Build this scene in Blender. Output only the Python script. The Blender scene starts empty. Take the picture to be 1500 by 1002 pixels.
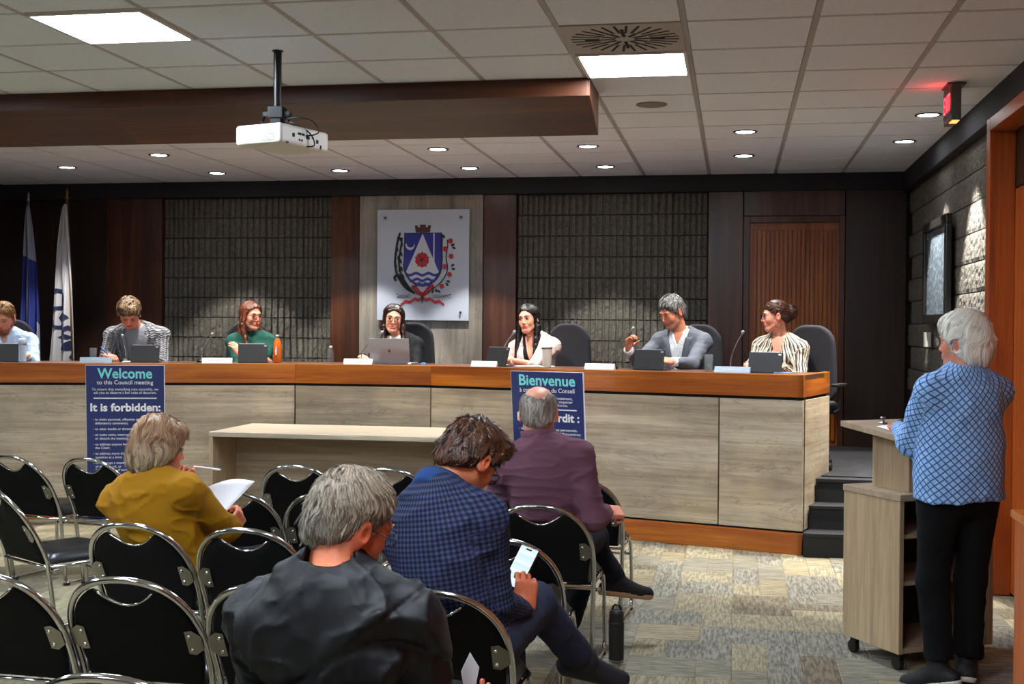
import bpy, math, random
import numpy as np
from mathutils import Matrix, Vector, Euler
random.seed(7)
PI = math.pi
scene = bpy.context.scene
COL = scene.collection

# ------------------------------------------------------------------ camera, world, exposure
cam_d = bpy.data.cameras.new('camera')
cam_d.sensor_width = 36.0
cam_d.lens = 36.0 * 1797.4 / 1500.0
cam_d.clip_start = 0.05
cam_d.clip_end = 100
cam = bpy.data.objects.new('camera', cam_d)
COL.objects.link(cam)
CYAW, CPITCH, CROLL = 0.17966, -0.01246, 0.0075
cam.matrix_world = (Matrix.Translation((0, 0, 1.6)) @ Matrix.Rotation(CYAW, 4, 'Z') @
                    Matrix.Rotation(PI / 2 + CPITCH, 4, 'X') @ Matrix.Rotation(CROLL, 4, 'Z'))
scene.camera = cam
world = bpy.data.worlds.new('world')
scene.world = world
world.use_nodes = True
world.node_tree.nodes['Background'].inputs[0].default_value = (0.55, 0.62, 0.75, 1)
world.node_tree.nodes['Background'].inputs[1].default_value = 0.0
scene.view_settings.view_transform = 'Standard'
scene.view_settings.look = 'None'
scene.view_settings.exposure = 0.3
scene.view_settings.gamma = 1.0
scene.view_settings.use_curve_mapping = False
PANEL_STRENGTH = 62.0        # the square ceiling light panels
SPOT_W = 230.0               # the recessed downlights over the council desk
SPOT_WALL_W = 520.0           # the two downlights beside the right wall
CEIL = 3.05
YW = 11.86                   # back wall plane
XR = 1.55                    # right wall plane
XL = -7.66

# ------------------------------------------------------------------ materials
MATS = {}
def srgb(c):
    if isinstance(c, str):
        c = c.lstrip('#')
        c = [int(c[i:i + 2], 16) / 255 for i in (0, 2, 4)]
    return tuple(((x + 0.055) / 1.055) ** 2.4 if x > 0.04045 else x / 12.92 for x in c[:3]) + (1,)
class NT:
    def __init__(s, name):
        s.m = bpy.data.materials.new(name)
        s.m.use_nodes = True
        s.t = s.m.node_tree
        s.b = s.t.nodes['Principled BSDF']
    def n(s, typ, **kw):
        x = s.t.nodes.new(typ)
        for k, v in kw.items():
            if isinstance(k, str) and hasattr(x, k):
                setattr(x, k, v)
            else:
                x.inputs[k.replace('_', ' ')].default_value = v
        return x
    def l(s, a, b):
        s.t.links.new(a, b)
    def coords(s, scale=(1, 1, 1), rot=(0, 0, 0), kind='Object', rand=False):
        tc = s.n('ShaderNodeTexCoord')
        mp = s.n('ShaderNodeMapping')
        mp.inputs['Scale'].default_value = scale
        mp.inputs['Rotation'].default_value = rot
        s.l(tc.outputs[kind], mp.inputs['Vector'])
        if rand:
            oi = s.n('ShaderNodeObjectInfo')
            mu = s.n('ShaderNodeMath', operation='MULTIPLY')
            mu.inputs[1].default_value = 37.0
            s.l(oi.outputs['Random'], mu.inputs[0])
            cb = s.n('ShaderNodeCombineXYZ')
            for i in range(3):
                s.l(mu.outputs[0], cb.inputs[i])
            s.l(cb.outputs[0], mp.inputs['Location'])
        return mp.outputs['Vector']
    def ramp(s, fac, stops):
        r = s.n('ShaderNodeValToRGB')
        e = r.color_ramp.elements
        while len(e) < len(stops):
            e.new(0.5)
        for el, (p, c) in zip(e, stops):
            el.position = p
            el.color = c if len(c) == 4 else tuple(c) + (1,)
        s.l(fac, r.inputs['Fac'])
        return r.outputs['Color']
    def noise(s, vec, scale, detail=4, rough=0.6, dist=0.0):
        x = s.n('ShaderNodeTexNoise')
        x.inputs['Scale'].default_value = scale
        x.inputs['Detail'].default_value = detail
        x.inputs['Roughness'].default_value = rough
        x.inputs['Distortion'].default_value = dist
        if vec is not None:
            s.l(vec, x.inputs['Vector'])
        return x.outputs['Fac']
    def bump(s, h, strength=0.3, dist=0.01):
        b = s.n('ShaderNodeBump')
        b.inputs['Strength'].default_value = strength
        b.inputs['Distance'].default_value = dist
        s.l(h, b.inputs['Height'])
        s.l(b.outputs['Normal'], s.b.inputs['Normal'])
    def mixc(s, fac, a, b, mode='MIX'):
        x = s.n('ShaderNodeMix', data_type='RGBA', blend_type=mode)
        for sock, v in ((x.inputs[0], fac), (x.inputs[6], a), (x.inputs[7], b)):
            if hasattr(v, 'is_linked') or hasattr(v, 'links'):
                s.l(v, sock)
            else:
                sock.default_value = v
        return x.outputs[2]
    def set(s, col=None, rough=None, metal=None, spec=None):
        if col is not None:
            if isinstance(col, (tuple, list)):
                s.b.inputs['Base Color'].default_value = col
            else:
                s.l(col, s.b.inputs['Base Color'])
        if rough is not None: s.b.inputs['Roughness'].default_value = rough
        if metal is not None: s.b.inputs['Metallic'].default_value = metal
        if spec is not None: s.b.inputs['Specular IOR Level'].default_value = spec
        return s.m

def plain(name, col, rough=0.5, metal=0.0, spec=0.5, bump=0.0, bscale=200.0, var=0.0, sheen=0.0):
    if name in MATS: return MATS[name]
    t = NT(name)
    c = srgb(col)
    if var > 0:
        v = t.coords()
        f = t.noise(v, bscale * 0.2, 3)
        c1 = tuple(x * (1 - var) for x in c[:3]) + (1,)
        c2 = tuple(min(1, x * (1 + var)) for x in c[:3]) + (1,)
        t.set(t.ramp(f, [(0.3, c1), (0.7, c2)]))
    else:
        t.set(c)
    t.set(None, rough, metal, spec)
    if sheen: t.b.inputs['Sheen Weight'].default_value = sheen
    if bump > 0:
        v = t.coords()
        t.bump(t.noise(v, bscale, 3), bump, 0.002)
    MATS[name] = t.m
    return t.m

def wood(name, dark, mid, light, axis='x', scale=1.0, rough=0.4, rand=True, contrast=1.0, knots=False, bump=0.05):
    """grain runs along axis (object space)"""
    if name in MATS: return MATS[name]
    t = NT(name)
    sc = {'x': (0.35, 6, 6), 'y': (6, 0.35, 6), 'z': (6, 6, 0.35)}[axis]
    v = t.coords(tuple(a * scale for a in sc), rand=rand)
    f = t.noise(v, 1.4, 8, 0.68, 0.6)
    sc2 = {'x': (1.5, 60, 60), 'y': (60, 1.5, 60), 'z': (60, 60, 1.5)}[axis]
    v2 = t.coords(tuple(a * scale for a in sc2), rand=rand)
    f2 = t.noise(v2, 1.2, 3, 0.6)
    col = t.ramp(f, [(0.5 - 0.22 * contrast, srgb(dark)), (0.5, srgb(mid)), (0.5 + 0.2 * contrast, srgb(light))])
    fine = t.ramp(f2, [(0.3, (0.72, 0.72, 0.72)), (0.65, (1.08, 1.08, 1.08))])
    col = t.mixc(0.75, col, fine, 'MULTIPLY')
    if knots:
        sc3 = {'x': (0.8, 5, 5), 'y': (5, 0.8, 5), 'z': (5, 5, 0.8)}[axis]
        v3 = t.coords(sc3, rand=rand)
        f3 = t.noise(v3, 1.1, 5, 0.6, 1.6)
        line = t.ramp(f3, [(0.485, (1, 1, 1)), (0.5, (0.45, 0.4, 0.34)), (0.507, (1, 1, 1))])
        col = t.mixc(0.55, col, line, 'MULTIPLY')
        v4 = t.coords((1.2, 1.2, 1.2), rand=rand)
        f4 = t.noise(v4, 2.4, 3)
        tone = t.ramp(f4, [(0.35, (0.82, 0.82, 0.84)), (0.65, (1.1, 1.08, 1.02))])
        col = t.mixc(0.9, col, tone, 'MULTIPLY')
    t.set(col, rough)
    t.bump(f2, bump, 0.001)
    MATS[name] = t.m
    return t.m

def emis(name, col, strength, base=(0.8, 0.8, 0.8, 1)):
    if name in MATS: return MATS[name]
    t = NT(name)
    t.b.inputs['Base Color'].default_value = base
    t.b.inputs['Emission Color'].default_value = col if len(col) == 4 else tuple(col) + (1,)
    t.b.inputs['Emission Strength'].default_value = strength
    MATS[name] = t.m
    return t.m

def glass(name, col=(1, 1, 1, 1), rough=0.0, ior=1.45):
    if name in MATS: return MATS[name]
    t = NT(name)
    t.b.inputs['Base Color'].default_value = col
    t.b.inputs['Roughness'].default_value = rough
    t.b.inputs['IOR'].default_value = ior
    t.b.inputs['Transmission Weight'].default_value = 1.0
    MATS[name] = t.m
    return t.m

# ------------------------------------------------------------------ mesh builder
def frame_of(d):
    d = Vector(d).normalized()
    a = Vector((0, 0, 1)) if abs(d.z) < 0.9 else Vector((1, 0, 0))
    u = d.cross(a).normalized()
    return u, d.cross(u).normalized()

class MB:
    def __init__(s):
        s.v, s.f = [], []
    def box(s, c, size, rot=None, M=None):
        hx, hy, hz = size[0] / 2, size[1] / 2, size[2] / 2
        b = len(s.v)
        R = Matrix.Rotation(rot, 3, 'Z') if isinstance(rot, (int, float)) else (rot or Matrix.Identity(3))
        for x in (-hx, hx):
            for y in (-hy, hy):
                for z in (-hz, hz):
                    p = R @ Vector((x, y, z)) + Vector(c)
                    s.v.append(tuple(M @ p) if M else tuple(p))
        for q in ((0, 1, 3, 2), (4, 6, 7, 5), (0, 4, 5, 1), (2, 3, 7, 6), (0, 2, 6, 4), (1, 5, 7, 3)):
            s.f.append(tuple(b + i for i in q))
        return s
    def b2(s, lo, hi):
        return s.box([(lo[i] + hi[i]) / 2 for i in range(3)], [hi[i] - lo[i] for i in range(3)])
    def tube(s, pts, r, n=8, caps=True, closed=False):
        pts = [Vector(p) for p in pts]
        m = len(pts)
        rs = r if isinstance(r, (list, tuple)) else [r] * m
        b = len(s.v)
        u = None
        for i, p in enumerate(pts):
            if closed:
                d = pts[(i + 1) % m] - pts[i - 1]
            else:
                d = pts[min(i + 1, m - 1)] - pts[max(i - 1, 0)]
            d.normalize()
            if u is None:
                u, w = frame_of(d)
            else:
                u = (u - d * u.dot(d)).normalized()
                w = d.cross(u)
            for k in range(n):
                a = 2 * PI * k / n
                s.v.append(tuple(p + (u * math.cos(a) + w * math.sin(a)) * rs[i]))
        for i in range(m if closed else m - 1):
            j = (i + 1) % m
            for k in range(n):
                l = (k + 1) % n
                s.f.append((b + i * n + k, b + i * n + l, b + j * n + l, b + j * n + k))
        if caps and not closed:
            s.f.append(tuple(b + k for k in range(n))[::-1])
            s.f.append(tuple(b + (m - 1) * n + k for k in range(n)))
        return s
    def lathe(s, prof, c=(0, 0, 0), n=20, M=None):
        b = len(s.v)
        m = len(prof)
        for (r, z) in prof:
            for k in range(n):
                a = 2 * PI * k / n
                p = Vector((c[0] + r * math.cos(a), c[1] + r * math.sin(a), c[2] + z))
                s.v.append(tuple(M @ p) if M else tuple(p))
        for i in range(m - 1):
            for k in range(n):
                l = (k + 1) % n
                s.f.append((b + i * n + k, b + i * n + l, b + (i + 1) * n + l, b + (i + 1) * n + k))
        s.f.append(tuple(b + k for k in range(n))[::-1])
        s.f.append(tuple(b + (m - 1) * n + k for k in range(n)))
        return s
    def prism(s, pts, lo, hi, plane='xz', M=None):
        """polygon extruded; plane xz -> extrude along y, xy -> along z, yz -> along x"""
        def mk(a, c, t):
            p = {'xz': (a, t, c), 'xy': (a, c, t), 'yz': (t, a, c)}[plane]
            return tuple(M @ Vector(p)) if M else p
        b = len(s.v)
        n = len(pts)
        for (a, c) in pts: s.v.append(mk(a, c, lo))
        for (a, c) in pts: s.v.append(mk(a, c, hi))
        s.f.append(tuple(b + i for i in range(n))[::-1])
        s.f.append(tuple(b + n + i for i in range(n)))
        for i in range(n):
            j = (i + 1) % n
            s.f.append((b + i, b + j, b + n + j, b + n + i))
        return s
    def grid(s, fn, nu, nv, closed_u=False):
        b = len(s.v)
        for j in range(nv):
            for i in range(nu):
                s.v.append(tuple(fn(i, j)))
        for j in range(nv - 1):
            for i in range(nu if closed_u else nu - 1):
                k = (i + 1) % nu
                s.f.append((b + j * nu + i, b + j * nu + k, b + (j + 1) * nu + k, b + (j + 1) * nu + i))
        return s
    def mesh(s, name, mat, smooth=False):
        me = bpy.data.meshes.new(name)
        me.from_pydata(s.v, [], s.f)
        me.materials.append(mat)
        if smooth:
            me.shade_smooth()
        me.update()
        import bmesh
        bm = bmesh.new(); bm.from_mesh(me)
        bmesh.ops.recalc_face_normals(bm, faces=bm.faces)
        bm.to_mesh(me); bm.free()
        return me
    def build(s, name, mat, parent=None, smooth=False, bevel=0.0, loc=None, rz=None, **tags):
        me = s.mesh(name, mat, smooth)
        return link(name, me, parent, bevel, loc, rz, **tags)

def link(name, me, parent=None, bevel=0.0, loc=None, rz=None, **tags):
    o = bpy.data.objects.new(name, me)
    COL.objects.link(o)
    if parent is not None: o.parent = parent
    if loc is not None: o.location = loc
    if rz is not None: o.rotation_euler = (0, 0, rz)
    if bevel:
        m = o.modifiers.new('bevel', 'BEVEL')
        m.width = bevel; m.segments = 2; m.limit_method = 'ANGLE'
    if isinstance(me, bpy.types.Mesh) and smooth_angle(me):
        pass
    for k, v in tags.items():
        o[k] = v
    return o
def smooth_angle(me):
    return False
def thing(name, label, cat, loc=(0, 0, 0), rz=0.0, group=None):
    o = bpy.data.objects.new(name, None)
    o.empty_display_size = 0.1
    COL.objects.link(o)
    o.location = loc
    o.rotation_euler = (0, 0, rz)
    o['label'] = label
    o['category'] = cat
    if group: o['group'] = group
    return o
def tag(o, label, cat, group=None):
    o['label'] = label; o['category'] = cat
    if group: o['group'] = group
    return o
def struct(o):
    o['kind'] = 'structure'
    return o
def copy_tree(o, parent=None, **kw):
    c = o.copy()
    COL.objects.link(c)
    c.parent = parent
    for ch in list(o.children):
        copy_tree(ch, c)
    for k, v in kw.items(): c[k] = v
    return c

def text_mesh(body, size, mat, align='CENTER', offset=0.0, extrude=0.0002, spacing=1.0, line=1.0):
    cu = bpy.data.curves.new('lettering', 'FONT')
    cu.body = body; cu.size = size; cu.align_x = align; cu.offset = offset
    cu.extrude = extrude; cu.space_character = spacing; cu.space_line = line
    cu.resolution_u = 3
    o = bpy.data.objects.new('lettering', cu)
    COL.objects.link(o)
    bpy.context.view_layer.update()
    dg = bpy.context.evaluated_depsgraph_get()
    me = bpy.data.meshes.new_from_object(o.evaluated_get(dg))
    bpy.data.objects.remove(o)
    me.materials.clear(); me.materials.append(mat)
    return me
def text(body, size, mat, parent, loc, rot=(PI / 2, 0, 0), width=None, **kw):
    me = text_mesh(body, size, mat, **kw)
    o = bpy.data.objects.new('lettering', me)
    COL.objects.link(o)
    o.parent = parent
    o.location = loc
    o.rotation_euler = rot
    if width and len(me.vertices):
        xs = [v.co.x for v in me.vertices]
        w = max(xs) - min(xs)
        o.scale = (width / w, 1, 1)
    return o

# ------------------------------------------------------------------ smooth solids from distance fields
def vnoise(P, seed=0):
    Pi = np.floor(P).astype(np.int64)
    f = P - Pi
    u = f * f * (3 - 2 * f)
    out = np.zeros(len(P))
    for dx in (0, 1):
        wx = u[:, 0] if dx else 1 - u[:, 0]
        for dy in (0, 1):
            wy = u[:, 1] if dy else 1 - u[:, 1]
            for dz in (0, 1):
                wz = u[:, 2] if dz else 1 - u[:, 2]
                h = ((Pi[:, 0] + dx) * 73856093) ^ ((Pi[:, 1] + dy) * 19349663) ^ ((Pi[:, 2] + dz) * 83492791) ^ (seed * 2654435)
                h = (h ^ (h >> 13)) * 1274126177
                h = (h ^ (h >> 16)) & 0xFFFF
                out += wx * wy * wz * (h / 32767.5 - 1.0)
    return out
V = lambda *a: np.array(a, float)
def nrm(v):
    v = np.asarray(v, float)
    return v / (np.linalg.norm(v) + 1e-12)
class Prim:
    __slots__ = ('fn', 'c', 'R', 'op', 'k')
    def __init__(s, fn, c, R, op='u', k=0.02):
        s.fn, s.c, s.R, s.op, s.k = fn, np.asarray(c, float), R, op, k
def cone(a, b, ra, rb, k=0.02, op='u', cut=False, cuta=False, sc=None):
    a = np.asarray(a, float); b = np.asarray(b, float)
    ba = b - a
    L = np.linalg.norm(ba) + 1e-9
    def fn(P):
        pa = P - a
        h = pa @ ba / (L * L)
        hc = np.clip(h, 0, 1)
        d = np.linalg.norm(pa - hc[:, None] * ba, axis=1) - (ra + (rb - ra) * hc)
        if cut: d = np.maximum(d, (h - 1) * L)
        if cuta: d = np.maximum(d, -h * L)
        return d
    return Prim(fn, (a + b) / 2, L / 2 + max(ra, rb), op, k)
def ell(c, r, R=None, k=0.02, op='u'):
    c = np.asarray(c, float); r = np.asarray(r, float)
    def fn(P):
        p = P - c
        if R is not None: p = p @ R
        k0 = np.linalg.norm(p / r, axis=1)
        k1 = np.linalg.norm(p / (r * r), axis=1) + 1e-9
        return k0 * (k0 - 1) / k1
    return Prim(fn, c, float(max(r)), op, k)
def rbox(c, h, rad, R=None, k=0.01, op='u'):
    c = np.asarray(c, float); h = np.asarray(h, float)
    def fn(P):
        p = P - c
        if R is not None: p = p @ R
        q = np.abs(p) - (h - rad)
        return np.linalg.norm(np.maximum(q, 0), axis=1) + np.minimum(q.max(axis=1), 0) - rad
    return Prim(fn, c, float(np.linalg.norm(h)), op, k)
def plane(p0, n, k=0.0):
    """keep the side opposite to n"""
    p0 = np.asarray(p0, float); n = nrm(n)
    return Prim(lambda P: (P - p0) @ n, p0, 99.0, 'i', k)
def custom(fn, c, R, op='u', k=0.01):
    return Prim(fn, c, R, op, k)
def sdf(prims, P, margin=0.07):
    D = np.full(len(P), 1.0)
    for pr in prims:
        if pr.R < 50:
            m = np.nonzero(((P - pr.c) ** 2).sum(1) < (pr.R + margin) ** 2)[0]
            if len(m) == 0: continue
            d = pr.fn(P[m]); o = D[m]
        else:
            m = slice(None); d = pr.fn(P); o = D
        k = pr.k
        if pr.op == 'u':
            if k > 0:
                h = np.maximum(k - np.abs(o - d), 0) / k
                r = np.minimum(o, d) - h * h * k * 0.25
            else: r = np.minimum(o, d)
        elif pr.op == 's':
            d = -d
            if k > 0:
                h = np.maximum(k - np.abs(o - d), 0) / k
                r = np.maximum(o, d) + h * h * k * 0.25
            else: r = np.maximum(o, d)
        elif k > 0:
            h = np.maximum(k - np.abs(o - d), 0) / k
            r = np.maximum(o, d) + h * h * k * 0.25
        else:
            r = np.maximum(o, d)
        D[m] = r
    return D
def surface(prims, h, lo=None, hi=None, disp=None):
    """closed surface of the field as (verts, quads)"""
    us = [p for p in prims if p.op == 'u' and p.R < 50]
    if lo is None:
        lo = np.min([p.c - p.R for p in us], axis=0) - 2 * h
        hi = np.max([p.c + p.R for p in us], axis=0) + 2 * h
    lo = np.asarray(lo, float); hi = np.asarray(hi, float)
    B = 6
    nb = np.ceil((hi - lo) / (h * B)).astype(int) + 1
    n = nb * B
    gc = np.stack(np.meshgrid(*[(np.arange(nb[i]) + 0.5) * B * h + lo[i] for i in range(3)], indexing='ij'), -1).reshape(-1, 3)
    Dc = sdf(prims, gc, margin=h * B * 1.2)
    diag = h * B * 0.87 + (0.03 if disp is not None else 0.004)
    act = np.abs(Dc) < diag * 1.25
    D = np.repeat(np.repeat(np.repeat(np.sign(Dc).reshape(nb).astype(np.float32), B, 0), B, 1), B, 2)
    bi = np.stack(np.unravel_index(np.nonzero(act)[0], nb), -1)
    loc = np.stack(np.meshgrid(np.arange(B), np.arange(B), np.arange(B), indexing='ij'), -1).reshape(-1, 3)
    gi = (bi[:, None, :] * B + loc[None]).reshape(-1, 3)
    P = gi * h + lo
    d = sdf(prims, P)
    if disp is not None:
        near = np.abs(d) < 0.05
        d[near] += disp(P[near])
    D[gi[:, 0], gi[:, 1], gi[:, 2]] = d
    S = D < 0
    S[0] = S[-1] = False; S[:, 0] = S[:, -1] = False; S[:, :, 0] = S[:, :, -1] = False
    D = np.where(S, np.minimum(D, -1e-6), np.maximum(D, 1e-6))
    cnt = np.zeros(tuple(n - 1), np.int8)
    for dx in (0, 1):
        for dy in (0, 1):
            for dz in (0, 1):
                cnt += S[dx:n[0] - 1 + dx, dy:n[1] - 1 + dy, dz:n[2] - 1 + dz]
    cells = np.stack(np.nonzero((cnt > 0) & (cnt < 8)), -1)
    if len(cells) == 0: return np.zeros((0, 3)), np.zeros((0, 4), int)
    idx = np.full(tuple(n - 1), -1, np.int32)
    idx[cells[:, 0], cells[:, 1], cells[:, 2]] = np.arange(len(cells))
    corners = np.array([(x, y, z) for x in (0, 1) for y in (0, 1) for z in (0, 1)])
    cv = np.stack([D[cells[:, 0] + c[0], cells[:, 1] + c[1], cells[:, 2] + c[2]] for c in corners], 1).astype(float)
    acc = np.zeros((len(cells), 3)); w = np.zeros(len(cells))
    for a in range(8):
        for b in range(a + 1, 8):
            if np.abs(corners[a] - corners[b]).sum() != 1: continue
            m = (cv[:, a] < 0) != (cv[:, b] < 0)
            t = cv[m, a] / (cv[m, a] - cv[m, b])
            acc[m] += corners[a] + t[:, None] * (corners[b] - corners[a])
            w[m] += 1
    verts = (cells + acc / w[:, None]) * h + lo
    quads = []
    for ax in range(3):
        o1, o2 = (ax + 1) % 3, (ax + 2) % 3
        sa = [slice(0, n[i] - 1) for i in range(3)]
        sb = list(sa); sb[ax] = slice(1, n[ax])
        A = S[tuple(sa)]; Bs = S[tuple(sb)]
        e = np.stack(np.nonzero(A != Bs), -1)
        e = e[(e[:, o1] > 0) & (e[:, o2] > 0)]
        fl = A[e[:, 0], e[:, 1], e[:, 2]]
        d1 = np.zeros(3, int); d1[o1] = 1
        d2 = np.zeros(3, int); d2[o2] = 1
        q = []
        for off in (-(d1 + d2), -d2, 0 * d1, -d1):
            c = e + off
            q.append(idx[c[:, 0], c[:, 1], c[:, 2]])
        q = np.stack(q, 1)
        ok = (q >= 0).all(1)
        q = q[ok]; fl = fl[ok]
        q[~fl] = q[~fl][:, ::-1]
        quads.append(q)
    return verts, np.concatenate(quads)
def np_mesh(name, verts, quads, mat, smooth=True, cols=None, uvw=None, tris=None):
    me = bpy.data.meshes.new(name)
    nq = len(quads); nt = 0 if tris is None else len(tris)
    me.vertices.add(len(verts))
    me.vertices.foreach_set('co', np.ascontiguousarray(verts, np.float32).ravel())
    tot = nq * 4 + nt * 3
    me.loops.add(tot)
    li = quads.ravel() if nt == 0 else np.concatenate([quads.ravel(), tris.ravel()])
    me.loops.foreach_set('vertex_index', np.ascontiguousarray(li, np.int32))
    me.polygons.add(nq + nt)
    st = np.arange(nq) * 4
    if nt: st = np.concatenate([st, nq * 4 + np.arange(nt) * 3])
    me.polygons.foreach_set('loop_start', np.ascontiguousarray(st, np.int32))
    me.update(calc_edges=True)
    if smooth: me.shade_smooth()
    if cols is not None:
        a = me.attributes.new('Col', 'FLOAT_COLOR', 'POINT')
        c4 = np.ones((len(verts), 4), np.float32); c4[:, :3] = cols
        a.data.foreach_set('color', c4.ravel())
    if uvw is not None:
        a = me.attributes.new('pat', 'FLOAT_VECTOR', 'POINT')
        a.data.foreach_set('vector', np.ascontiguousarray(uvw, np.float32).ravel())
    me.materials.append(mat)
    return me
def join_parts(parts):
    vs, qs, o = [], [], 0
    for v, q in parts:
        vs.append(v); qs.append(q + o); o += len(v)
    return np.concatenate(vs), np.concatenate(qs)
# ================================================================== materials used by the room
M_tile = plain('ceiling_tile', '#e2e9f2', 0.9, bump=0.35, bscale=260, var=0.05)
M_tbar = plain('ceiling_grid', '#a9a7a4', 0.6)
M_valance = plain('charcoal_paint', '#1b1c22', 0.7)
M_dark = plain('black_gap', '#050505', 0.8)
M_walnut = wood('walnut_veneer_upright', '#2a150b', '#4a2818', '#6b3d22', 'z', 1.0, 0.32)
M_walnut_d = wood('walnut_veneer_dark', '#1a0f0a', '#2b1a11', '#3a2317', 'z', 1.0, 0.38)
M_beam = wood('walnut_veneer_beam', '#2a1206', '#48220d', '#633414', 'x', 0.7, 0.42)
M_grey = wood('grey_weathered_veneer', '#6d675f', '#8c867d', '#a8a298', 'z', 0.9, 0.45, knots=True)
M_band = wood('orange_walnut_band', '#7a3a0e', '#a8591a', '#c67a2a', 'x', 1.3, 0.28, contrast=1.0)
M_top = wood('desk_top_wood', '#3d2415', '#543524', '#6a4630', 'x', 1.3, 0.3)
M_desk = wood('pale_driftwood_veneer', '#8e7d66', '#b3a289', '#cfc2aa', 'x', 0.9, 0.45, knots=True)
M_desk_side = M_desk
M_lamx = wood('grey_oak_laminate', '#8d7961', '#a08b72', '#b09b82', 'x', 2.2, 0.42, contrast=0.8)
M_lamz = wood('pale_oak_laminate', '#9c8465', '#ad9474', '#bba384', 'z', 2.6, 0.4, contrast=0.7)
M_door = wood('oak_door', '#6a3210', '#9a521c', '#b86c28', 'z', 1.6, 0.35)
M_door2 = wood('orange_oak_door', '#8a3c10', '#a84e16', '#b95c1e', 'z', 1.2, 0.4, contrast=0.7)

def block_material():
    t = NT('split_face_concrete')
    v = t.coords(rand=True)
    f = t.noise(v, 34, 6, 0.7)
    f2 = t.noise(v, 150, 3, 0.6)
    c = t.ramp(f, [(0.3, srgb('#57534a')), (0.5, srgb('#726d63')), (0.72, srgb('#8c877b'))])
    c = t.mixc(0.5, c, t.ramp(f2, [(0.35, (0.6, 0.6, 0.6)), (0.6, (1.1, 1.1, 1.1))]), 'MULTIPLY')
    t.set(c, 0.95)
    mx = t.n('ShaderNodeMath', operation='ADD')
    t.l(f, mx.inputs[0]); t.l(f2, mx.inputs[1])
    t.bump(mx.outputs[0], 1.0, 0.012)
    return t.m
M_block = block_material()
M_mortar = plain('mortar', '#3c3932', 0.95, bump=0.3, bscale=80)

# ================================================================== floor
def carpet_mat(name, c1, c2, axis, streak):
    t = NT(name)
    sc = (9, 70, 1) if axis == 'x' else (70, 9, 1)
    v = t.coords(sc, rand=True)
    f = t.noise(v, 1.0, 3, 0.7)
    v2 = t.coords((160, 160, 1))
    f2 = t.noise(v2, 1.0, 2)
    c = t.ramp(f, [(0.5 - streak, srgb(c1)), (0.5 + streak, srgb(c2))])
    c = t.mixc(0.6, c, t.ramp(f2, [(0.3, (0.65, 0.65, 0.65)), (0.7, (1.15, 1.15, 1.15))]), 'MULTIPLY')
    t.set(c, 0.97, spec=0.15)
    t.bump(f, 0.6, 0.006)
    return t.m
CM = [carpet_mat('carpet_cream_streaks', '#7b735f', '#9e957b', 'y', 0.09),
      carpet_mat('carpet_taupe', '#5d5446', '#857b68', 'y', 0.12),
      carpet_mat('carpet_grey_green', '#66645a', '#928d7f', 'y', 0.10),
      carpet_mat('carpet_sage_streaks', '#6f6b5e', '#928c7b', 'x', 0.10),
      carpet_mat('carpet_cream_dots', '#7a705b', '#9b9075', 'x', 0.09)]
def carpet_base():
    t = NT('carpet_mixed')
    v = t.coords((1, 1, 1))
    vo = t.n('ShaderNodeTexVoronoi', feature='F1', distance='CHEBYCHEV')
    vo.inputs['Scale'].default_value = 3.2
    vo.inputs['Randomness'].default_value = 0.8
    t.l(v, vo.inputs['Vector'])
    bw = t.n('ShaderNodeRGBToBW'); t.l(vo.outputs['Color'], bw.inputs[0])
    base = t.ramp(bw.outputs[0], [(0.2, srgb('#6d6453')), (0.5, srgb('#8b866f')), (0.8, srgb('#a3987c'))])
    f = t.noise(t.coords((70, 8, 1)), 1.0, 3, 0.7)
    c = t.mixc(0.7, base, t.ramp(f, [(0.4, (0.6, 0.6, 0.6)), (0.6, (1.15, 1.15, 1.12))]), 'MULTIPLY')
    t.set(c, 0.97, spec=0.15)
    t.bump(f, 0.5, 0.006)
    return t.m
M_carpet = carpet_base()
floor = struct(MB().b2((-9, -4, -0.1), (6, YW + 0.3, -0.004)).build('floor', M_carpet))
# tufted patches of the patterned carpet, one object each
cell = 0.165
gx0, gx1, gy0, gy1 = -3.3, 1.55, 5.0, 9.75
nx, ny = int((gx1 - gx0) / cell), int((gy1 - gy0) / cell)
occ = np.zeros((nx, ny), bool)
rng = random.Random(11)
def desk_front_y(x):
    if x < -3.62: return 9.78 - (-3.62 - x) * 0.312
    if x < -2.45: return 9.78
    return 9.78 - (x + 2.45) * 0.312
pmesh = {}
npatch = 0
for j in range(ny):
    for i in range(nx):
        if occ[i, j]: continue
        x = gx0 + i * cell; y = gy0 + j * cell
        if y > desk_front_y(x) - 0.1 and x < 0.5 or y > 8.8 and x >= 0.4: continue
        w, h = rng.choice([(1, 2), (1, 3), (2, 2), (2, 1), (3, 1), (1, 2), (2, 3), (2, 2), (3, 2)])
        if x < -1.9: w, h = w + 1, h + 1
        w = min(w, nx - i); h = min(h, ny - j)
        while w > 1 and occ[i:i + w, j].any(): w -= 1
        while h > 1 and occ[i:i + w, j:j + h].any(): h -= 1
        occ[i:i + w, j:j + h] = True
        mi = rng.choice([0, 1, 2, 3, 4, 0, 3, 2])
        key = (w, h, mi)
        if key not in pmesh:
            m = MB(); W, H = w * cell, h * cell; b = 0.006
            m.v = [(0, 0, 0), (W, 0, 0), (W, H, 0), (0, H, 0), (b, b, 1), (W - b, b, 1), (W - b, H - b, 1), (b, H - b, 1)]
            m.v = [(a, c, -0.0045 + d * 0.0045) for a, c, d in m.v]
            m.f = [(4, 5, 6, 7), (0, 1, 5, 4), (1, 2, 6, 5), (2, 3, 7, 6), (3, 0, 4, 7)]
            pmesh[key] = m.mesh('carpet_patch', CM[mi])
        if npatch < 296:
            o = link('carpet_patch', pmesh[key], floor, loc=(x, y, 0.0))
            npatch += 1

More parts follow.
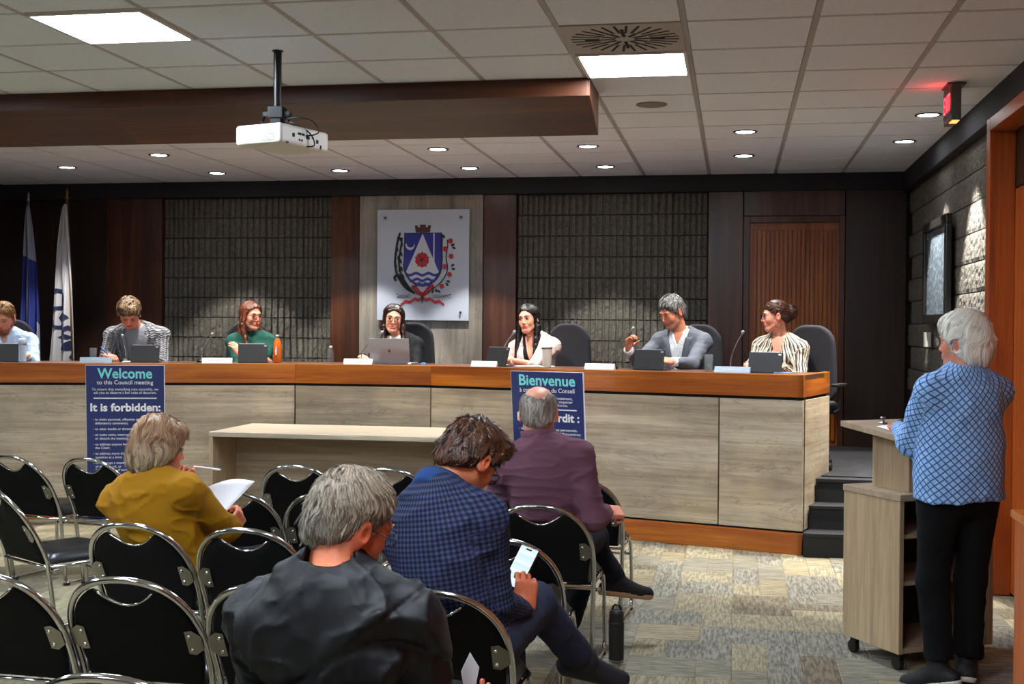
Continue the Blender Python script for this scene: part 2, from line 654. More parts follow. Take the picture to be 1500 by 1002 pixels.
# ================================================================== walls and ceiling shell
wall_back = struct(MB().b2((XL - 0.3, YW + 0.05, 0), (XR + 0.3, YW + 0.25, CEIL + 0.1)).build('wall_back', M_mortar))
wall_right = struct(MB().b2((XR + 0.05, 7.86, 0), (XR + 0.3, YW + 0.2, CEIL + 0.1)).b2((XR + 0.05, -4, 0), (XR + 0.3, 5.9, CEIL + 0.1))
                    .b2((XR + 0.05, 5.9, 2.86), (XR + 0.3, 7.86, CEIL + 0.1)).build('wall_right', M_mortar))
M_wallpaint = plain('wall_paint', '#8f887b', 0.8)
wall_left = struct(MB().b2((XL - 0.3, -4, 0), (XL, YW + 0.3, CEIL + 0.1)).build('wall_left', M_walnut_d))
wall_front = struct(MB().b2((XL - 0.3, -4.2, 0), (XR + 0.3, -4, CEIL + 0.1)).build('wall_front', M_wallpaint))
wpan = MB().b2((XR - 0.02, -4, 0), (XR + 0.05, 5.9, CEIL)).build('wall_panel', M_door2, wall_right)

TX0, TY0, TS = -0.252, 5.865, 0.61
ceiling = struct(MB().b2((XL - 0.3, -4.2, CEIL + 0.03), (XR + 0.3, YW + 0.3, CEIL + 0.2)).build('ceiling', M_dark))
LIGHTS = {(-1, 1), (-5, -1), (-5, -6), (-1, -6), (-9, -1), (-9, -6), (-1, -11), (-5, -11)}
SPEAKER_TILE = (-1, 3)
tmesh = None
def tile_mesh():
    b = 0.006; t = TS / 2 - 0.011
    m = MB()
    m.v = [(-t, -t, 0.014), (t, -t, 0.014), (t, t, 0.014), (-t, t, 0.014), (-t + b, -t + b, -0.002), (t - b, -t + b, -0.002), (t - b, t - b, -0.002), (-t + b, t - b, -0.002)]
    m.f = [(4, 7, 6, 5), (0, 4, 5, 1), (1, 5, 6, 2), (2, 6, 7, 3), (3, 7, 4, 0)]
    return m.mesh('ceiling_tile', M_tile)
tmesh = tile_mesh()
imin, imax = -12, 2
rest = MB()
bars = MB()
for i in range(imin, imax + 1):
    for j in range(-16, 10):
        x = TX0 + (i + 0.5) * TS; y = TY0 + (j + 0.5) * TS
        if x - TS / 2 > XR: continue
        if (i, j) in LIGHTS or (i, j) == (-1, 0): continue
        if j >= -2 and not (i < -10 and j < 2):
            link('ceiling_tile', tmesh, ceiling, loc=(x, y, CEIL))
        else:
            q = TS / 2 - 0.011
            b = len(rest.v)
            rest.v += [(x - q, y - q, CEIL), (x + q, y - q, CEIL), (x + q, y + q, CEIL), (x - q, y + q, CEIL)]
            rest.f.append((b, b + 3, b + 2, b + 1))
for i in range(imin, imax + 2):
    x = TX0 + i * TS
    if x < XR: bars.b2((x - 0.012, -4, CEIL + 0.002), (x + 0.012, YW, CEIL + 0.03))
for j in range(-16, 11):
    y = TY0 + j * TS
    bars.b2((XL, y - 0.012, CEIL + 0.003), (XR, y + 0.012, CEIL + 0.029))
r = rest.build('distant_ceiling_tiles', M_tile, ceiling); r['kind'] = 'stuff'
bars.build('ceiling_grid', M_tbar, ceiling)

# dark valance band along back and right wall
v1 = struct(MB().b2((XL, YW - 0.14, 2.89), (XR, YW - 0.02, CEIL)).build('trim_1', M_valance, bevel=0.004))
v2 = struct(MB().b2((XR - 0.04, 5.0, 2.87), (XR + 0.05, YW - 0.14, CEIL)).build('trim_2', M_valance, bevel=0.004))

# ------------------------------------------------------------------ concrete blocks with vertical split ribs
def block_mesh(seed, w=0.397, h=0.203, ribs=6):
    rg = random.Random(seed)
    m = MB()
    j = 0.0025
    m.b2((-w / 2 + j, -0.012, -h / 2 + j), (w / 2 - j, 0.05, h / 2 - j))
    pw = w / ribs
    for k in range(ribs):
        x0 = -w / 2 + k * pw + 0.009; x1 = x0 + pw - 0.018
        nu, nv = 4, 7
        def fn(i, jj):
            a = i / (nu - 1); c = jj / (nv - 1)
            edge = i in (0, nu - 1) or jj in (0, nv - 1)
            yy = -0.012 if edge else -0.028 - rg.random() * 0.015
            x = x0 + (x1 - x0) * a + (0 if edge else rg.uniform(-.003, .003))
            z = -h / 2 + j + (h - 2 * j) * c
            if i in (1, nu - 2) and not jj in (0, nv - 1): x = (x0 + 0.006 if i == 1 else x1 - 0.006) + rg.uniform(-.003, .003)
            if jj == 1: z = -h / 2 + j + 0.004
            if jj == nv - 2: z = h / 2 - j - 0.004
            return (x, yy, z)
        m.grid(fn, nu, nv)
    me = m.mesh('concrete_block', M_block)
    return me
bmeshes = [block_mesh(s) for s in range(7)]
def rough_block(seed, w=0.397, h=0.203):
    rg = random.Random(seed)
    m = MB(); nu, nv = 16, 9
    j = 0.004
    def fn(i, jj):
        edge = i in (0, nu - 1) or jj in (0, nv - 1)
        return (-w / 2 + j + (w - 2 * j) * i / (nu - 1), -0.006 if edge else -0.008 - rg.random() * 0.009, -h / 2 + j + (h - 2 * j) * jj / (nv - 1))
    m.grid(fn, nu, nv)
    return m.mesh('concrete_block', M_block)
rmeshes = [rough_block(40 + s) for s in range(6)]
def block_field(x0, x1, z0, z1, parent, wall='back'):
    rg = random.Random(int(x0 * 100))
    nz = int(round((z1 - z0) / 0.203))
    for k in range(nz):
        z = z1 - 0.203 * (k + 0.5)
        x = x0 + 0.12
        while x - 0.2 < x1 + 0.1:
            if wall == 'back':
                lo, hi = x - 0.1985, x + 0.1985
                o = link('concrete_block', rg.choice(bmeshes), parent, loc=(x, YW - 0.005, z))
                if hi > x1: 
                    s = (x1 - lo) / 0.397
                    if s < 0.12:
                        bpy.data.objects.remove(o)
                    else:
                        o.scale = (s, 1, 1); o.location.x = (lo + x1) / 2
                elif lo < x0:
                    s = (hi - x0) / 0.397
                    o.scale = (s, 1, 1); o.location.x = (hi + x0) / 2
            x += 0.397
    return
block_field(-5.80, -3.99, 0.65, 2.89, wall_back)
block_field(-2.10, -0.26, 0.65, 2.89, wall_back)
rg = random.Random(5)
for k in range(14):
    z = 2.87 - 0.203 * (k + 0.5)
    y = YW - 0.2 - (0.2 if k % 2 else 0)
    while y > 8.0:
        o = link('concrete_block', rg.choice(rmeshes), wall_right, loc=(XR + 0.04, y, z), rz=-PI / 2)
        if y - 0.2 < 7.9:
            s = (y + 0.1985 - 7.9) / 0.397; o.scale = (s, 1, 1); o.location.y = 7.9 + 0.397 * s / 2
        y -= 0.397

# ------------------------------------------------------------------ veneered panels of the back wall
def wpanel(x0, x1, z0, z1, mat, y=YW - 0.09, t=0.08):
    return MB().b2((0.004, 0, 0), (x1 - x0 - 0.004, t, z1 - z0)).build('wall_panel', mat, wall_back, bevel=0.003, loc=(x0, y, z0))
for x0, x1 in ((XL, -7.3), (-7.3, -6.88), (-6.88, -6.42)):
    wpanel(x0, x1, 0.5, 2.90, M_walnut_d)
wpanel(-6.42, -5.80, 0.5, 2.90, M_walnut)
wpanel(-3.99, -3.69, 0.5, 2.90, M_walnut)
wpanel(-3.69, -2.43, 0.5, 2.90, M_grey, YW - 0.10)
wpanel(-2.43, -2.10, 0.5, 2.90, M_walnut)
wpanel(-0.26, 0.07, 0.5, 2.90, M_walnut)
wpanel(0.07, 1.0, 2.66, 2.90, M_walnut)
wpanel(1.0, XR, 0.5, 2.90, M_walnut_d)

# door in the back wall, vertical fluted leaf
door_1 = struct(MB().b2((0.07, YW - 0.06, 0.5), (0.13, YW + 0.04, 2.66)).b2((0.95, YW - 0.06, 0.5), (1.0, YW + 0.04, 2.66))
                .b2((0.13, YW - 0.06, 2.60), (0.95, YW + 0.04, 2.66)).build('door_1', M_walnut, bevel=0.004))
leaf = MB().b2((0.13, YW + 0.0, 0.5), (0.95, YW + 0.04, 2.60)).build('door_leaf', M_door, door_1)
k = 0
x = 0.165
sl = MB().b2((0, -0.018, 0), (0.032, 0.0, 1.98)).mesh('slat', M_door)
while x < 0.90:
    o = link('slat', sl, leaf, bevel=0.004, loc=(x, YW, 0.55)); x += 0.0405
MB().tube([(0.9, YW - 0.02, 1.5), (0.9, YW - 0.07, 1.5), (0.82, YW - 0.07, 1.5)], 0.01).build('door_handle', plain('brushed_steel', '#9a9a98', 0.3, 1.0), door_1, smooth=True)

# orange wood doorway in the right wall
door_2 = struct(MB().b2((XR - 0.05, 7.80, 0), (XR + 0.1, 7.90, 2.88)).b2((XR - 0.05, 5.86, 2.80), (XR + 0.1, 7.80, 2.88))
                .b2((XR - 0.05, 5.86, 0), (XR + 0.1, 5.94, 2.80)).build('door_2', M_door2, bevel=0.004))
MB().b2((XR + 0.10, 5.94, 0.02), (XR + 0.14, 7.80, 2.45)).build('door_leaf', M_door2, door_2)
MB().b2((XR + 0.10, 5.94, 2.46), (XR + 0.14, 7.80, 2.80)).build('transom_panel', M_walnut_d, door_2)

# baseboards
M_baseb = plain('black_vinyl_base', '#0c0c0d', 0.6)
struct(MB().b2((XR - 0.01, 7.9, 0), (XR + 0.05, 9.2, 0.1)).build('baseboard_right', M_baseb))

# ------------------------------------------------------------------ dais platform and steps
M_step = plain('black_rubber_tread', '#0b0b0d', 0.65, bump=0.25, bscale=90)
M_platc = plain('dark_patterned_carpet', '#18181b', 0.95, bump=0.4, bscale=60, var=0.5)
nR = (0.298, 0.9546)
dR = (0.9546, -0.298)
plat = struct(MB().prism([(XL, 9.3), (-6.2, 9.15), (-3.62, 9.95), (-2.45, 9.95), (0.50, 9.06), (0.62, 9.40), (XR + 0.03, 9.30), (XR + 0.03, YW + 0.02), (XL, YW + 0.02)], 0, 0.51, 'xy').build('floor_dais', M_platc))
plat.name = 'floor'
steps = thing('dais_steps', 'black rubber steps rising beside the end of the long council desk', 'steps', (0.5, 8.85, 0))
for k in range(3):
    y0 = -0.04 + 0.19 * k
    def sx(y): return max(-0.012, -0.012 + (y - 0.016) * 0.312)
    def poly(a, b): return [(sx(a), a), (1.0, a), (1.0, b), (sx(b), b)] + ([(sx(0.016), 0.016)] if a < 0.016 else [])
    y1 = 0.44 if k == 2 else y0 + 0.202
    s = MB().prism(poly(y0 + 0.012, y1), 0.0, 0.17 * (k + 1) - 0.03, 'xy').build('riser', M_step, steps)
    MB().prism(poly(y0, y1), 0.17 * (k + 1) - 0.03, 0.17 * (k + 1) + (0.002 if k == 2 else 0), 'xy').build('tread', M_step, s, bevel=0.006)

# ------------------------------------------------------------------ wedge shaped wooden bulkhead under the ceiling
bx0, bx1 = XL, -0.855
bulk = thing('ceiling_bulkhead', 'long dark walnut bulkhead hanging below the ceiling behind the projector', 'bulkhead', (-3.0, 7.3, CEIL))
seam = [bx0, -6.5, -3.9, bx1]
M_beam_under = M_beam
for a, b in zip(seam[:-1], seam[1:]):
    MB().prism([(-0.2, -0.0), (-0.2, -0.105), (-0.19, -0.105), (-0.19, 0.0)], a + 3.0, b + 3.0, 'yz').build('front_panel', M_beam, bulk, bevel=0.001)
    MB().prism([(-0.19, -0.105), (0.27, -0.262), (0.27, -0.25), (-0.19, -0.09)], a + 3.0, b + 3.0, 'yz').build('slanted_panel', M_beam, bulk, bevel=0.001)
    MB().prism([(0.255, -0.25), (0.27, -0.25), (0.27, 0.0), (0.255, 0.0)], a + 3.0, b + 3.0, 'yz').build('rear_panel', M_beam, bulk)
MB().prism([(-0.2, 0), (-0.2, -0.105), (0.27, -0.262), (0.27, 0)], bx1 + 3.0, bx1 + 3.012, 'yz').build('end_panel', M_beam, bulk)

# ------------------------------------------------------------------ ceiling fittings
M_white = plain('white_enamel', '#d8d6d2', 0.4)
M_panel = emis('light_diffuser', (0.84, 0.95, 1.08), PANEL_STRENGTH)
def panel_light(i, j, label):
    x = TX0 + (i + 0.5) * TS; y = TY0 + (j + 0.5) * TS
    t = thing('ceiling_panel_light', label, 'ceiling light', (x, y, CEIL))
    q = TS / 2 - 0.012
    m = MB()
    for s in (-1, 1):
        m.box((s * (q - 0.009), 0, -0.003), (0.018, 2 * q, 0.018)); m.box((0, s * (q - 0.009), -0.003), (2 * q - 0.036, 0.018, 0.018))
    m.build('frame', M_white, t)
    MB().b2((-q + 0.018, -q + 0.018, -0.004), (q - 0.018, q - 0.018, 0.004)).build('diffuser', M_panel, t)
    return t
lab = {(-1, 1): 'square lit ceiling panel directly behind the radial air diffuser', (-5, -1): 'square lit ceiling panel at upper left, left of the projector pole'}
for ij in sorted(LIGHTS):
    t = panel_light(ij[0], ij[1], lab.get(ij, 'unseen square lit ceiling panel added to light the rear seating'))
    if ij not in lab: t['group'] = 'unseen ceiling panels added over the rear seating'  # panels out of view, added on the ceiling grid to light the audience

M_lens = emis('downlight_lens', (0.95, 0.97, 1.0), 30.0)
M_ring = plain('bronze_ring', '#3a322b', 0.4, 0.6)
def spot(parent, loc, watt, ang, blend, color, rad=0.05, rot=(0, 0, 0)):
    l = bpy.data.lights.new('lamp_beam', 'SPOT')
    l.energy = watt; l.spot_size = ang; l.spot_blend = blend; l.color = color; l.shadow_soft_size = rad
    o = bpy.data.objects.new('lamp_beam', l)
    COL.objects.link(o); o.parent = parent; o.location = loc; o.rotation_euler = rot
    return o
DL = [(-6.10, 10.46, 'far left downlight in front of the flags'), (-4.86, 9.80, 'second downlight from the left in the front row of the ceiling'),
      (-4.88, 11.04, 'downlight close to the left block wall panel'), (-3.64, 11.0, 'downlight just behind the projector, nearest the back wall'),
      (-2.40, 9.77, 'downlight under the bulkhead above the woman with the silver laptop'), (-2.40, 10.98, 'rear downlight above the crest panel, right side'),
      (-1.17, 9.77, 'front downlight just below the right end of the bulkhead'), (-1.16, 11.02, 'rear downlight above the right block wall panel'),
      (0.06, 9.20, 'front downlight of the pair above the desk corner'), (0.06, 10.47, 'rear downlight of the pair above the desk corner'),
      (1.266, 8.64, 'downlight beside the exit sign near the right wall'), (1.267, 9.83, 'downlight near the right wall above the framed picture')]
for n, (x, y, lb) in enumerate(DL):
    t = thing('ceiling_downlight', 'small round recessed ' + lb, 'downlight', (x, y, CEIL), group='recessed downlights')
    MB().lathe([(0.088, 0.0), (0.088, -0.008), (0.074, -0.010), (0.070, 0.0), (0.07, 0.004)], n=28).build('trim_ring', M_ring, t, smooth=False)
    MB().lathe([(0.066, 0.0), (0.066, -0.006), (0.03, -0.010)], n=24).build('lens', M_lens, t, smooth=True)
    wall = n >= 10
    rear = n in (2, 3, 5, 7, 9)
    spot(t, (0, 0, -0.02), SPOT_WALL_W if wall else (SPOT_W * 0.9 if rear else SPOT_W), math.radians(66 if wall else 74 if rear else 92), 0.22 if (wall or rear) else 0.4, (1.0, 0.97, 0.92))
# hidden row of the same lamps behind the bulkhead over the left wing
for x, y, w_ in ((-7.0, 9.2, 'left end of the'), (-3.63, 9.7, 'middle of the')):
    t = thing('ceiling_downlight', 'small round recessed downlight hidden behind the ' + w_ + ' bulkhead', 'downlight', (x, y, CEIL), group='recessed downlights')
    MB().lathe([(0.088, 0.0), (0.088, -0.008), (0.074, -0.010), (0.070, 0.0)], n=20).build('trim_ring', M_ring, t)
    MB().lathe([(0.066, 0.0), (0.066, -0.006), (0.03, -0.010)], n=20).build('lens', M_lens, t)
    spot(t, (0, 0, -0.02), SPOT_W, math.radians(92), 0.35, (1.0, 0.95, 0.88))

# radial swirl diffuser
t = thing('air_diffuser', 'square ceiling air diffuser with black radial slots', 'air vent', (TX0 - TS / 2, TY0 + TS / 2, CEIL))
MB().b2((-0.293, -0.293, -0.004), (0.293, 0.293, 0.01)).build('face_plate', plain('diffuser_plate', '#aba6a0', 0.5), t, bevel=0.003)
M_slot = plain('slot_black', '#0a0a0a', 0.8)
for ring, (r0, r1, n, w) in enumerate(((0.055, 0.15, 12, 0.018), (0.13, 0.27, 28, 0.013))):
    for k in range(n):
        a = 2 * PI * (k + 0.5 * ring) / n
        q0, q1 = (r0, r1) if ring else (0.05, 0.125 if k % 3 else 0.2)
        R = Matrix.Rotation(a, 3, 'Z')
        MB().box(R @ Vector(((q0 + q1) / 2, 0, -0.0045)), (q1 - q0, w, 0.002), R).build('slot', M_slot, t)
# speaker grille
t = thing('ceiling_speaker', 'round grey ceiling speaker grille behind the lit panel', 'speaker', (-0.545, 8.0, CEIL))
MB().lathe([(0.10, 0.0), (0.10, -0.008), (0.094, -0.010), (0.0001, -0.011)], n=28).build('grille', plain('speaker_grille', '#7d7974', 0.6, bump=0.8, bscale=500), t, smooth=False)
for i, z in ((1185.5, 0), (1159, 0)): pass
# exit sign
t = thing('exit_sign', 'grey exit sign box with glowing red letters hanging by the right wall', 'exit sign', (1.255, 7.62, CEIL))
M_signb = plain('sign_grey', '#56544f', 0.5)
MB().b2((-0.045, -0.09, -0.012), (0.06, 0.12, -0.002)).build('canopy', M_signb, t)
MB().b2((-0.028, -0.12, -0.225), (0.028, 0.15, -0.012)).build('housing', M_signb, t, bevel=0.004)
fp = MB().b2((-0.031, -0.11, -0.19), (-0.0285, 0.14, -0.03)).build('face', plain('sign_face', '#2a1012', 0.4), t)
text('EXIT', 0.15, emis('red_letters', (1.0, 0.02, 0.05), 3.0), fp, (-0.0325, 0.015, -0.165), (PI / 2, 0, -PI / 2), width=0.21)
MB().b2((-0.02, -0.1, -0.229), (0.02, 0.0, -0.224)).build('lower_lamp', emis('orange_lamp', (1.0, 0.12, 0.02), 5.0), t)
rl = bpy.data.lights.new('sign_glow', 'POINT'); rl.energy = 0.5; rl.color = (1, 0.05, 0.05); rl.shadow_soft_size = 0.05
ro = bpy.data.objects.new('sign_glow', rl); COL.objects.link(ro); ro.parent = t; ro.location = (-0.08, 0, -0.10)

# projector on its pole
P = thing('ceiling_projector', 'white projector hanging on a black ceiling pole', 'projector', (-2.39, 6.17, CEIL))
M_blackm = plain('black_metal', '#0b0b0c', 0.35, 0.3)
M_projw = plain('projector_white', '#d9d5cc', 0.4)
pm = MB().lathe([(0.03, 0), (0.03, -0.006), (0.021, -0.01), (0.021, -0.31), (0.0205, -0.31)], n=36).build('pole', M_blackm, P, smooth=False)
br = MB().b2((-0.04, -0.04, -0.36), (0.04, 0.04, -0.30)).b2((-0.075, -0.02, -0.35), (0.075, 0.02, -0.325)).b2((-0.03, -0.03, -0.395), (0.03, 0.03, -0.36)) \
    .tube([(-0.07, 0, -0.34), (-0.075, -0.03, -0.385)], 0.008).tube([(0.07, 0, -0.34), (0.07, -0.03, -0.385)], 0.008).build('mount_bracket', M_blackm, P, bevel=0.003)
MB().b2((-0.11, -0.005, -0.405), (0.11, 0.03, -0.393)).build('mount_plate', M_blackm, P)
a = math.radians(-38)
body = rbox((0, 0, 0), (0.205, 0.15, 0.052), 0.018)
vv, qq = surface([body], 0.006, (-.23, -.17, -.07), (.23, .17, .07))
Rz = np.array([[math.cos(a + PI/2), -math.sin(a + PI/2), 0], [math.sin(a + PI/2), math.cos(a + PI/2), 0], [0, 0, 1]])
pb = np_mesh('housing', vv, qq, M_projw)
po = link('housing', pb, P, loc=(0.02, 0.03, -0.465), rz=math.radians(72))
# vents on the short end facing the room, ports on the long side
M_ventg = plain('vent_grey', '#6f6c66', 0.6)
for k in range(10):
    z = -0.036 + k * 0.0075
    for (y0, y1) in ((-0.115, -0.02), (0.03, 0.085)):
        MB().b2((-0.2065, y0, z), (-0.204, y1, z + 0.003)).build('vent_slot', M_ventg, po)
for (x, z, w, h) in ((-0.10, 0.0, .02, .02), (-0.05, 0.012, .03, .012), (-0.02, 0.012, .02, .012), (0.02, 0.0, .03, .014), (-0.05, -0.02, .012, .012), (-0.03, -0.02, .012, .012), (0.06, 0.005, .016, .012), (0.10, -0.01, .02, .02), (-0.15, -0.045, .02, .008), (0.13, -0.035, .012, .02)):
    MB().box((x, -0.1505, z), (w, 0.002, h)).build('port', M_slot, po)
M_cable = plain('black_cable', '#060606', 0.5)
for pts in ([(0.03, 0, -0.37), (0.12, -0.05, -0.365), (0.2, -0.02, -0.38), (0.23, 0.0, -0.43), (0.2, 0.0, -0.45), (0.14, -0.02, -0.46)],
            [(0.03, 0, -0.38), (0.1, -0.03, -0.39), (0.18, 0.0, -0.44), (0.2, 0.02, -0.5), (0.16, 0.0, -0.51)],
            [(0.03, 0, -0.385), (0.08, -0.03, -0.40), (0.12, -0.05, -0.43), (0.11, -0.06, -0.47), (0.08, -0.04, -0.49)]):
    cv = [Vector(p) for p in pts]
    fine = []
    for i in range(len(cv) - 1):
        p0, p1, p2, p3 = cv[max(i - 1, 0)], cv[i], cv[i + 1], cv[min(i + 2, len(cv) - 1)]
        for s in range(5):
            u = s / 5
            fine.append(0.5 * ((2 * p1) + (-p0 + p2) * u + (2 * p0 - 5 * p1 + 4 * p2 - p3) * u * u + (-p0 + 3 * p1 - 3 * p2 + p3) * u ** 3))
    fine.append(cv[-1])
    MB().tube(fine, 0.004, 6).build('cable', M_cable, P, smooth=True)
def smoothpath(pts, n=5):
    cv = [Vector(p) for p in pts]; fine = []
    for i in range(len(cv) - 1):
        p0, p1, p2, p3 = cv[max(i - 1, 0)], cv[i], cv[i + 1], cv[min(i + 2, len(cv) - 1)]
        for s in range(n):
            u = s / n
            fine.append(0.5 * ((2 * p1) + (-p0 + p2) * u + (2 * p0 - 5 * p1 + 4 * p2 - p3) * u * u + (-p0 + 3 * p1 - 3 * p2 + p3) * u ** 3))
    fine.append(cv[-1]); return fine

# framed picture on the right wall
t = thing('framed_picture', 'black framed greyish document picture on the right block wall', 'picture', (XR - 0.005, 9.9, 2.05))
M_frame = plain('black_frame', '#0d0b0a', 0.35)
m = MB()
m.b2((-0.045, -0.56, -0.40), (0.0, 0.56, -0.33)); m.b2((-0.045, -0.56, 0.33), (0.0, 0.56, 0.40))
m.b2((-0.045, -0.56, -0.33), (0.0, -0.48, 0.33)); m.b2((-0.045, 0.48, -0.33), (0.0, 0.56, 0.33))
m.build('frame', M_frame, t, bevel=0.006)
tt = NT('document_print')
v = tt.coords((1, 6, 14))
f = tt.noise(v, 2.0, 4, 0.6)
tt.set(tt.ramp(f, [(0.35, srgb('#4f5960')), (0.5, srgb('#616c74')), (0.65, srgb('#7a868d'))]), 0.25)
MB().b2((-0.02, -0.48, -0.33), (-0.004, 0.48, 0.33)).build('print', tt.m, t)
# small thermostat-like box under the frame
tag(MB().b2((XR - 0.04, 10.32, 1.46), (XR + 0.005, 10.42, 1.58)).build('wall_control', plain('pale_plastic', '#a9a49a', 0.5), bevel=0.004), 'small pale control box on the block wall under the framed picture', 'wall control')
# ================================================================== council desk
DZ = 1.275                       # height of the worktop
DB0, DB1, DC, DL0 = (-3.62, 9.78), (-2.45, 9.78), (0.478, 8.866), (-6.7, 8.82)
def off_pts(o):
    nC = (0.0, 1.0); nRr = (0.298, 0.9546); nL = (-0.298, 0.9546)
    def mit(p, a, b):
        s = (a[0] + b[0], a[1] + b[1]); q = math.hypot(*s); s = (s[0] / q, s[1] / q)
        k = o / (s[0] * a[0] + s[1] * a[1]); return (p[0] + s[0] * k, p[1] + s[1] * k)
    return [(DL0[0] + nL[0] * o, DL0[1] + nL[1] * o), mit(DB0, nL, nC), mit(DB1, nC, nRr), (DC[0] + nRr[0] * o, DC[1] + nRr[1] * o)]
desk = thing('council_desk', 'long angled raised council desk with pale driftwood panels and orange wood band', 'desk', (-2.9, 9.5, 0))
dxy = Vector((-2.9, 9.5, 0))
def seg_prism(i, o0, o1, z0, z1, name, mat, a=0.0, b=1.0, parent=desk, gap=0.0, bevel=0.002):
    F, G = off_pts(o0), off_pts(o1)
    def lerp(p, q, t): return (p[0] + (q[0] - p[0]) * t, p[1] + (q[1] - p[1]) * t)
    p0, p1 = lerp(F[i], F[i + 1], a), lerp(F[i], F[i + 1], b)
    q0, q1 = lerp(G[i], G[i + 1], a), lerp(G[i], G[i + 1], b)
    d = (F[i + 1][0] - F[i][0], F[i + 1][1] - F[i][1]); L = math.hypot(*d); d = (d[0] / L * gap, d[1] / L * gap)
    c = Vector((p0[0], p0[1], z0))
    ang = math.atan2(F[i + 1][1] - F[i][1], F[i + 1][0] - F[i][0])
    R = Matrix.Rotation(-ang, 3, 'Z')
    pts = []
    for p, s in ((p0, 1), (p1, -1), (q1, -1), (q0, 1)):
        w = R @ Vector((p[0] + d[0] * s - c.x, p[1] + d[1] * s - c.y, 0)); pts.append((w.x, w.y))
    return MB().prism(pts, 0, z1 - z0, 'xy').build(name, mat, parent, bevel=bevel, loc=tuple(c - dxy), rz=ang)
for i in range(3):
    seg_prism(i, 0.0, 0.05, 1.115, DZ, 'fascia_band', M_band)
    seg_prism(i, 0.05, 0.62, 1.235, DZ - 0.001, 'worktop', M_top)
    seg_prism(i, 0.03, 0.06, 0.02, 1.115, 'backing', M_dark, bevel=0)
    seg_prism(i, 0.0, 0.04, 0.0, 0.155, 'plinth', M_band)
LW, RW = 3.22, 3.067
seg_prism(0, 0.0, 0.035, 0.17, 1.093, 'front_panel', M_desk, 0, 0.60, gap=0.005)
seg_prism(0, 0.0, 0.035, 0.17, 1.093, 'front_panel', M_desk, 0.60, 1.0, gap=0.005)
seg_prism(1, 0.0, 0.035, 0.17, 1.093, 'front_panel', M_desk, gap=0.005)
seg_prism(2, 0.0, 0.035, 0.17, 1.093, 'front_panel', M_desk, 0.0, 0.80, gap=0.005)
seg_prism(2, 0.0, 0.035, 0.17, 1.093, 'front_panel', M_desk, 0.80, 1.0, gap=0.004)
# return side at the right end
a_side = math.atan2(nR[1], nR[0])
cs = (DC[0] - dxy.x, DC[1] - dxy.y)
Ls = 0.80
MB().b2((0.0, -0.0, 0), (Ls, 0.045, DZ - 1.115)).build('fascia_band', M_band, desk, bevel=0.002, loc=(cs[0], cs[1], 1.115), rz=a_side)
MB().b2((0.004, 0.0, 0), (Ls - 0.01, 0.03, 0.923)).build('side_panel', M_desk_side, desk, bevel=0.002, loc=(cs[0], cs[1], 0.17), rz=a_side)
MB().b2((0.0, 0.002, 0), (0.16, 0.03, 0.155)).build('plinth', M_band, desk, loc=(cs[0], cs[1], 0.0), rz=a_side)
MB().b2((0.01, 0.03, 0), (Ls, 0.05, 1.1)).build('backing', M_dark, desk, loc=(cs[0], cs[1], 0.02), rz=a_side)

# low table standing before the desk
tb = thing('low_table', 'grey oak laminate table with open front before the council desk', 'table', (-2.85, 9.0, 0))
tz = 0.80
MB().b2((-1.0, -0.42, tz - 0.035), (1.0, 0.42, tz)).build('table_top', wood('table_top_laminate', '#a59782', '#b5a893', '#c3b7a3', 'x', 2.2, 0.35, contrast=0.7), tb, bevel=0.003)
for x in (-0.985, 0.985):
    MB().b2((x - 0.015, -0.41, 0.0), (x + 0.015, 0.41, tz - 0.036)).build('side_panel', M_lamz, tb, bevel=0.002)
MB().b2((-0.97, 0.02, 0.06), (0.97, 0.045, tz - 0.036)).build('modesty_panel', M_lamx, tb, bevel=0.002)

# ------------------------------------------------------------------ welcome boards
M_navy = plain('navy_board', '#232f66', 0.45)
M_edge = plain('board_edge', '#c9ccd6', 0.5)
M_teal = plain('teal_print', '#7fe0dc', 0.5)
M_wprint = plain('white_print', '#f0f0f2', 0.5)
def board(label, w, h, loc, rz, tilt, lines, ry=0.268):
    t = thing('welcome_board', label, 'sign board', loc, rz)
    e = bpy.data.objects.new('board', MB().b2((-w / 2, 0, 0), (w / 2, 0.008, h)).mesh('board', M_edge))
    COL.objects.link(e); e.parent = t; e.rotation_euler = (-tilt, 0, 0)
    MB().b2((-w / 2 + 0.003, -0.0012, 0.003), (w / 2 - 0.008, 0.0, h - 0.003)).build('printed_face', M_navy, e)
    for (s, size, y, wd, mt, off, al) in lines:
        x = 0.0 if al == 'CENTER' else -w / 2 + 0.055
        o = text(s, size, mt, e, (x - 0.002, -0.0022, h - y), width=wd, align=al, offset=off)
    m = MB().b2((-w / 2 + 0.06, -0.003, h - ry - 0.004), (w / 2 - 0.065, -0.001, h - ry + 0.004)).build('printed_rule', M_wprint, e)
    return t
ang1 = math.atan2(9.78 - 8.82, -3.62 + 6.7)
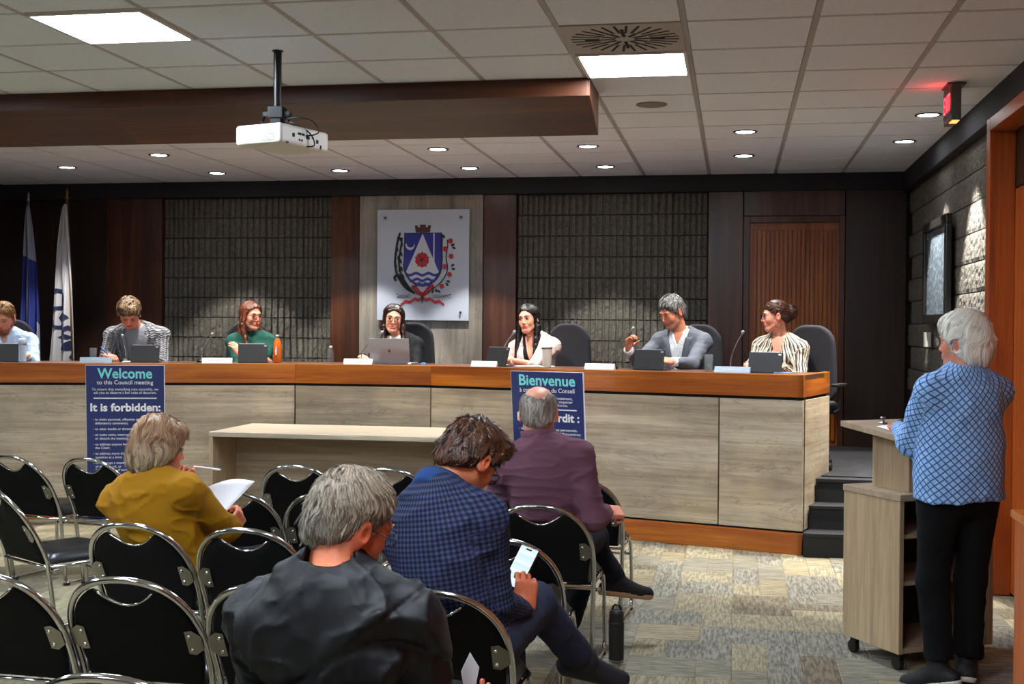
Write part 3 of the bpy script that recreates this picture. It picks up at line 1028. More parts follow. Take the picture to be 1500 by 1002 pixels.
board('navy board headed Welcome leaning on the left part of the council desk', 0.62, 1.27, (-4.86, 9.26, 0.0), ang1, -0.075, [
    ('Welcome', 0.115, 0.105, 0.43, M_teal, 0.0026, 'CENTER'), ('to this Council meeting', 0.048, 0.155, 0.44, M_wprint, 0.0003, 'CENTER'),
    ('To ensure that everything runs smoothly, we', 0.03, 0.205, 0.52, M_wprint, 0.0, 'CENTER'), ('ask you to observe a few rules of decorum.', 0.03, 0.232, 0.49, M_wprint, 0.0, 'CENTER'),
    ('It is forbidden:', 0.088, 0.372, 0.55, M_wprint, 0.0028, 'CENTER'),
    ('- to make personal, offensive or', 0.028, 0.45, None, M_wprint, 0.0002, 'LEFT'), ('  defamatory comments;', 0.028, 0.48, None, M_wprint, 0.0002, 'LEFT'),
    ('- to utter insults or threats;', 0.028, 0.527, None, M_wprint, 0.0002, 'LEFT'), ('- to make noise, interrupt', 0.028, 0.575, None, M_wprint, 0.0002, 'LEFT'), ('  or disturb the meeting;', 0.028, 0.605, None, M_wprint, 0.0002, 'LEFT'),
    ('- to address anyone but', 0.028, 0.652, None, M_wprint, 0.0002, 'LEFT'), ('  the Chair;', 0.028, 0.682, None, M_wprint, 0.0002, 'LEFT'),
    ('- to address more than one', 0.028, 0.728, None, M_wprint, 0.0002, 'LEFT'), ('  question at a time;', 0.028, 0.758, None, M_wprint, 0.0002, 'LEFT'),
    ('- to interrupt a member', 0.028, 0.805, None, M_wprint, 0.0002, 'LEFT'), ('  of the Council, or', 0.028, 0.835, None, M_wprint, 0.0002, 'LEFT'), ('  * to speak out of turn.', 0.028, 0.862, None, M_wprint, 0.0002, 'LEFT')])
ang2 = math.atan2(8.866 - 9.78, 0.478 + 2.45)
board('navy board headed Bienvenue leaning on the right part of the council desk', 0.61, 1.27, (-1.355, 9.265, 0.0), ang2, -0.105, [
    ('Bienvenue', 0.115, 0.105, 0.47, M_teal, 0.0026, 'CENTER'), ('\u00e0 cette s\u00e9ance du Conseil', 0.048, 0.158, 0.46, M_wprint, 0.0003, 'CENTER'),
    ('Pour assurer le bon d\u00e9roulement,', 0.03, 0.21, 0.42, M_wprint, 0.0, 'CENTER'), ('nous vous demandons de respecter', 0.03, 0.237, 0.42, M_wprint, 0.0, 'CENTER'), ('les r\u00e8gles de biens\u00e9ance.', 0.03, 0.262 - 0.0, 0.34, M_wprint, 0.0, 'CENTER'),
    ('Il est interdit :', 0.088, 0.378, 0.52, M_wprint, 0.0028, 'CENTER'),
    ('- de faire des commentaires personnels,', 0.028, 0.45, 0.49, M_wprint, 0.0002, 'LEFT'), ('  offensants, d\u00e9plac\u00e9s ou diffamatoires;', 0.028, 0.48, 0.50, M_wprint, 0.0002, 'LEFT'),
    ('- de prof\u00e9rer des insultes ou des menaces;', 0.028, 0.55, 0.49, M_wprint, 0.0002, 'LEFT'), ('- de nuire par une conversation,', 0.028, 0.62, 0.47, M_wprint, 0.0002, 'LEFT')], 0.288)

# ------------------------------------------------------------------ crest panel
cx, cy, cz = -3.025, YW - 0.10, 2.20
crest = thing('crest_panel', 'white acrylic panel with municipal coat of arms on the grey wall panel', 'crest', (cx, cy, cz))
M_acr = plain('white_acrylic', '#b9c1cf', 0.12, spec=0.6)
pl = MB().b2((-0.465, -0.045, -0.545), (0.465, -0.033, 0.545)).build('plate', M_acr, crest, bevel=0.002)
M_glassp = glass('clear_acrylic')
M_studs = plain('steel_stud', '#8b8b8b', 0.25, 1.0)
for x in (-0.385, 0.385):
    for z in (-0.465, 0.465):
        MB().lathe([(0.012, 0), (0.012, 0.02), (0.009, 0.024)], n=14, M=Matrix.Translation((x, -0.046, z)) @ Matrix.Rotation(PI / 2, 4, 'X')).build('standoff_stud', M_studs, crest)
M_cblue = plain('crest_blue', '#23278a', 0.4); M_cred = plain('crest_red', '#b01828', 0.4)
M_cblk = plain('crest_black', '#1c1a1e', 0.5); M_csil = plain('crest_silver', '#c3c7d2', 0.3); M_cbr = plain('crest_brown', '#4a2426', 0.5)
yo = -0.047
def flat(pts, mat, name, d=0.0, t=0.004, parent=pl):
    return MB().prism(pts, yo - d - t, yo - d, 'xz').build(name, mat, parent)
S = lambda px, pz: ((px - 430) / 825.0 * 0.925, -(pz - 508) / 920.0 * 1.09)      # proportions of the crest drawing
sh = [S(262, 240), S(600, 240), S(608, 265), S(608, 480)] + [S(430 + 178 * math.cos(a), 500 + 185 * math.sin(a)) for a in np.linspace(0.05, PI - 0.05, 18)] + [S(258, 480)]
flat(sh, M_cblk, 'shield_outline')
inner = [S(270, 246), S(592, 246), S(598, 470)] + [S(430 + 166 * math.cos(a), 500 + 172 * math.sin(a)) for a in np.linspace(0.05, PI - 0.05, 18)] + [S(266, 470)]
flat(inner, M_cblue, 'shield_field', 0.004)
flat([S(430, 250), S(575, 562), S(285, 562)], M_csil, 'triangle', 0.008)
low = [S(275, 562), S(585, 562)] + [S(430 + 158 * math.cos(a), 505 + 160 * math.sin(a)) for a in np.linspace(0.36, PI - 0.36, 14)]
flat(low, M_csil, 'water_field', 0.0085, 0.002)
for zz, hw in ((585, 142), (632, 118), (668, 70)):
    top = [S(430 - hw + 2 * hw * i / 24, zz - 12 + 9 * math.sin(i / 24 * 5 * PI)) for i in range(25)]
    bot = [S(430 - hw + 2 * hw * i / 24, zz + 12 + 9 * math.sin(i / 24 * 5 * PI)) for i in range(25)][::-1]
    flat(top + bot, M_cblue, 'wave', 0.0106, 0.002)
flat([S(527, 246), S(538, 246), S(538, 480), S(527, 460)], M_csil, 'cross_bar', 0.009)
mo = [S(318 + 42 * math.cos(a), 342 + 42 * math.sin(a)) for a in np.linspace(-0.2, PI + 0.2, 16)] + [S(322 + 36 * math.cos(a), 330 + 34 * math.sin(a)) for a in np.linspace(PI, 0, 14)]
flat(mo, M_csil, 'crescent', 0.009)
def rose(px, pz, r, d=0.011, petals=5):
    pts = []
    for i in range(petals * 8):
        a = 2 * PI * i / (petals * 8) + PI / 2
        rr = r * (0.86 + 0.16 * abs(math.sin(petals * (a - PI / 2) / 2)))
        pts.append(S(px + rr * math.cos(a), pz - rr * math.sin(a)))
    return flat(pts, M_cred, 'rose', d)
for k in range(5):
    a = PI / 2 + 2 * PI * (k) / 5
    q = lambda r, b: S(427 + r * math.cos(b), 466 - r * math.sin(b))
    flat([q(74, a), q(50, a + 0.22), q(50, a - 0.22)], M_cblk, 'sepal', 0.010)
rose(427, 466, 62)
for k in range(5):
    a = PI / 2 + 2 * PI * (k + .5) / 5
    MB().tube([(S(427, 466)[0], yo - 0.0155, S(427, 466)[1]), (S(427 + 50 * math.cos(a), 466 - 50 * math.sin(a))[0], yo - 0.0155, S(427 + 50 * math.cos(a), 466 - 50 * math.sin(a))[1])], 0.002, 4).build('petal_line', M_cblk, pl)
flat([S(427 + 12 * math.cos(a), 466 + 12 * math.sin(a)) for a in np.linspace(0, 2 * PI, 12, endpoint=False)], M_cblk, 'rose_heart', 0.0155)
crown = [S(366, 238), S(357, 180), S(382, 180), S(386, 196), S(402, 196), S(404, 174), S(456, 174), S(458, 196), S(474, 196), S(478, 180), S(503, 180), S(494, 238)]
flat(crown, M_cbr, 'mural_crown')
def stroke(pts, r, mat, name='stem', d=0.004):
    pts = smoothpath([(S(*p)[0], yo - d, S(*p)[1]) for p in pts], 4)
    MB().tube(pts, r, 5).build(name, mat, pl, smooth=True)
def leafp(px, pz, ang, L, W, mat, name='leaf', d=0.003):
    c, s = math.cos(ang), math.sin(ang)
    pts = []
    for t_, w_ in ((0, 0), (.3, .8), (.6, 1), (1, 0), (.6, -1), (.3, -.8)):
        pts.append(S(px + c * L * t_ - s * W * w_, pz - s * L * t_ - c * W * w_))
    flat(pts, mat, name, d)
stroke([(345, 735), (270, 690), (205, 600), (180, 500), (190, 380), (210, 270)], 0.012, M_cblk)
stroke([(360, 745), (290, 670), (235, 580), (215, 480), (235, 340), (240, 280)], 0.010, M_cblk)
stroke([(190, 640), (175, 610), (215, 590), (250, 640), (330, 725)], 0.014, M_cblk)
for k, (px, pz) in enumerate([(212, 262), (238, 300), (232, 350), (208, 380), (178, 415), (246, 420), (205, 450), (240, 480), (180, 530), (250, 545), (215, 550), (265, 610)]):
    leafp(px, pz + 20, PI / 2 + (0.35 if k % 2 else -0.3), 52, 11, M_cblk)
stroke([(470, 735), (560, 680), (620, 620), (655, 540), (640, 440), (655, 350), (650, 300)], 0.005, M_cblk)
for (px, pz) in ((680, 310), (635, 375), (687, 437), (632, 522), (674, 587), (604, 684)):
    rose(px, pz, 22, 0.006)
for k, (px, pz, a) in enumerate([(635, 290, 2), (690, 350, .4), (700, 360, -.4), (625, 440, 2.8), (625, 460, 3.4), (690, 520, .5), (695, 535, -.3), (590, 600, 2.6), (575, 620, 3.2), (650, 640, -.2), (645, 655, -.8), (555, 700, -1.2), (570, 715, -.6), (540, 710, -2)]):
    leafp(px - 8, pz, a, 40, 10, M_cblk)
stroke([(340, 680), (380, 700), (430, 745), (490, 690), (520, 675), (515, 700), (430, 760), (350, 700), (340, 680)], 0.010, M_cred, 'ribbon')
for s in (-1, 1):
    pts_t = [S(430 + s * (10 + 18 * i), 770 + 10 * i * 0.9 + 12 * math.sin(i * 1.3)) for i in range(12)]
    pts_b = [S(430 + s * (10 + 18 * i), 770 + 10 * i * 0.9 + 12 * math.sin(i * 1.3) + (26 - i * 0.6)) for i in range(12)][::-1]
    pts_t = [S(430 + s * (10 + 17 * i), 768 + 4.6 * i + 9 * math.sin(i * 1.3)) for i in range(12)]
    pts_b = [S(430 + s * (10 + 17 * i), 768 + 4.6 * i + 9 * math.sin(i * 1.3) + 30 - i) for i in range(12)][::-1]
    flat(pts_t + pts_b, M_cred, 'ribbon', 0.002)
flat([S(415, 770), S(445, 770), S(430, 828)], M_cblk, 'ribbon_knot', 0.006)
for s_, px, pz, w_ in (('VIVAT', 275, 780, 0.105), ('FLOREAT', 430, 755, 0.16), ('CRESCAT', 583, 780, 0.15)):
    q = S(px, pz)
    text(s_, 0.045, M_cblk, pl, (q[0], yo - 0.009, q[1]), width=w_)
stroke([(190, 745), (230, 765), (200, 775), (330, 780)], 0.0018, M_cblk, 'scroll_line'); stroke([(690, 780), (650, 770), (685, 750), (560, 780)], 0.0018, M_cblk, 'scroll_line')

# ------------------------------------------------------------------ flags on poles
def flag(label, x, y, ztop, lean, wt, wb, zb, mat, seed, polemat, split=None, offx=0.0, parts=None):
    t = thing('flag_on_pole', label, 'flag', (x, y, 0.51))
    MB().lathe([(0.14, 0), (0.14, 0.02), (0.05, 0.04), (0.02, 0.06)], n=20).build('stand_base', M_blackm, t, smooth=True)
    MB().tube([(lean, 0, 0.03), (0, 0, ztop)], 0.014, 10).build('pole', polemat, t, smooth=True)
    MB().lathe([(0.016, 0), (0.02, 0.02), (0.008, 0.04), (0.014, 0.07), (0.002, 0.11)], (0, 0, ztop), 10).build('finial', polemat, t, smooth=True)
    rr = random.Random(seed); ph = [rr.uniform(0, 6) for _ in range(6)]
    nu, nv = 44, 60
    def edge(c):       # left/right extents down the flag (c=0 top)
        return wt + (wb - wt) * c ** 0.7
    def fn(i, j):
        u = i / (nu - 1); c = j / (nv - 1)
        z = ztop - 0.05 - c * (ztop - 0.05 - zb)
        w = edge(c)
        xx = -w * (1 - split) + u * w + lean * c * 0.4 + offx * c
        yy = -0.02 + 0.05 * c ** 0.4 * math.sin(u * 15 + ph[0] + 0.8 * math.sin(c * 4 + ph[1])) + 0.015 * math.sin(u * 31 + ph[2] + c * 3)
        return (xx, yy - 0.05 * (u - 0.5), z)
    m = MB().grid(fn, nu, nv)
    f = m.build('flag_cloth', mat, t, smooth=True)
    so = f.modifiers.new('thick', 'SOLIDIFY'); so.thickness = 0.003
    return t, f, fn, nu, nv
tq = NT('blue_white_flag')
sep = tq.n('ShaderNodeSeparateXYZ'); tq.l(tq.coords(), sep.inputs[0])
def mth(op, a, b, c=None):
    n = tq.n('ShaderNodeMath', operation=op)
    for i, q in enumerate((a, b, c)):
        if q is None: continue
        if isinstance(q, (int, float)): n.inputs[i].default_value = q
        else: tq.l(q, n.inputs[i])
    return n.outputs[0]
zz = mth('ADD', sep.outputs[2], mth('MULTIPLY', sep.outputs[0], 0.5))
blue = mth('MULTIPLY', mth('LESS_THAN', zz, 1.75), mth('GREATER_THAN', mth('ADD', sep.outputs[2], mth('MULTIPLY', sep.outputs[0], -2.2)), 0.78))
tq.set(tq.mixc(blue, srgb('#8d92a2'), srgb('#1c2a78')), 0.8)
M_brass = plain('brass', '#8a6a3c', 0.35, 0.8)
M_steel = plain('steel_pole', '#8c8f96', 0.35, 0.8)
flag('blue and white flag drooping on a silver pole at far left', -6.95, 11.2, 2.30, -0.02, 0.05, 0.30, 0.65, tq.m, 3, M_steel, 0.62)
M_wflag = plain('white_flag_cloth', '#b9b7bb', 0.85)
M_navyp = plain('navy_print', '#1b2547', 0.7)
tf, ff, ffn, nu, nv = flag('white flag with navy capital letters drooping on a brass pole', -6.53, 11.2, 2.32, 0.1, 0.05, 0.34, 0.6, M_wflag, 9, M_brass, 0.35, -0.02)
def drape_y(x, z):
    c = (2.27 - z) / (2.27 - 0.6); c = min(max(c, 0), 1)
    j = c * (nv - 1)
    w = 0.05 + 0.29 * c ** 0.7
    u = (x - 0.04 * c + 0.02 * c + w * 0.65) / w
    u = min(max(u, 0), 1)
    return ffn(u * (nu - 1), j)[1]
for ch, px, pz, rot, size in (('O', -0.10, 1.33, -0.2, 0.30), ('S', -0.055, 1.12, -0.75, 0.26), ('E', 0.005, 0.98, -0.8, 0.23), ('M', 0.07, 0.84, -0.85, 0.23), ('E', 0.09, 0.67, -0.8, 0.22)):
    me = text_mesh(ch, size, M_navyp, extrude=0.0, offset=0.006)
    import bmesh
    bm = bmesh.new(); bm.from_mesh(me)
    bmesh.ops.triangulate(bm, faces=bm.faces)
    for _ in range(5):
        es = [e for e in bm.edges if e.calc_length() > 0.014]
        if not es: break
        bmesh.ops.subdivide_edges(bm, edges=es, cuts=1)
        bmesh.ops.triangulate(bm, faces=bm.faces)
    R = Matrix.Rotation(rot, 3, 'Z')
    dead = []
    for v in bm.verts:
        q = R @ Vector((v.co.x, v.co.y - size * 0.35, 0))
        x, z = px + q.x, pz + q.y
        c = min(max((2.27 - z) / 1.67, 0), 1)
        w = 0.05 + 0.29 * c ** 0.7
        lo = -w * 0.65 + 0.02 * c; hi = lo + w
        if x < lo + 0.004 or x > hi - 0.004: dead.append(v)
        v.co = Vector((x, drape_y(x, z) - 0.012, z))
    bmesh.ops.delete(bm, geom=dead, context='VERTS')
    bm.to_mesh(me); bm.free()
    o = bpy.data.objects.new('lettering', me); COL.objects.link(o); o.parent = ff
# ------------------------------------------------------------------ lectern
e1 = Vector((0.37, -0.93, 0)); 
LRZ = 0.56
lect = thing('lectern', 'pale oak laminate rolling lectern with open shelves facing the speaker', 'lectern', (0.54, 6.28, 0), LRZ)
# local x = away to the right (e2), local -y = toward the speaker (e1)
LW_, LD = 0.56, 0.42
MB().b2((0, -LD, 0.085), (0.025, 0, 0.80)).build('side_panel', M_lamz, lect, bevel=0.002)
MB().b2((LW_ - 0.025, -LD, 0.085), (LW_, 0, 0.80)).build('side_panel', M_lamz, lect, bevel=0.002)
MB().b2((0.025, -0.02, 0.085), (LW_ - 0.025, 0, 0.80)).build('front_panel', plain('dark_interior', '#1c1814', 0.7), lect)
MB().b2((-0.004, -LD - 0.006, 0.80), (LW_ + 0.004, 0.004, 0.832)).build('cabinet_top', M_lamx, lect, bevel=0.003)
MB().b2((0.025, -LD + 0.01, 0.085), (LW_ - 0.025, -0.02, 0.11)).build('shelf', M_lamx, lect)
for z in (0.40, 0.62):
    MB().b2((0.025, -LD + 0.02, z), (LW_ - 0.025, -0.02, z + 0.02)).build('shelf', M_lamx, lect, bevel=0.001)
MB().b2((0.10, -0.36, 0.832), (0.125, -0.09, 1.095)).build('neck_panel', M_lamz, lect, bevel=0.001)
MB().b2((LW_ - 0.125, -0.36, 0.832), (LW_ - 0.10, -0.09, 1.09)).build('neck_panel', M_lamz, lect, bevel=0.001)
MB().b2((0.125, -0.115, 0.832), (LW_ - 0.125, -0.09, 1.10)).build('neck_panel', M_lamx, lect, bevel=0.001)
MB().b2((0.125, -0.34, 0.832), (LW_ - 0.125, -0.32, 1.08)).build('neck_panel', M_lamz, lect, bevel=0.001)
tp = MB().prism([(-0.47, 1.072), (0.02, 1.118), (0.02, 1.146), (-0.47, 1.100)], -0.01, LW_ + 0.01, 'yz').build('reading_top', M_lamx, lect, bevel=0.002)
M_rub = plain('caster_rubber', '#121212', 0.5)
for x in (0.04, LW_ - 0.04):
    for y in (-LD + 0.045, -0.045):
        c = MB().b2((x - 0.012, y - 0.02, 0.05), (x + 0.012, y + 0.02, 0.086)).build('caster', M_blackm, lect)
        MB().lathe([(0.02, -0.013), (0.031, -0.012), (0.031, 0.012), (0.02, 0.013)], (0, 0, 0), 16, M=Matrix.Translation((x, y + 0.008, 0.032)) @ Matrix.Rotation(PI / 2, 4, 'Y')).build('wheel', M_rub, c)
lm = Matrix.Translation((0.54, 6.28, 0)) @ Matrix.Rotation(LRZ, 4, 'Z')
def lpt(x, y, z): return tuple(lm @ Vector((x, y, z)))
sl = (1.146 - 1.100) / 0.49
def topz(y): return 1.100 + (y + 0.47) * sl
M_paper = plain('white_paper', '#e6e8ee', 0.8)
pp = MB()
pp.grid(lambda i, j: (0.05 + 0.29 * i / 8, -0.38 + 0.2 * j / 6, topz(-0.38 + 0.2 * j / 6) + 0.003 + 0.006 * math.sin(i * 0.6)), 9, 7)
po_ = pp.build('paper_sheet', M_paper, None, smooth=True)
po_.matrix_world = lm; tag(po_, 'white sheet of paper lying on the lectern top', 'paper')
so = po_.modifiers.new('thick', 'SOLIDIFY'); so.thickness = 0.001; so.offset = 1
lt = thing('lectern_microphone', 'black gooseneck microphone on a round base on the lectern', 'microphone', lpt(0.30, -0.13, topz(-0.13)), LRZ)
MB().lathe([(0.075, 0.003), (0.075, 0.012), (0.03, 0.03), (0.012, 0.035)], n=24).build('base', M_blackm, lt, smooth=False)
gp = smoothpath([(0, 0, 0.03), (0.02, -0.02, 0.12), (0.06, -0.08, 0.24), (0.13, -0.16, 0.33), (0.18, -0.22, 0.37)], 5)
MB().tube(gp, 0.005, 8).build('gooseneck', M_blackm, lt, smooth=True)
MB().tube([(0.17, -0.21, 0.365), (0.20, -0.245, 0.385), (0.215, -0.26, 0.392)], [0.006, 0.011, 0.008], 10).build('head', M_blackm, lt, smooth=True)
tt_ = thing('tissue_holder', 'small steel ring holder on the far edge of the lectern', 'holder', lpt(0.16, -0.09, topz(-0.09) + 0.001), 0)
MB().lathe([(0.022, 0.0), (0.022, 0.004), (0.008, 0.006), (0.008, 0.022), (0.014, 0.026), (0.012, 0.032)], n=16).build('body', plain('brushed_steel', '#9a9a98', .3, 1), tt_, smooth=True)

# wooden cabinet at the lower right
cb = thing('wood_counter', 'orange wood counter end at the lower right beside the standing woman', 'counter', (0.885, 4.2, 0))
MB().b2((0.01, -1.6, 0.0), (0.62, -0.02, 0.995)).build('body', M_door2, cb, bevel=0.002)
MB().b2((0.0, -1.61, 0.995), (0.63, -0.0, 1.02)).build('top', M_band, cb, bevel=0.003)
# ================================================================== audience chairs
M_chrome = plain('chrome', '#c2c0be', 0.12, 1.0)
M_vinyl = plain('black_vinyl', '#0d0d0f', 0.32, spec=0.5, bump=0.1, bscale=120)
M_blkfab = plain('black_upholstery', '#060606', 0.8, spec=0.2, bump=0.3, bscale=300)
M_plate = plain('bracket_metal', '#8d887e', 0.35, 0.85)
M_rivet = plain('rivet', '#d0cdc8', 0.2, 1.0)
M_glide = plain('black_glide', '#0a0a0a', 0.6)
def back_y(z):
    return 0.0 if z < 0.45 else -0.19 * ((z - 0.45) / 0.35) ** 1.15
def arch(t, r=0.2275, z0=0.57, zt=0.80):
    """t 0..1 from right springing over the apex to left springing"""
    a = PI * t
    c, s = math.cos(a), math.sin(a)
    ex = 0.86
    return (r * math.copysign(abs(c) ** ex, c), z0 + (zt - z0) * abs(s) ** ex)
def make_chair():
    root = thing('stacking_chair', 'black chair', 'chair')
    path = []
    for z in (0.03, 0.2, 0.36, 0.45, 0.50, 0.54):
        path.append((0.205 + 0.0225 * min(1, (z / 0.54)), z))
    left = [(-x, z) for x, z in path][::-1]
    ar = [arch(i / 28) for i in range(1, 28)]
    pts = [(x, 0.07 * (1 - min(z, 0.45) / 0.45) + back_y(z), z) for x, z in path + [(0.2275, 0.57)] + ar + [(-0.2275, 0.57)] + left]
    MB().tube(pts, 0.0115, 10).build('back_frame', M_chrome, root, smooth=True)
    # upholstered back, with a lens shaped hand hold under the apex
    n = 40
    def outline(f):
        out = []
        for i in range(n + 1):
            x, z = arch(i / n, 0.214, 0.57, 0.785)
            if abs(x) < 0.098:
                z = 0.785 - 0.028 - 0.047 * (math.cos(x / 0.098 * PI / 2)) ** 1.0 - 0.001
                z = min(z, arch(i / n, 0.214, 0.57, 0.785)[1] - 0.002)
            out.append((x, z))
        return out
    o = outline(0)
    bot = [(-0.205, 0.50), (-0.195, 0.43), (0.195, 0.43), (0.205, 0.50)]
    poly = o + bot
    m = MB()
    cxz = (0.0, 0.60)
    def ring(off, y):
        b = len(m.v)
        for (x, z) in poly:
            dx, dz = x - cxz[0], z - cxz[1]; q = math.hypot(dx, dz) + 1e-9
            X, Z = x - dx / q * off, z - dz / q * off
            m.v.append((X, back_y(Z) + y, Z))
        return b
    rs = [ring(0.06, -0.014), ring(0.012, -0.011), ring(0.0, -0.004), ring(0.0, 0.008), ring(0.01, 0.020), ring(0.05, 0.030)]
    N = len(poly)
    for a, b in zip(rs[:-1], rs[1:]):
        for i in range(N):
            j = (i + 1) % N
            m.f.append((a + i, a + j, b + j, b + i))
    for b, y in ((rs[0], -0.015), (rs[-1], 0.032)):
        c = len(m.v); m.v.append((0, back_y(0.6) + y, 0.6))
        for i in range(N): m.f.append((b + i, b + (i + 1) % N, c))
    m.build('backrest', M_blkfab, root, smooth=True)
    rim = []
    for i in range(n + 1):
        x, z = o[i]
        if abs(x) <= 0.105: rim.append((x, back_y(z) - 0.006, z + 0.001))
    MB().tube(rim, 0.004, 6).build('hand_hold_trim', M_chrome, root, smooth=True)
    # brackets
    for s in (-1, 1):
        zc = 0.585
        pts = [(0.226, zc - 0.022), (0.226, zc + 0.024), (0.196, zc + 0.045), (0.172, zc + 0.040), (0.172, zc - 0.040), (0.196, zc - 0.043)]
        mm = MB()
        b = 0
        for yy in (-0.019, -0.015):
            for (x, z) in pts: mm.v.append((s * x, back_y(z) + yy, z))
        k = len(pts)
        mm.f = [tuple(range(k)), tuple(range(k, 2 * k))[::-1]] + [(i, (i + 1) % k, k + (i + 1) % k, k + i) for i in range(k)]
        br = mm.build('bracket', M_plate, root, bevel=0.001)
        for (x, z) in ((0.186, zc + 0.024), (0.186, zc - 0.024)):
            MB().lathe([(0.0085, 0), (0.006, 0.004), (0.0001, 0.006)], n=10, M=Matrix.Translation((s * x, back_y(z) - 0.019, z)) @ Matrix.Rotation(PI / 2, 4, 'X')).build('rivet', M_rivet, br, smooth=True)
    # seat cushion
    m = MB()
    nu, nv = 17, 17
    W, D = 0.205, 0.42
    prof = []
    def sfn(i, j):
        u = i / (nu - 1) * 2 - 1; v = j / (nv - 1)
        x = u * W * (1 - 0.04 * (1 - v)); y = 0.015 + v * D - 0.035 * (v ** 6) * (abs(u) ** 3)
        e = (1 - abs(u) ** 6) * (1 - (2 * v - 1) ** 8)
        return (x, y, 0.432 + 0.052 * max(e, 0) ** 0.5 - 0.012 * max(0, v - .8) / .2)
    m.grid(sfn, nu, nv)
    b = len(m.v)
    m.v += [(x, y, 0.425) for (x, y, z) in m.v[:b]]
    for j in range(nv - 1):
        for i in range(nu - 1):
            m.f.append((b + j * nu + i, b + (j + 1) * nu + i, b + (j + 1) * nu + i + 1, b + j * nu + i + 1))
    def seam(ids):
        for p, q in zip(ids[:-1], ids[1:]): m.f.append((p, q, b + q, b + p))
    seam([i for i in range(nu)]); seam([(nv - 1) * nu + i for i in range(nu)][::-1])
    seam([j * nu for j in range(nv)][::-1]); seam([j * nu + nu - 1 for j in range(nv)])
    m.build('seat', M_vinyl, root, smooth=True)
    # seat rails, legs, sled
    sr = MB()
    sr.tube([(0.214, 0.0, 0.415), (0.214, 0.36, 0.415), (0.19, 0.42, 0.415), (-0.19, 0.42, 0.415), (-0.214, 0.36, 0.415), (-0.214, 0.0, 0.415)], 0.009, 8)
    sr.tube([(-0.214, 0.0, 0.415), (0.214, 0.0, 0.415)], 0.008, 8)
    sr.build('seat_rail', M_chrome, root, smooth=True)
    for s in (-1, 1):
        p = smoothpath([(s * 0.20, 0.33, 0.408), (s * 0.205, 0.40, 0.398), (s * 0.21, 0.435, 0.34), (s * 0.214, 0.45, 0.10), (s * 0.214, 0.44, 0.03), (s * 0.213, 0.40, 0.013), (s * 0.21, 0.20, 0.012), (s * 0.207, 0.075, 0.014)], 3)
        l = MB().tube(p, 0.010, 8).build('leg', M_chrome, root, smooth=True)
        MB().b2((s * 0.214 - 0.014, 0.38, 0.0), (s * 0.214 + 0.014, 0.41, 0.012)).b2((s * 0.205 - 0.014, 0.06, 0.0), (s * 0.205 + 0.014, 0.09, 0.014)).build('glide', M_glide, l)
        MB().tube([(s * 0.232, 0.02, 0.39), (s * 0.248, 0.02, 0.405), (s * 0.248, 0.045, 0.405), (s * 0.232, 0.045, 0.39)], 0.005, 6).build('ganging_hook', M_chrome, root, smooth=True)
    MB().tube([(-0.21, 0.437, 0.31), (0.21, 0.437, 0.31)], 0.007, 8).build('stretcher', M_chrome, root, smooth=True)
    return root
proto_chair = make_chair()
first = [True]
CH = {}
def chair(key, x, y, deg, label, grp='rows of black stacking chairs'):
    """x, y is where the top of the back stands"""
    rz = math.radians(deg)
    o = proto_chair if first[0] else copy_tree(proto_chair)
    first[0] = False
    ox, oy = -math.sin(rz) * 0.19, math.cos(rz) * 0.19
    o.location = (x + ox, y + oy, 0); o.rotation_euler = (0, 0, rz)
    o['label'] = label; o['group'] = grp
    CH[key] = (x + ox, y + oy, rz)
chair('Z3', -1.40, 2.55, 0, 'black chair at the very bottom edge, only its chrome top showing')
chair('Z4', -0.90, 2.52, 0, 'black chair under the man in the black hooded jacket')
chair('A1', -2.35, 3.52, -3, 'black chair at the lower left corner, cut by the left edge')
chair('A2', -1.88, 3.54, 0, 'large empty black chair second from the lower left corner')
chair('A3', -1.405, 3.54, 0, 'empty black chair half hidden by the black hooded jacket')
chair('A4', -0.895, 3.57, 0, 'black chair under the man in the navy checked blazer')
chair('B1', -2.37, 4.52, -4, 'black chair under the person in the mustard jacket')
chair('B2', -1.88, 4.50, 0, 'empty black chair right of the mustard jacket, below the held paper')
chair('B4', -0.865, 4.50, 0, 'empty black chair directly behind the lit phone')
chair('C1', -3.55, 5.38, -32, 'black chair at the left edge turned to the right, seat visible')
chair('C3', -2.36, 5.50, 0, 'empty black chair just behind the white paper held up')
chair('C4', -1.90, 5.52, 0, 'empty black chair mostly hidden behind the grey haired head')
chair('C5', -1.33, 5.42, 0, 'empty black chair left of the man in the maroon sweater')
chair('C6', -0.855, 5.39, -2, 'black chair under the man in the maroon sweater')
chair('D1', -4.26, 6.66, -12, 'empty black chair in the front row cut by the left edge')
chair('D2', -3.76, 6.66, -8, 'empty black chair in the front row between the left edge and the mustard jacket')
chair('D3', -2.45, 6.60, 0, 'empty black front row chair before the low table')
chair('D4', -1.90, 6.58, 0, 'empty black front row chair between the grey haired and brown haired heads')
chair('D5', -0.815, 6.38, -3, 'empty black front row chair right of the maroon sweater')

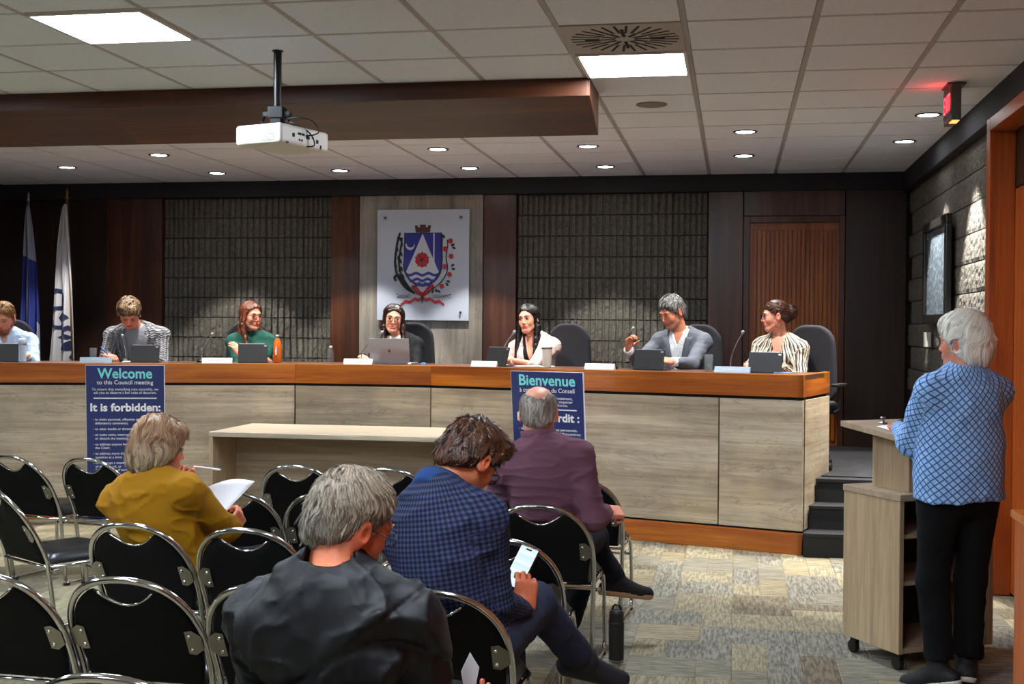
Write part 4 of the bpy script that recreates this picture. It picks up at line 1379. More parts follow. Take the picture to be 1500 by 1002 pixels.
# ================================================================== office chairs of the council
M_offab = plain('charcoal_office_fabric', '#2a2a2f', 0.85, spec=0.2, bump=0.4, bscale=350)
M_plast = plain('black_plastic', '#101012', 0.5)
def office_chair():
    root = thing('office_chair', 'charcoal office chair', 'chair')
    def bk(P):
        x = P[:, 0]; z = P[:, 2] - 0.79; y = P[:, 1] + 0.02 + 0.25 * x * x * 1.3 - 0.12 * (z * z)
        r = 0.15
        w = 0.205 - 0.05 * np.clip(z + 0.1, 0, 1)
        qx = np.abs(x) - (w - r); qz = np.abs(z) - (0.33 - r)
        d2 = np.hypot(np.maximum(qx, 0), np.maximum(qz, 0)) + np.minimum(np.maximum(qx, qz), 0) - r
        e = 0.02
        dx = np.maximum(d2 + e, 0); dy = np.maximum(np.abs(y) - 0.035 + e, 0)
        return np.hypot(dx, dy) + np.minimum(np.maximum(d2 + e, np.abs(y) - 0.035 + e), 0) - e
    v, q = surface([custom(bk, (0, -0.02, 0.79), 0.42)], 0.013, (-.27, -.2, .43), (.27, .15, 1.15))
    link('backrest', np_mesh('backrest', v, q, M_offab), root)
    v, q = surface([rbox((0, 0.26, 0.47), (0.24, 0.25, 0.05), 0.045)], 0.016, (-.27, -.02, .39), (.27, .54, .55))
    link('seat', np_mesh('seat', v, q, M_offab), root)
    MB().b2((-0.035, -0.07, 0.40), (0.035, -0.045, 0.75)).b2((-0.035, -0.06, 0.38), (0.035, 0.2, 0.42)).build('back_support', M_plast, root, bevel=0.005)
    MB().lathe([(0.03, 0.10), (0.03, 0.25), (0.022, 0.25), (0.022, 0.42)], (0, 0.25, 0), 14).build('gas_column', M_plast, root)
    for k in range(5):
        a = 2 * PI * k / 5 + 0.3
        d = Vector((math.cos(a), math.sin(a), 0))
        c = Vector((0, 0.25, 0))
        l = MB().tube([c + d * 0.02 + Vector((0, 0, 0.12)), c + d * 0.28 + Vector((0, 0, 0.075))], [0.022, 0.014], 8).build('base_leg', M_plast, root)
        MB().lathe([(0.02, -0.02), (0.028, -0.018), (0.028, 0.018), (0.02, 0.02)], n=12, M=Matrix.Translation(c + d * 0.28 + Vector((0, 0, 0.03))) @ Matrix.Rotation(PI / 2, 4, 'Y')).build('wheel', M_rub, l)
    for s in (-1, 1):
        a = MB().tube([(s * 0.24, 0.18, 0.43), (s * 0.29, 0.18, 0.46), (s * 0.29, 0.18, 0.64)], 0.012, 8).build('armrest', M_plast, root)
        MB().b2((s * 0.29 - 0.03, 0.06, 0.64), (s * 0.29 + 0.03, 0.30, 0.665)).build('arm_pad', M_plast, a, bevel=0.008)
    return root
proto_off = office_chair()
offirst = [True]
def ochair(x, y, deg, label):
    o = proto_off if offirst[0] else copy_tree(proto_off)
    offirst[0] = False
    o.location = (x, y, 0.512); o.rotation_euler = (0, 0, math.radians(deg)); o['label'] = label; o['group'] = 'office chairs behind the council desk'
# ================================================================== people
def rotm(yaw=0.0, down=0.0, roll=0.0):
    """head looks along +y; yaw>0 turns to the figure's left, down>0 looks down, roll>0 tilts to its right"""
    M = Matrix.Rotation(math.radians(yaw), 3, 'Z') @ Matrix.Rotation(-math.radians(down), 3, 'X') @ Matrix.Rotation(math.radians(roll), 3, 'Y')
    return np.array(M)
def ik(S, W, hint, l1, l2):
    S = np.asarray(S, float); W = np.asarray(W, float)
    d = W - S; L = np.linalg.norm(d); d = d / L
    if L > (l1 + l2) * 0.995:
        sc = L / ((l1 + l2) * 0.995); l1 *= sc; l2 *= sc
    a = (l1 * l1 - l2 * l2 + L * L) / (2 * L)
    h = math.sqrt(max(l1 * l1 - a * a, 0))
    hint = np.asarray(hint, float); hint = hint - d * np.dot(hint, d)
    return S + d * a + nrm(hint) * h
def skin_mat(name, base, redder, stub=None):
    t = NT(name)
    at = t.n('ShaderNodeAttribute', attribute_name='Col')
    f = t.noise(t.coords(), 60, 3)
    c = t.mixc(1.0, at.outputs['Color'], t.ramp(f, [(0.3, (0.9, 0.86, 0.84)), (0.7, (1.06, 1.04, 1.03))]), 'MULTIPLY')
    t.set(c, 0.5, spec=0.35)
    t.b.inputs['Subsurface Weight'].default_value = 0.08
    t.b.inputs['Subsurface Radius'].default_value = (0.02, 0.008, 0.004)
    t.b.inputs['Subsurface Scale'].default_value = 0.4
    t.bump(t.noise(t.coords(), 320, 2), 0.12, 0.002)
    return t.m
M_skin = skin_mat('skin', None, None)
def hair_mat():
    t = NT('hair')
    at = t.n('ShaderNodeAttribute', attribute_name='Col')
    t.set(at.outputs['Color'], 0.42, spec=0.4)
    t.b.inputs['Anisotropic'].default_value = 0.3
    return t.m
M_hair = hair_mat()
M_eye = plain('eye_white', '#a49a92', 0.3)
M_iris = plain('iris', '#1d120c', 0.15)
M_lensg = glass('spectacle_lens', ior=1.01)
M_shoe = plain('black_shoe', '#0c0c0e', 0.6)
M_sole = plain('white_sole', '#c9b9a0', 0.6)

class Head:
    def __init__(s, c, yaw=0, down=0, roll=0, sc=1.0):
        s.c = np.asarray(c, float); s.R = rotm(yaw, down, roll); s.s = sc
    def w(s, *p):                       # head space -> body space
        return s.c + s.R @ (np.array(p, float) * s.s)
    def loc(s, P):
        return ((P - s.c) @ s.R) / s.s
    def E(s, c, r, **kw):
        return ell(s.w(*c), np.array(r) * s.s, s.R, **kw)
    def C(s, a, b, ra, rb, **kw):
        return cone(s.w(*a), s.w(*b), ra * s.s, rb * s.s, **kw)
def head_prims(h, N, neck_r=0.056, fem=False, jowl=0.0, open_mouth=False):
    j = 0.9 if fem else 1.0
    p = [h.E((0, -0.012, 0.035), (0.074, 0.092, 0.082), k=0.02),
         h.E((0, 0.022, -0.028), (0.060 * j, 0.066, 0.084), k=0.03),
         h.E((0, 0.064, -0.092), (0.026 * j, 0.022, 0.021), k=0.025),
         h.C((0.046 * j, 0.005, -0.058), (0.018, 0.056, -0.092), 0.018 * j ** 3, 0.017 * j ** 2, k=0.03),
         h.C((-0.046 * j, 0.005, -0.058), (-0.018, 0.056, -0.092), 0.018 * j ** 3, 0.017 * j ** 2, k=0.03),
         h.E((0.036 * j, 0.058, -0.026), (0.021, 0.019, 0.024), k=0.03),
         h.E((-0.036 * j, 0.058, -0.026), (0.021, 0.019, 0.024), k=0.03),
         h.C((-0.034, 0.077, 0.023), (0.034, 0.077, 0.023), 0.010, 0.010, k=0.018),
         h.E((0.031, 0.094, 0.004), (0.016, 0.012, 0.010), op='s', k=0.012),
         h.E((-0.031, 0.094, 0.004), (0.016, 0.012, 0.010), op='s', k=0.012),
         h.C((0, 0.083, 0.014), (0, 0.102, -0.028), 0.0058, 0.0088, k=0.012),
         h.E((0.0105, 0.092, -0.033), (0.0065, 0.008, 0.006), k=0.006),
         h.E((-0.0105, 0.092, -0.033), (0.0065, 0.008, 0.006), k=0.006),
         h.E((0, 0.079, -0.060), (0.026, 0.011, 0.015), k=0.015),
         h.C((-0.019, 0.086, -0.0555), (0.019, 0.086, -0.0555), 0.0048, 0.0048, k=0.006),
         h.C((-0.016, 0.0865, -0.0665 - (0.006 if open_mouth else 0)), (0.016, 0.0865, -0.0665 - (0.006 if open_mouth else 0)), 0.0055, 0.0055, k=0.006),
         h.C((-0.020, 0.096, -0.061), (0.020, 0.096, -0.061), 0.0026 * (2 if open_mouth else 1), 0.0026 * (2 if open_mouth else 1), op='s', k=0.003),
         h.C((-0.012, 0.090, -0.079), (0.012, 0.090, -0.079), 0.004, 0.004, op='s', k=0.01)]
    for s in (-1, 1):
        p += [h.E((s * 0.031, 0.074, 0.003), (0.0135, 0.0135, 0.0135), k=0.004),
              ell(h.w(s * 0.080, -0.010, -0.006), np.array((0.009, 0.021, 0.034)) * h.s, h.R @ rotm(-s * 22, 0, 0), k=0.006),
              h.E((s * 0.091, -0.004, -0.001), (0.008, 0.011, 0.018), op='s', k=0.005)]
    nb = h.w(0, -0.022, -0.035)
    p += [cone(nb, N, 0.055 * h.s * (0.86 if fem else 1), neck_r, k=0.03)]
    if jowl: p += [h.E((0, 0.03, -0.10), (0.035, 0.04, 0.02 + jowl), k=0.03)]
    return p
def torso_prims(P, M, N, SL, SR, t=0.0, w=1.0, belly=0.0, bust=0.0, k=0.05, dpt=1.0):
    P, M, N, SL, SR = [np.asarray(q, float) for q in (P, M, N, SL, SR)]
    def fr(a, b):
        up = nrm(b - a); r = nrm(SR - SL); r = nrm(r - up * np.dot(up, r)); f = np.cross(up, r)
        return np.stack([r, f, up], 1), up, f, r
    R1, up1, f1, r1 = fr(P, M); R2, up2, f2, r2 = fr(M, N)
    L1 = np.linalg.norm(M - P); L2 = np.linalg.norm(N - M)
    T = t
    out = [ell(P + up1 * 0.02, (0.165 * w + T, 0.125 * dpt + T, 0.13 + T), R1, k=k),
           ell(P + up1 * L1 * 0.6 + f1 * belly * 0.4, (0.148 * w + T + belly * 0.3, 0.112 * dpt + T + belly, 0.17 + T), R1, k=k),
           ell(M + up2 * L2 * 0.28, (0.160 * w + T, 0.115 * dpt + T, 0.19 + T), R2, k=k),
           ell(M + up2 * L2 * 0.62 - f2 * 0.015, (0.150 * w + T, 0.095 * dpt + T, 0.13 + T), R2, k=k),
           cone(SL, SR, 0.054 + T, 0.054 + T, k=k),
           cone(N + up2 * 0.01, SL + (SR - SL) * 0.12, 0.042 + T, 0.050 + T, k=k),
           cone(N + up2 * 0.01, SR + (SL - SR) * 0.12, 0.042 + T, 0.050 + T, k=k)]
    if bust:
        for s in (-1, 1):
            out.append(ell(M + up2 * L2 * 0.30 + f2 * 0.085 + r2 * s * 0.075, (0.07 + T * .6, 0.055 + bust + T * .6, 0.07 + T * .6), R2, k=0.04))
    return out
def hand_prims(W, d, n, side, s=1.0, curls=(0.5, 0.5, 0.5, 0.5), thumb=0.4, spread=0.0):
    """W wrist, d finger direction, n where the palm faces, side=+1 if the thumb lies along cross(d,n)"""
    W = np.asarray(W, float); d = nrm(d); n = nrm(np.asarray(n, float) - d * np.dot(n, d)); t = np.cross(d, n) * side
    R = np.stack([t, d, -n], 1)
    out = [rbox(W + d * 0.048 * s, (0.040 * s, 0.050 * s, 0.0135 * s), 0.0125 * s, R, k=0.01),
           cone(W - d * 0.008 * s, W + d * 0.02 * s, 0.023 * s, 0.024 * s, k=0.02),
           ell(W + d * 0.032 * s + t * 0.026 * s + n * 0.008 * s, (0.016 * s, 0.030 * s, 0.015 * s), R, k=0.012)]
    F = [(0.030, 0.094, 0.070, 0.0088), (0.0105, 0.098, 0.078, 0.0088), (-0.0095, 0.095, 0.073, 0.0084), (-0.0285, 0.088, 0.058, 0.0076)]
    for i, (tx, dy, L, r) in enumerate(F):
        a = 0.0; p = W + d * dy * s * 0.96 + t * tx * s
        c = curls[i]; dd = nrm(d + t * spread * (1.5 - i) * 0.25)
        for j, (fr, cu) in enumerate(((0.46, 0.9), (0.30, 1.1), (0.24, 0.8))):
            a += c * cu
            v = dd * math.cos(a) + n * math.sin(a)
            q = p + v * L * fr * s
            out.append(cone(p, q, r * s * (1 - 0.06 * j), r * s * (0.95 - 0.08 * j), k=0.003 if j else 0.005))
            p = q
    p = W + d * 0.028 * s + t * 0.034 * s + n * 0.006 * s
    v1 = nrm(d * 0.62 + t * 0.75 + n * (0.25 + thumb * 0.5))
    q = p + v1 * 0.040 * s
    v2 = nrm(d * 0.85 + t * (0.35 - thumb * 0.6) + n * (0.2 + thumb * 0.9))
    e = q + v2 * 0.032 * s
    out += [cone(p, q, 0.0125 * s, 0.0105 * s, k=0.008), cone(q, e, 0.0103 * s, 0.0085 * s, k=0.003)]
    return out
def skin_cols(V3, h, base, lip, blush=0.25, stubble=None, bald=False):
    b = np.array(srgb(base)[:3]); L = h.loc(V3)
    C = np.tile(b, (len(V3), 1))
    red = np.array([1.12, 0.72, 0.66])
    def blend(mask, mul, amt):
        nonlocal C
        m = (mask * amt)[:, None]
        C = C * (1 - m) + C * mul * m
    g = lambda c, r: np.exp(-(((L - np.array(c)) / np.array(r)) ** 2).sum(1))
    blend(g((0, 0.10, -0.028), (0.02, 0.03, 0.02)), red, blush)
    for s in (-1, 1):
        blend(g((s * 0.042, 0.06, -0.03), (0.025, 0.04, 0.025)), red, blush)
        blend(g((s * 0.08, -0.005, -0.006), (0.015, 0.03, 0.04)), red, min(1, blush * 2.2))
        blend(g((s * 0.031, 0.085, 0.012), (0.020, 0.02, 0.008)), np.array([0.62, 0.5, 0.46]), 0.5)
    m = g((0, 0.090, -0.061), (0.021, 0.022, 0.0090))
    lc = np.array(srgb(lip)[:3]); mm = (np.clip(m * 1.8, 0, 1))[:, None] * (L[:, 1] > 0.070)[:, None]
    C = C * (1 - mm) + lc * mm
    if stubble is not None:
        sc_, amt = stubble
        z = L[:, 2]; y = L[:, 1]
        mk = np.clip((-0.035 - z) / 0.02, 0, 1) * np.clip((y + 0.0) / 0.03, 0, 1) * np.clip((z + 0.13) / 0.02, 0, 1)
        mk = mk * (1 - np.clip(m * 2, 0, 1)) * amt
        C = C * (1 - mk[:, None]) + np.array(srgb(sc_)[:3]) * mk[:, None]
    return C
# ------------------------------------------------------------------ hair
def hair_obj(parent, h, prims, style, colors, n=1500, L=0.04, width=0.0016, seg=5, lift=0.004, grav=0.3, flow=None, res=0.005, seed=1, rough=0.004, freq=60, wave=0.0, name='hair', curl_dir=None, whorl=(0, -0.06, 0.10), tipmask=None, clump=14):
    def disp(P):
        q = h.loc(P)
        return -rough * vnoise(q * freq, seed) - rough * 0.6 * vnoise(q * freq * 2.1, seed + 1)
    v, q = surface(prims, res, disp=disp)
    # colours of the base coat
    c0, c1 = np.array(srgb(colors[0])[:3]), np.array(srgb(colors[1])[:3])
    rs = np.random.RandomState(seed)
    lp = h.loc(v)
    f = np.clip(0.35 + 0.5 * vnoise(lp * np.array([140, 140, 60]), seed + 5), 0, 1)[:, None]
    zmix = np.clip((lp[:, 2:3] + 0.03) / 0.12, 0, 1) if len(colors) > 2 else 0
    if len(colors) > 2:
        c2 = np.array(srgb(colors[2])[:3])
        c0v = c0 * (1 - zmix) + c2 * zmix
    else: c0v = np.tile(c0, (len(v), 1))
    col = (c0v * (1 - f) + c1 * f) * 0.7
    if n == 0:
        o = link(name, np_mesh(name, v, q, M_hair, cols=col), parent)
        return o
    e = 0.002
    def grad(P):
        g = np.stack([sdf(prims, P + np.eye(3)[i] * e) - sdf(prims, P - np.eye(3)[i] * e) for i in range(3)], 1)
        return g / (np.linalg.norm(g, axis=1, keepdims=True) + 1e-9)
    ids = rs.randint(0, len(v), n)
    P = v[ids] + rs.normal(0, res * 0.4, (n, 3))
    g = grad(P)
    wl = h.w(*whorl)
    down = np.array([0, 0, -1.0])
    Lr = L * (0.6 + 0.8 * rs.rand(n))
    pts = [P - g * 0.003]
    lane = rs.rand(n) * 6.28
    lrand = 0.3 + 1.3 * rs.rand(n); lrand[rs.rand(n) < 0.06] *= 2.4
    q_ = P.copy()
    for k in range(seg):
        g = grad(q_)
        away = q_ - wl
        if flow is not None:
            d = flow(h.loc(q_)) @ h.R.T
        else:
            d = away / (np.linalg.norm(away, axis=1, keepdims=True) + 1e-6) * (1 - grav) + down * grav
        lp = h.loc(q_)
        wv = np.stack([vnoise(lp * 22 + 7 * i, seed + 20 + i) for i in range(3)], 1) @ h.R.T
        d = d - g * (d * g).sum(1, keepdims=True) * 0.95
        d = d / (np.linalg.norm(d, axis=1, keepdims=True) + 1e-6) + wv * (0.45 + wave)
        d = d / (np.linalg.norm(d, axis=1, keepdims=True) + 1e-6)
        q_ = q_ + d * (Lr / seg)[:, None]
        dist = sdf(prims, q_)
        target = lift * (k + 1) / seg * lrand
        far = dist > 0.03
        corr = (dist - target)[:, None] * grad(q_)
        corr[far] = 0
        q_ = q_ - np.clip(corr, -0.02, 0.02)
        if wave: q_ = q_ + np.cross(d, g) * (np.sin(k * 2.2 + lane * 0.5 + vnoise(lp * 12, seed + 9) * 3) * wave * 0.006)[:, None]
        pts.append(q_.copy())
    pts = np.stack(pts, 1)                       # n, seg+1, 3
    tan = np.gradient(pts, axis=1); tan /= (np.linalg.norm(tan, axis=2, keepdims=True) + 1e-9)
    gg = g[:, None, :] + rs.normal(0, 0.35, (n, 1, 3))
    # gather strands into locks
    nC = max(20, n // clump)
    from mathutils.kdtree import KDTree
    kd = KDTree(nC)
    for i in range(nC): kd.insert(pts[i, 0], i)
    kd.balance()
    own = np.array([kd.find(p)[1] for p in pts[:, 0]])
    wk = (np.arange(seg + 1) / seg) ** 1.2 * 0.72
    pts = pts * (1 - wk)[None, :, None] + pts[own] * wk[None, :, None]
    side = np.cross(tan, np.broadcast_to(gg, tan.shape)); side /= (np.linalg.norm(side, axis=2, keepdims=True) + 1e-9)
    wd = width * 0.85 * (0.6 + 0.8 * rs.rand(n))[:, None, None] * np.array([0.9] + [1.0] * (seg - 1) + [0.25])[None, :, None]
    nv_ = 2 * (seg + 1)
    vv = np.concatenate([pts - side * wd, pts + side * wd], 2).reshape(n, seg + 1, 2, 3).reshape(-1, 3)
    base = (np.arange(n) * nv_)[:, None, None] + (np.arange(seg) * 2)[None, :, None]
    qq = (base + np.array([0, 1, 3, 2])[None, None, :]).reshape(-1, 4)
    ct = rs.rand(nC)
    tone = np.clip(ct[own] * 0.9 + rs.rand(n) * 0.35 - 0.12, 0, 1)
    cc = c0[None] * (1 - tone[:, None]) + c1[None] * tone[:, None]
    if len(colors) > 2:
        zm = np.clip((h.loc(P)[:, 2:3] + 0.03) / 0.12, 0, 1)
        cc = cc * (1 - zm * 0.7) + (np.array(srgb(colors[2])[:3])[None] * (0.6 + 0.7 * rs.rand(n, 1))) * zm * 0.7
    cc = np.repeat(cc, nv_, 0)
    allv = np.concatenate([v, vv]); allq = np.concatenate([q, qq + len(v)]); allc = np.concatenate([col, cc])
    return link(name, np_mesh(name, allv, allq, M_hair, cols=allc), parent)
def cap_prims(h, th=0.008, front=(0.078, 0.062), ear=(0.018, -0.005), nape=(-0.10, -0.068), ears=True, extra=(), top=0.0, bald=None, taper=0.022):
    """scalp hair of thickness th bounded by a hairline front > ear > nape"""
    p = [h.E((0, -0.012, 0.035), (0.074 + th, 0.092 + th, 0.082 + th + top), k=0.01),
         h.E((0, -0.03, -0.02), (0.064 + th, 0.070 + th, 0.075 + th), k=0.02)] + list(extra)
    def pl(a, b):
        dy, dz = b[0] - a[0], b[1] - a[1]
        n = h.R @ nrm((0, -dz, dy))           # towards the face and down
        return plane(h.w(0, a[0], a[1]), n, taper)
    p.append(pl(front, ear)); p.append(pl(ear, nape))
    if ears:
        for s in (-1, 1):
            p.append(h.E((s * 0.092, -0.004, -0.010), (0.032, 0.028, 0.043), op='s', k=0.005))
    if bald:
        p.append(h.E(bald[0], bald[1], op='s', k=0.01))
    return p
def glasses(parent, h, mat, rw=0.026, rh=0.019, r=0.0016, square=0.5, drop=0.0, lens=True):
    g = MB()
    def rim(s):
        pts = []
        for i in range(22):
            a = 2 * PI * i / 22
            c, q = math.cos(a), math.sin(a); e = 1 - square * 0.5
            pts.append(h.w(s * 0.033 + rw * math.copysign(abs(c) ** e, c), 0.106 - drop * 0.4 - abs(s * 0.033 + rw * c) * 0.12, 0.004 - drop + rh * math.copysign(abs(q) ** e, q)))
        return pts
    fr = bpy.data.objects.new('spectacles', None)
    rims = [rim(-1), rim(1)]
    for k in rims: g.tube(k, r * h.s, 6, closed=True)
    g.tube([h.w(-0.008, 0.106, 0.008 - drop), h.w(0, 0.108, 0.010 - drop), h.w(0.008, 0.106, 0.008 - drop)], r * h.s, 6)
    for s in (-1, 1):
        g.tube([h.w(s * 0.059, 0.098 - drop * .4, 0.010 - drop), h.w(s * 0.076, 0.06, 0.008 - drop * .5), h.w(s * 0.084, -0.002, 0.010), h.w(s * 0.083, -0.018, -0.006)], r * h.s, 6)
    o = g.build('spectacles', mat, parent, smooth=True)
    if lens:
        m = MB()
        for k in rims:
            b = len(m.v); m.v += [tuple(p) for p in k]; c = np.mean(k, 0)
            m.v.append(tuple(c))
            for i in range(len(k)): m.f.append((b + i, b + (i + 1) % len(k), b + len(k)))
        m.build('lens', M_lensg, o)
    return o
def face_parts(parent, h, brow='#2a1a10', closed=False, thick=1.0):
    for s in (-1, 1):
        if not closed:
            m = MB()
            c = Vector(h.w(s * 0.031, 0.0775, 0.002))
            R = Matrix(h.R.tolist())
            n = 10
            m.lathe([(0.0114 * math.sin(PI * i / n) * h.s + 1e-5, -0.0114 * math.cos(PI * i / n) * h.s) for i in range(n + 1)], n=14, M=Matrix.Translation(c) @ R.to_4x4() @ Matrix.Rotation(-PI / 2, 4, 'X'))
            e = m.build('eye', M_eye, parent, smooth=True)
            c2 = Matrix.Translation(Vector(h.w(s * 0.031, 0.0775, 0.002))) @ R.to_4x4() @ Matrix.Rotation(-PI / 2, 4, 'X')
            MB().lathe([(0.0065 * h.s, 0.0104 * h.s), (0.0050 * h.s, 0.0114 * h.s), (0.0001, 0.0121 * h.s)], n=12, M=c2).build('iris', M_iris, e, smooth=True)
        y = 0.0885
        MB().tube([h.w(s * 0.018, 0.0905, 0.0065), h.w(s * 0.031, 0.0895, 0.0092 - (0.008 if closed else 0)), h.w(s * 0.044, 0.082, 0.0055)], [0.0014 * h.s, 0.0030 * h.s, 0.0012 * h.s], 5).build('eyelashes', plain('lashes', '#100a08', 0.6), parent, smooth=True)
        MB().tube([h.w(s * 0.014, 0.0925, 0.024), h.w(s * 0.028, 0.0925, 0.0285), h.w(s * 0.046, 0.079, 0.024)], [0.003 * thick * h.s, 0.0032 * thick * h.s, 0.0012 * h.s], 6).build('eyebrow', plain('brow_' + brow[1:], brow, 0.8), parent, smooth=True)

# ------------------------------------------------------------------ cloth
def pattern_coords(V3, torso, arms):
    """cylindrical coordinates (around, along) of the torso or of whichever sleeve is nearest"""
    c = torso[0]; R = torso[1]
    L = (V3 - c) @ R
    ang = np.arctan2(L[:, 0], L[:, 1])
    out = np.stack([ang * 0.17, L[:, 2], np.zeros(len(V3))], 1)
    rad = np.hypot(L[:, 0] / 1.35, L[:, 1])
    best = np.hypot(L[:, 0] / 1.45, L[:, 1]) - 0.115
    for k, (a, b) in enumerate(arms):
        a = np.asarray(a, float); b = np.asarray(b, float)
        ba = b - a; h = np.clip(((V3 - a) @ ba) / (ba @ ba), 0, 1)
        pr = V3 - a - h[:, None] * ba
        d = np.linalg.norm(pr, axis=1) - 0.05
        u = nrm(np.cross(ba, (0.3, 1, 0.2))); w = np.cross(nrm(ba), u)
        an = np.arctan2(pr @ u, pr @ w)
        m = (d < best) & (h > 0.08)
        best = np.where(m, d, best)
        out[m] = np.stack([an[m] * 0.065 + 1.0, (h * np.linalg.norm(ba))[m] * -1 + k * 0.3, np.zeros(m.sum()) + k], 1)
    return out
def folds(amp, freq, seed, stretch=(1, 1, 1), amp2=0.0):
    st = np.array(stretch, float)
    def f(P):
        n1 = vnoise(P * st * freq, seed)
        q = P * st; w = np.stack([vnoise(q * freq * 0.6 + 9 * i, seed + 7 + i) for i in range(3)], 1) * 0.5
        n1 = vnoise((q * freq + w), seed); n2 = vnoise((q[:, [1, 2, 0]] * freq * 1.7 + w), seed + 4)
        r = (1 - np.abs(n1)) ** 5; r2 = (1 - np.abs(n2)) ** 6
        d = -amp * (r * 1.1 + r2 * 0.6 - 0.5 + 0.5 * vnoise(q * freq * 0.5, seed + 1))
        if amp2: d = d + amp2 * vnoise(P * freq * 3, seed + 2)
        return d
    return f
def fabric(name, col, rough=0.85, bump=0.25, scale=400, var=0.06, sheen=0.0):
    if name in MATS: return MATS[name]
    t = NT(name)
    f = t.noise(t.coords(), scale, 3)
    c = srgb(col)
    a = tuple(x * (1 - var * 2.5) for x in c[:3]) + (1,); b = tuple(min(1, x * (1 + var * 2.5)) for x in c[:3]) + (1,)
    t.set(t.ramp(f, [(0.35, a), (0.65, b)]), rough, spec=0.2)
    t.bump(f, bump, 0.002)
    if sheen: t.b.inputs['Sheen Weight'].default_value = sheen
    MATS[name] = t.m
    return t.m
def pat(t):
    a = t.n('ShaderNodeAttribute', attribute_name='pat')
    s = t.n('ShaderNodeSeparateXYZ'); t.l(a.outputs['Vector'], s.inputs[0])
    return s.outputs[0], s.outputs[1]
def math_n(t, op, a, b=None, c=None):
    n = t.n('ShaderNodeMath', operation=op)
    for i, q in enumerate((a, b, c)):
        if q is None: continue
        if isinstance(q, (int, float)): n.inputs[i].default_value = q
        else: t.l(q, n.inputs[i])
    return n.outputs[0]
def lattice_mat(name, base, light, line, pitch=0.026, lw=0.20):
    t = NT(name); u, v = pat(t)
    a = math_n(t, 'ADD', u, v); b = math_n(t, 'SUBTRACT', u, v)
    def ln(x):
        f = math_n(t, 'FRACT', math_n(t, 'MULTIPLY', x, 1 / (pitch * 1.414)))
        return math_n(t, 'LESS_THAN', f, lw)
    la, lb = ln(a), ln(b)
    m = math_n(t, 'MAXIMUM', la, lb)
    f = t.noise(t.coords(), 45, 3)
    bc = t.ramp(f, [(0.35, srgb(base)), (0.65, srgb(light))])
    t.set(t.mixc(m, bc, srgb(line)), 0.8, spec=0.2)
    t.bump(t.noise(t.coords(), 500, 2), 0.15, 0.001)
    return t.m
def plaid_mat(name, c0, c1, c2, pitch=0.024):
    t = NT(name); u, v = pat(t)
    def ln(x):
        f = math_n(t, 'FRACT', math_n(t, 'MULTIPLY', x, 1 / pitch))
        return math_n(t, 'LESS_THAN', f, 0.5)
    s = math_n(t, 'MULTIPLY', math_n(t, 'ADD', ln(u), ln(v)), 0.5)
    c = t.ramp(s, [(0.0, srgb(c0)), (0.5, srgb(c1)), (1.0, srgb(c2))])
    t.set(c, 0.85, spec=0.15)
    t.bump(t.noise(t.coords(), 500, 2), 0.2, 0.001)
    return t.m
def stripe_mat(name, a, b, c, pitch=0.05):
    t = NT(name); u, v = pat(t)
    w = math_n(t, 'ADD', u, math_n(t, 'MULTIPLY', t.noise(t.coords(), 7, 2), 0.03))
    f = math_n(t, 'FRACT', math_n(t, 'MULTIPLY', w, 1 / pitch))
    r = t.n('ShaderNodeValToRGB'); r.color_ramp.interpolation = 'CONSTANT'
    e = r.color_ramp.elements
    while len(e) < 5: e.new(0.5)
    for el, (p, cc) in zip(e, ((0, a), (0.28, b), (0.52, c), (0.68, a), (0.80, b))):
        el.position = p; el.color = srgb(cc)
    t.l(f, r.inputs[0])
    t.set(r.outputs[0], 0.6)
    return t.m

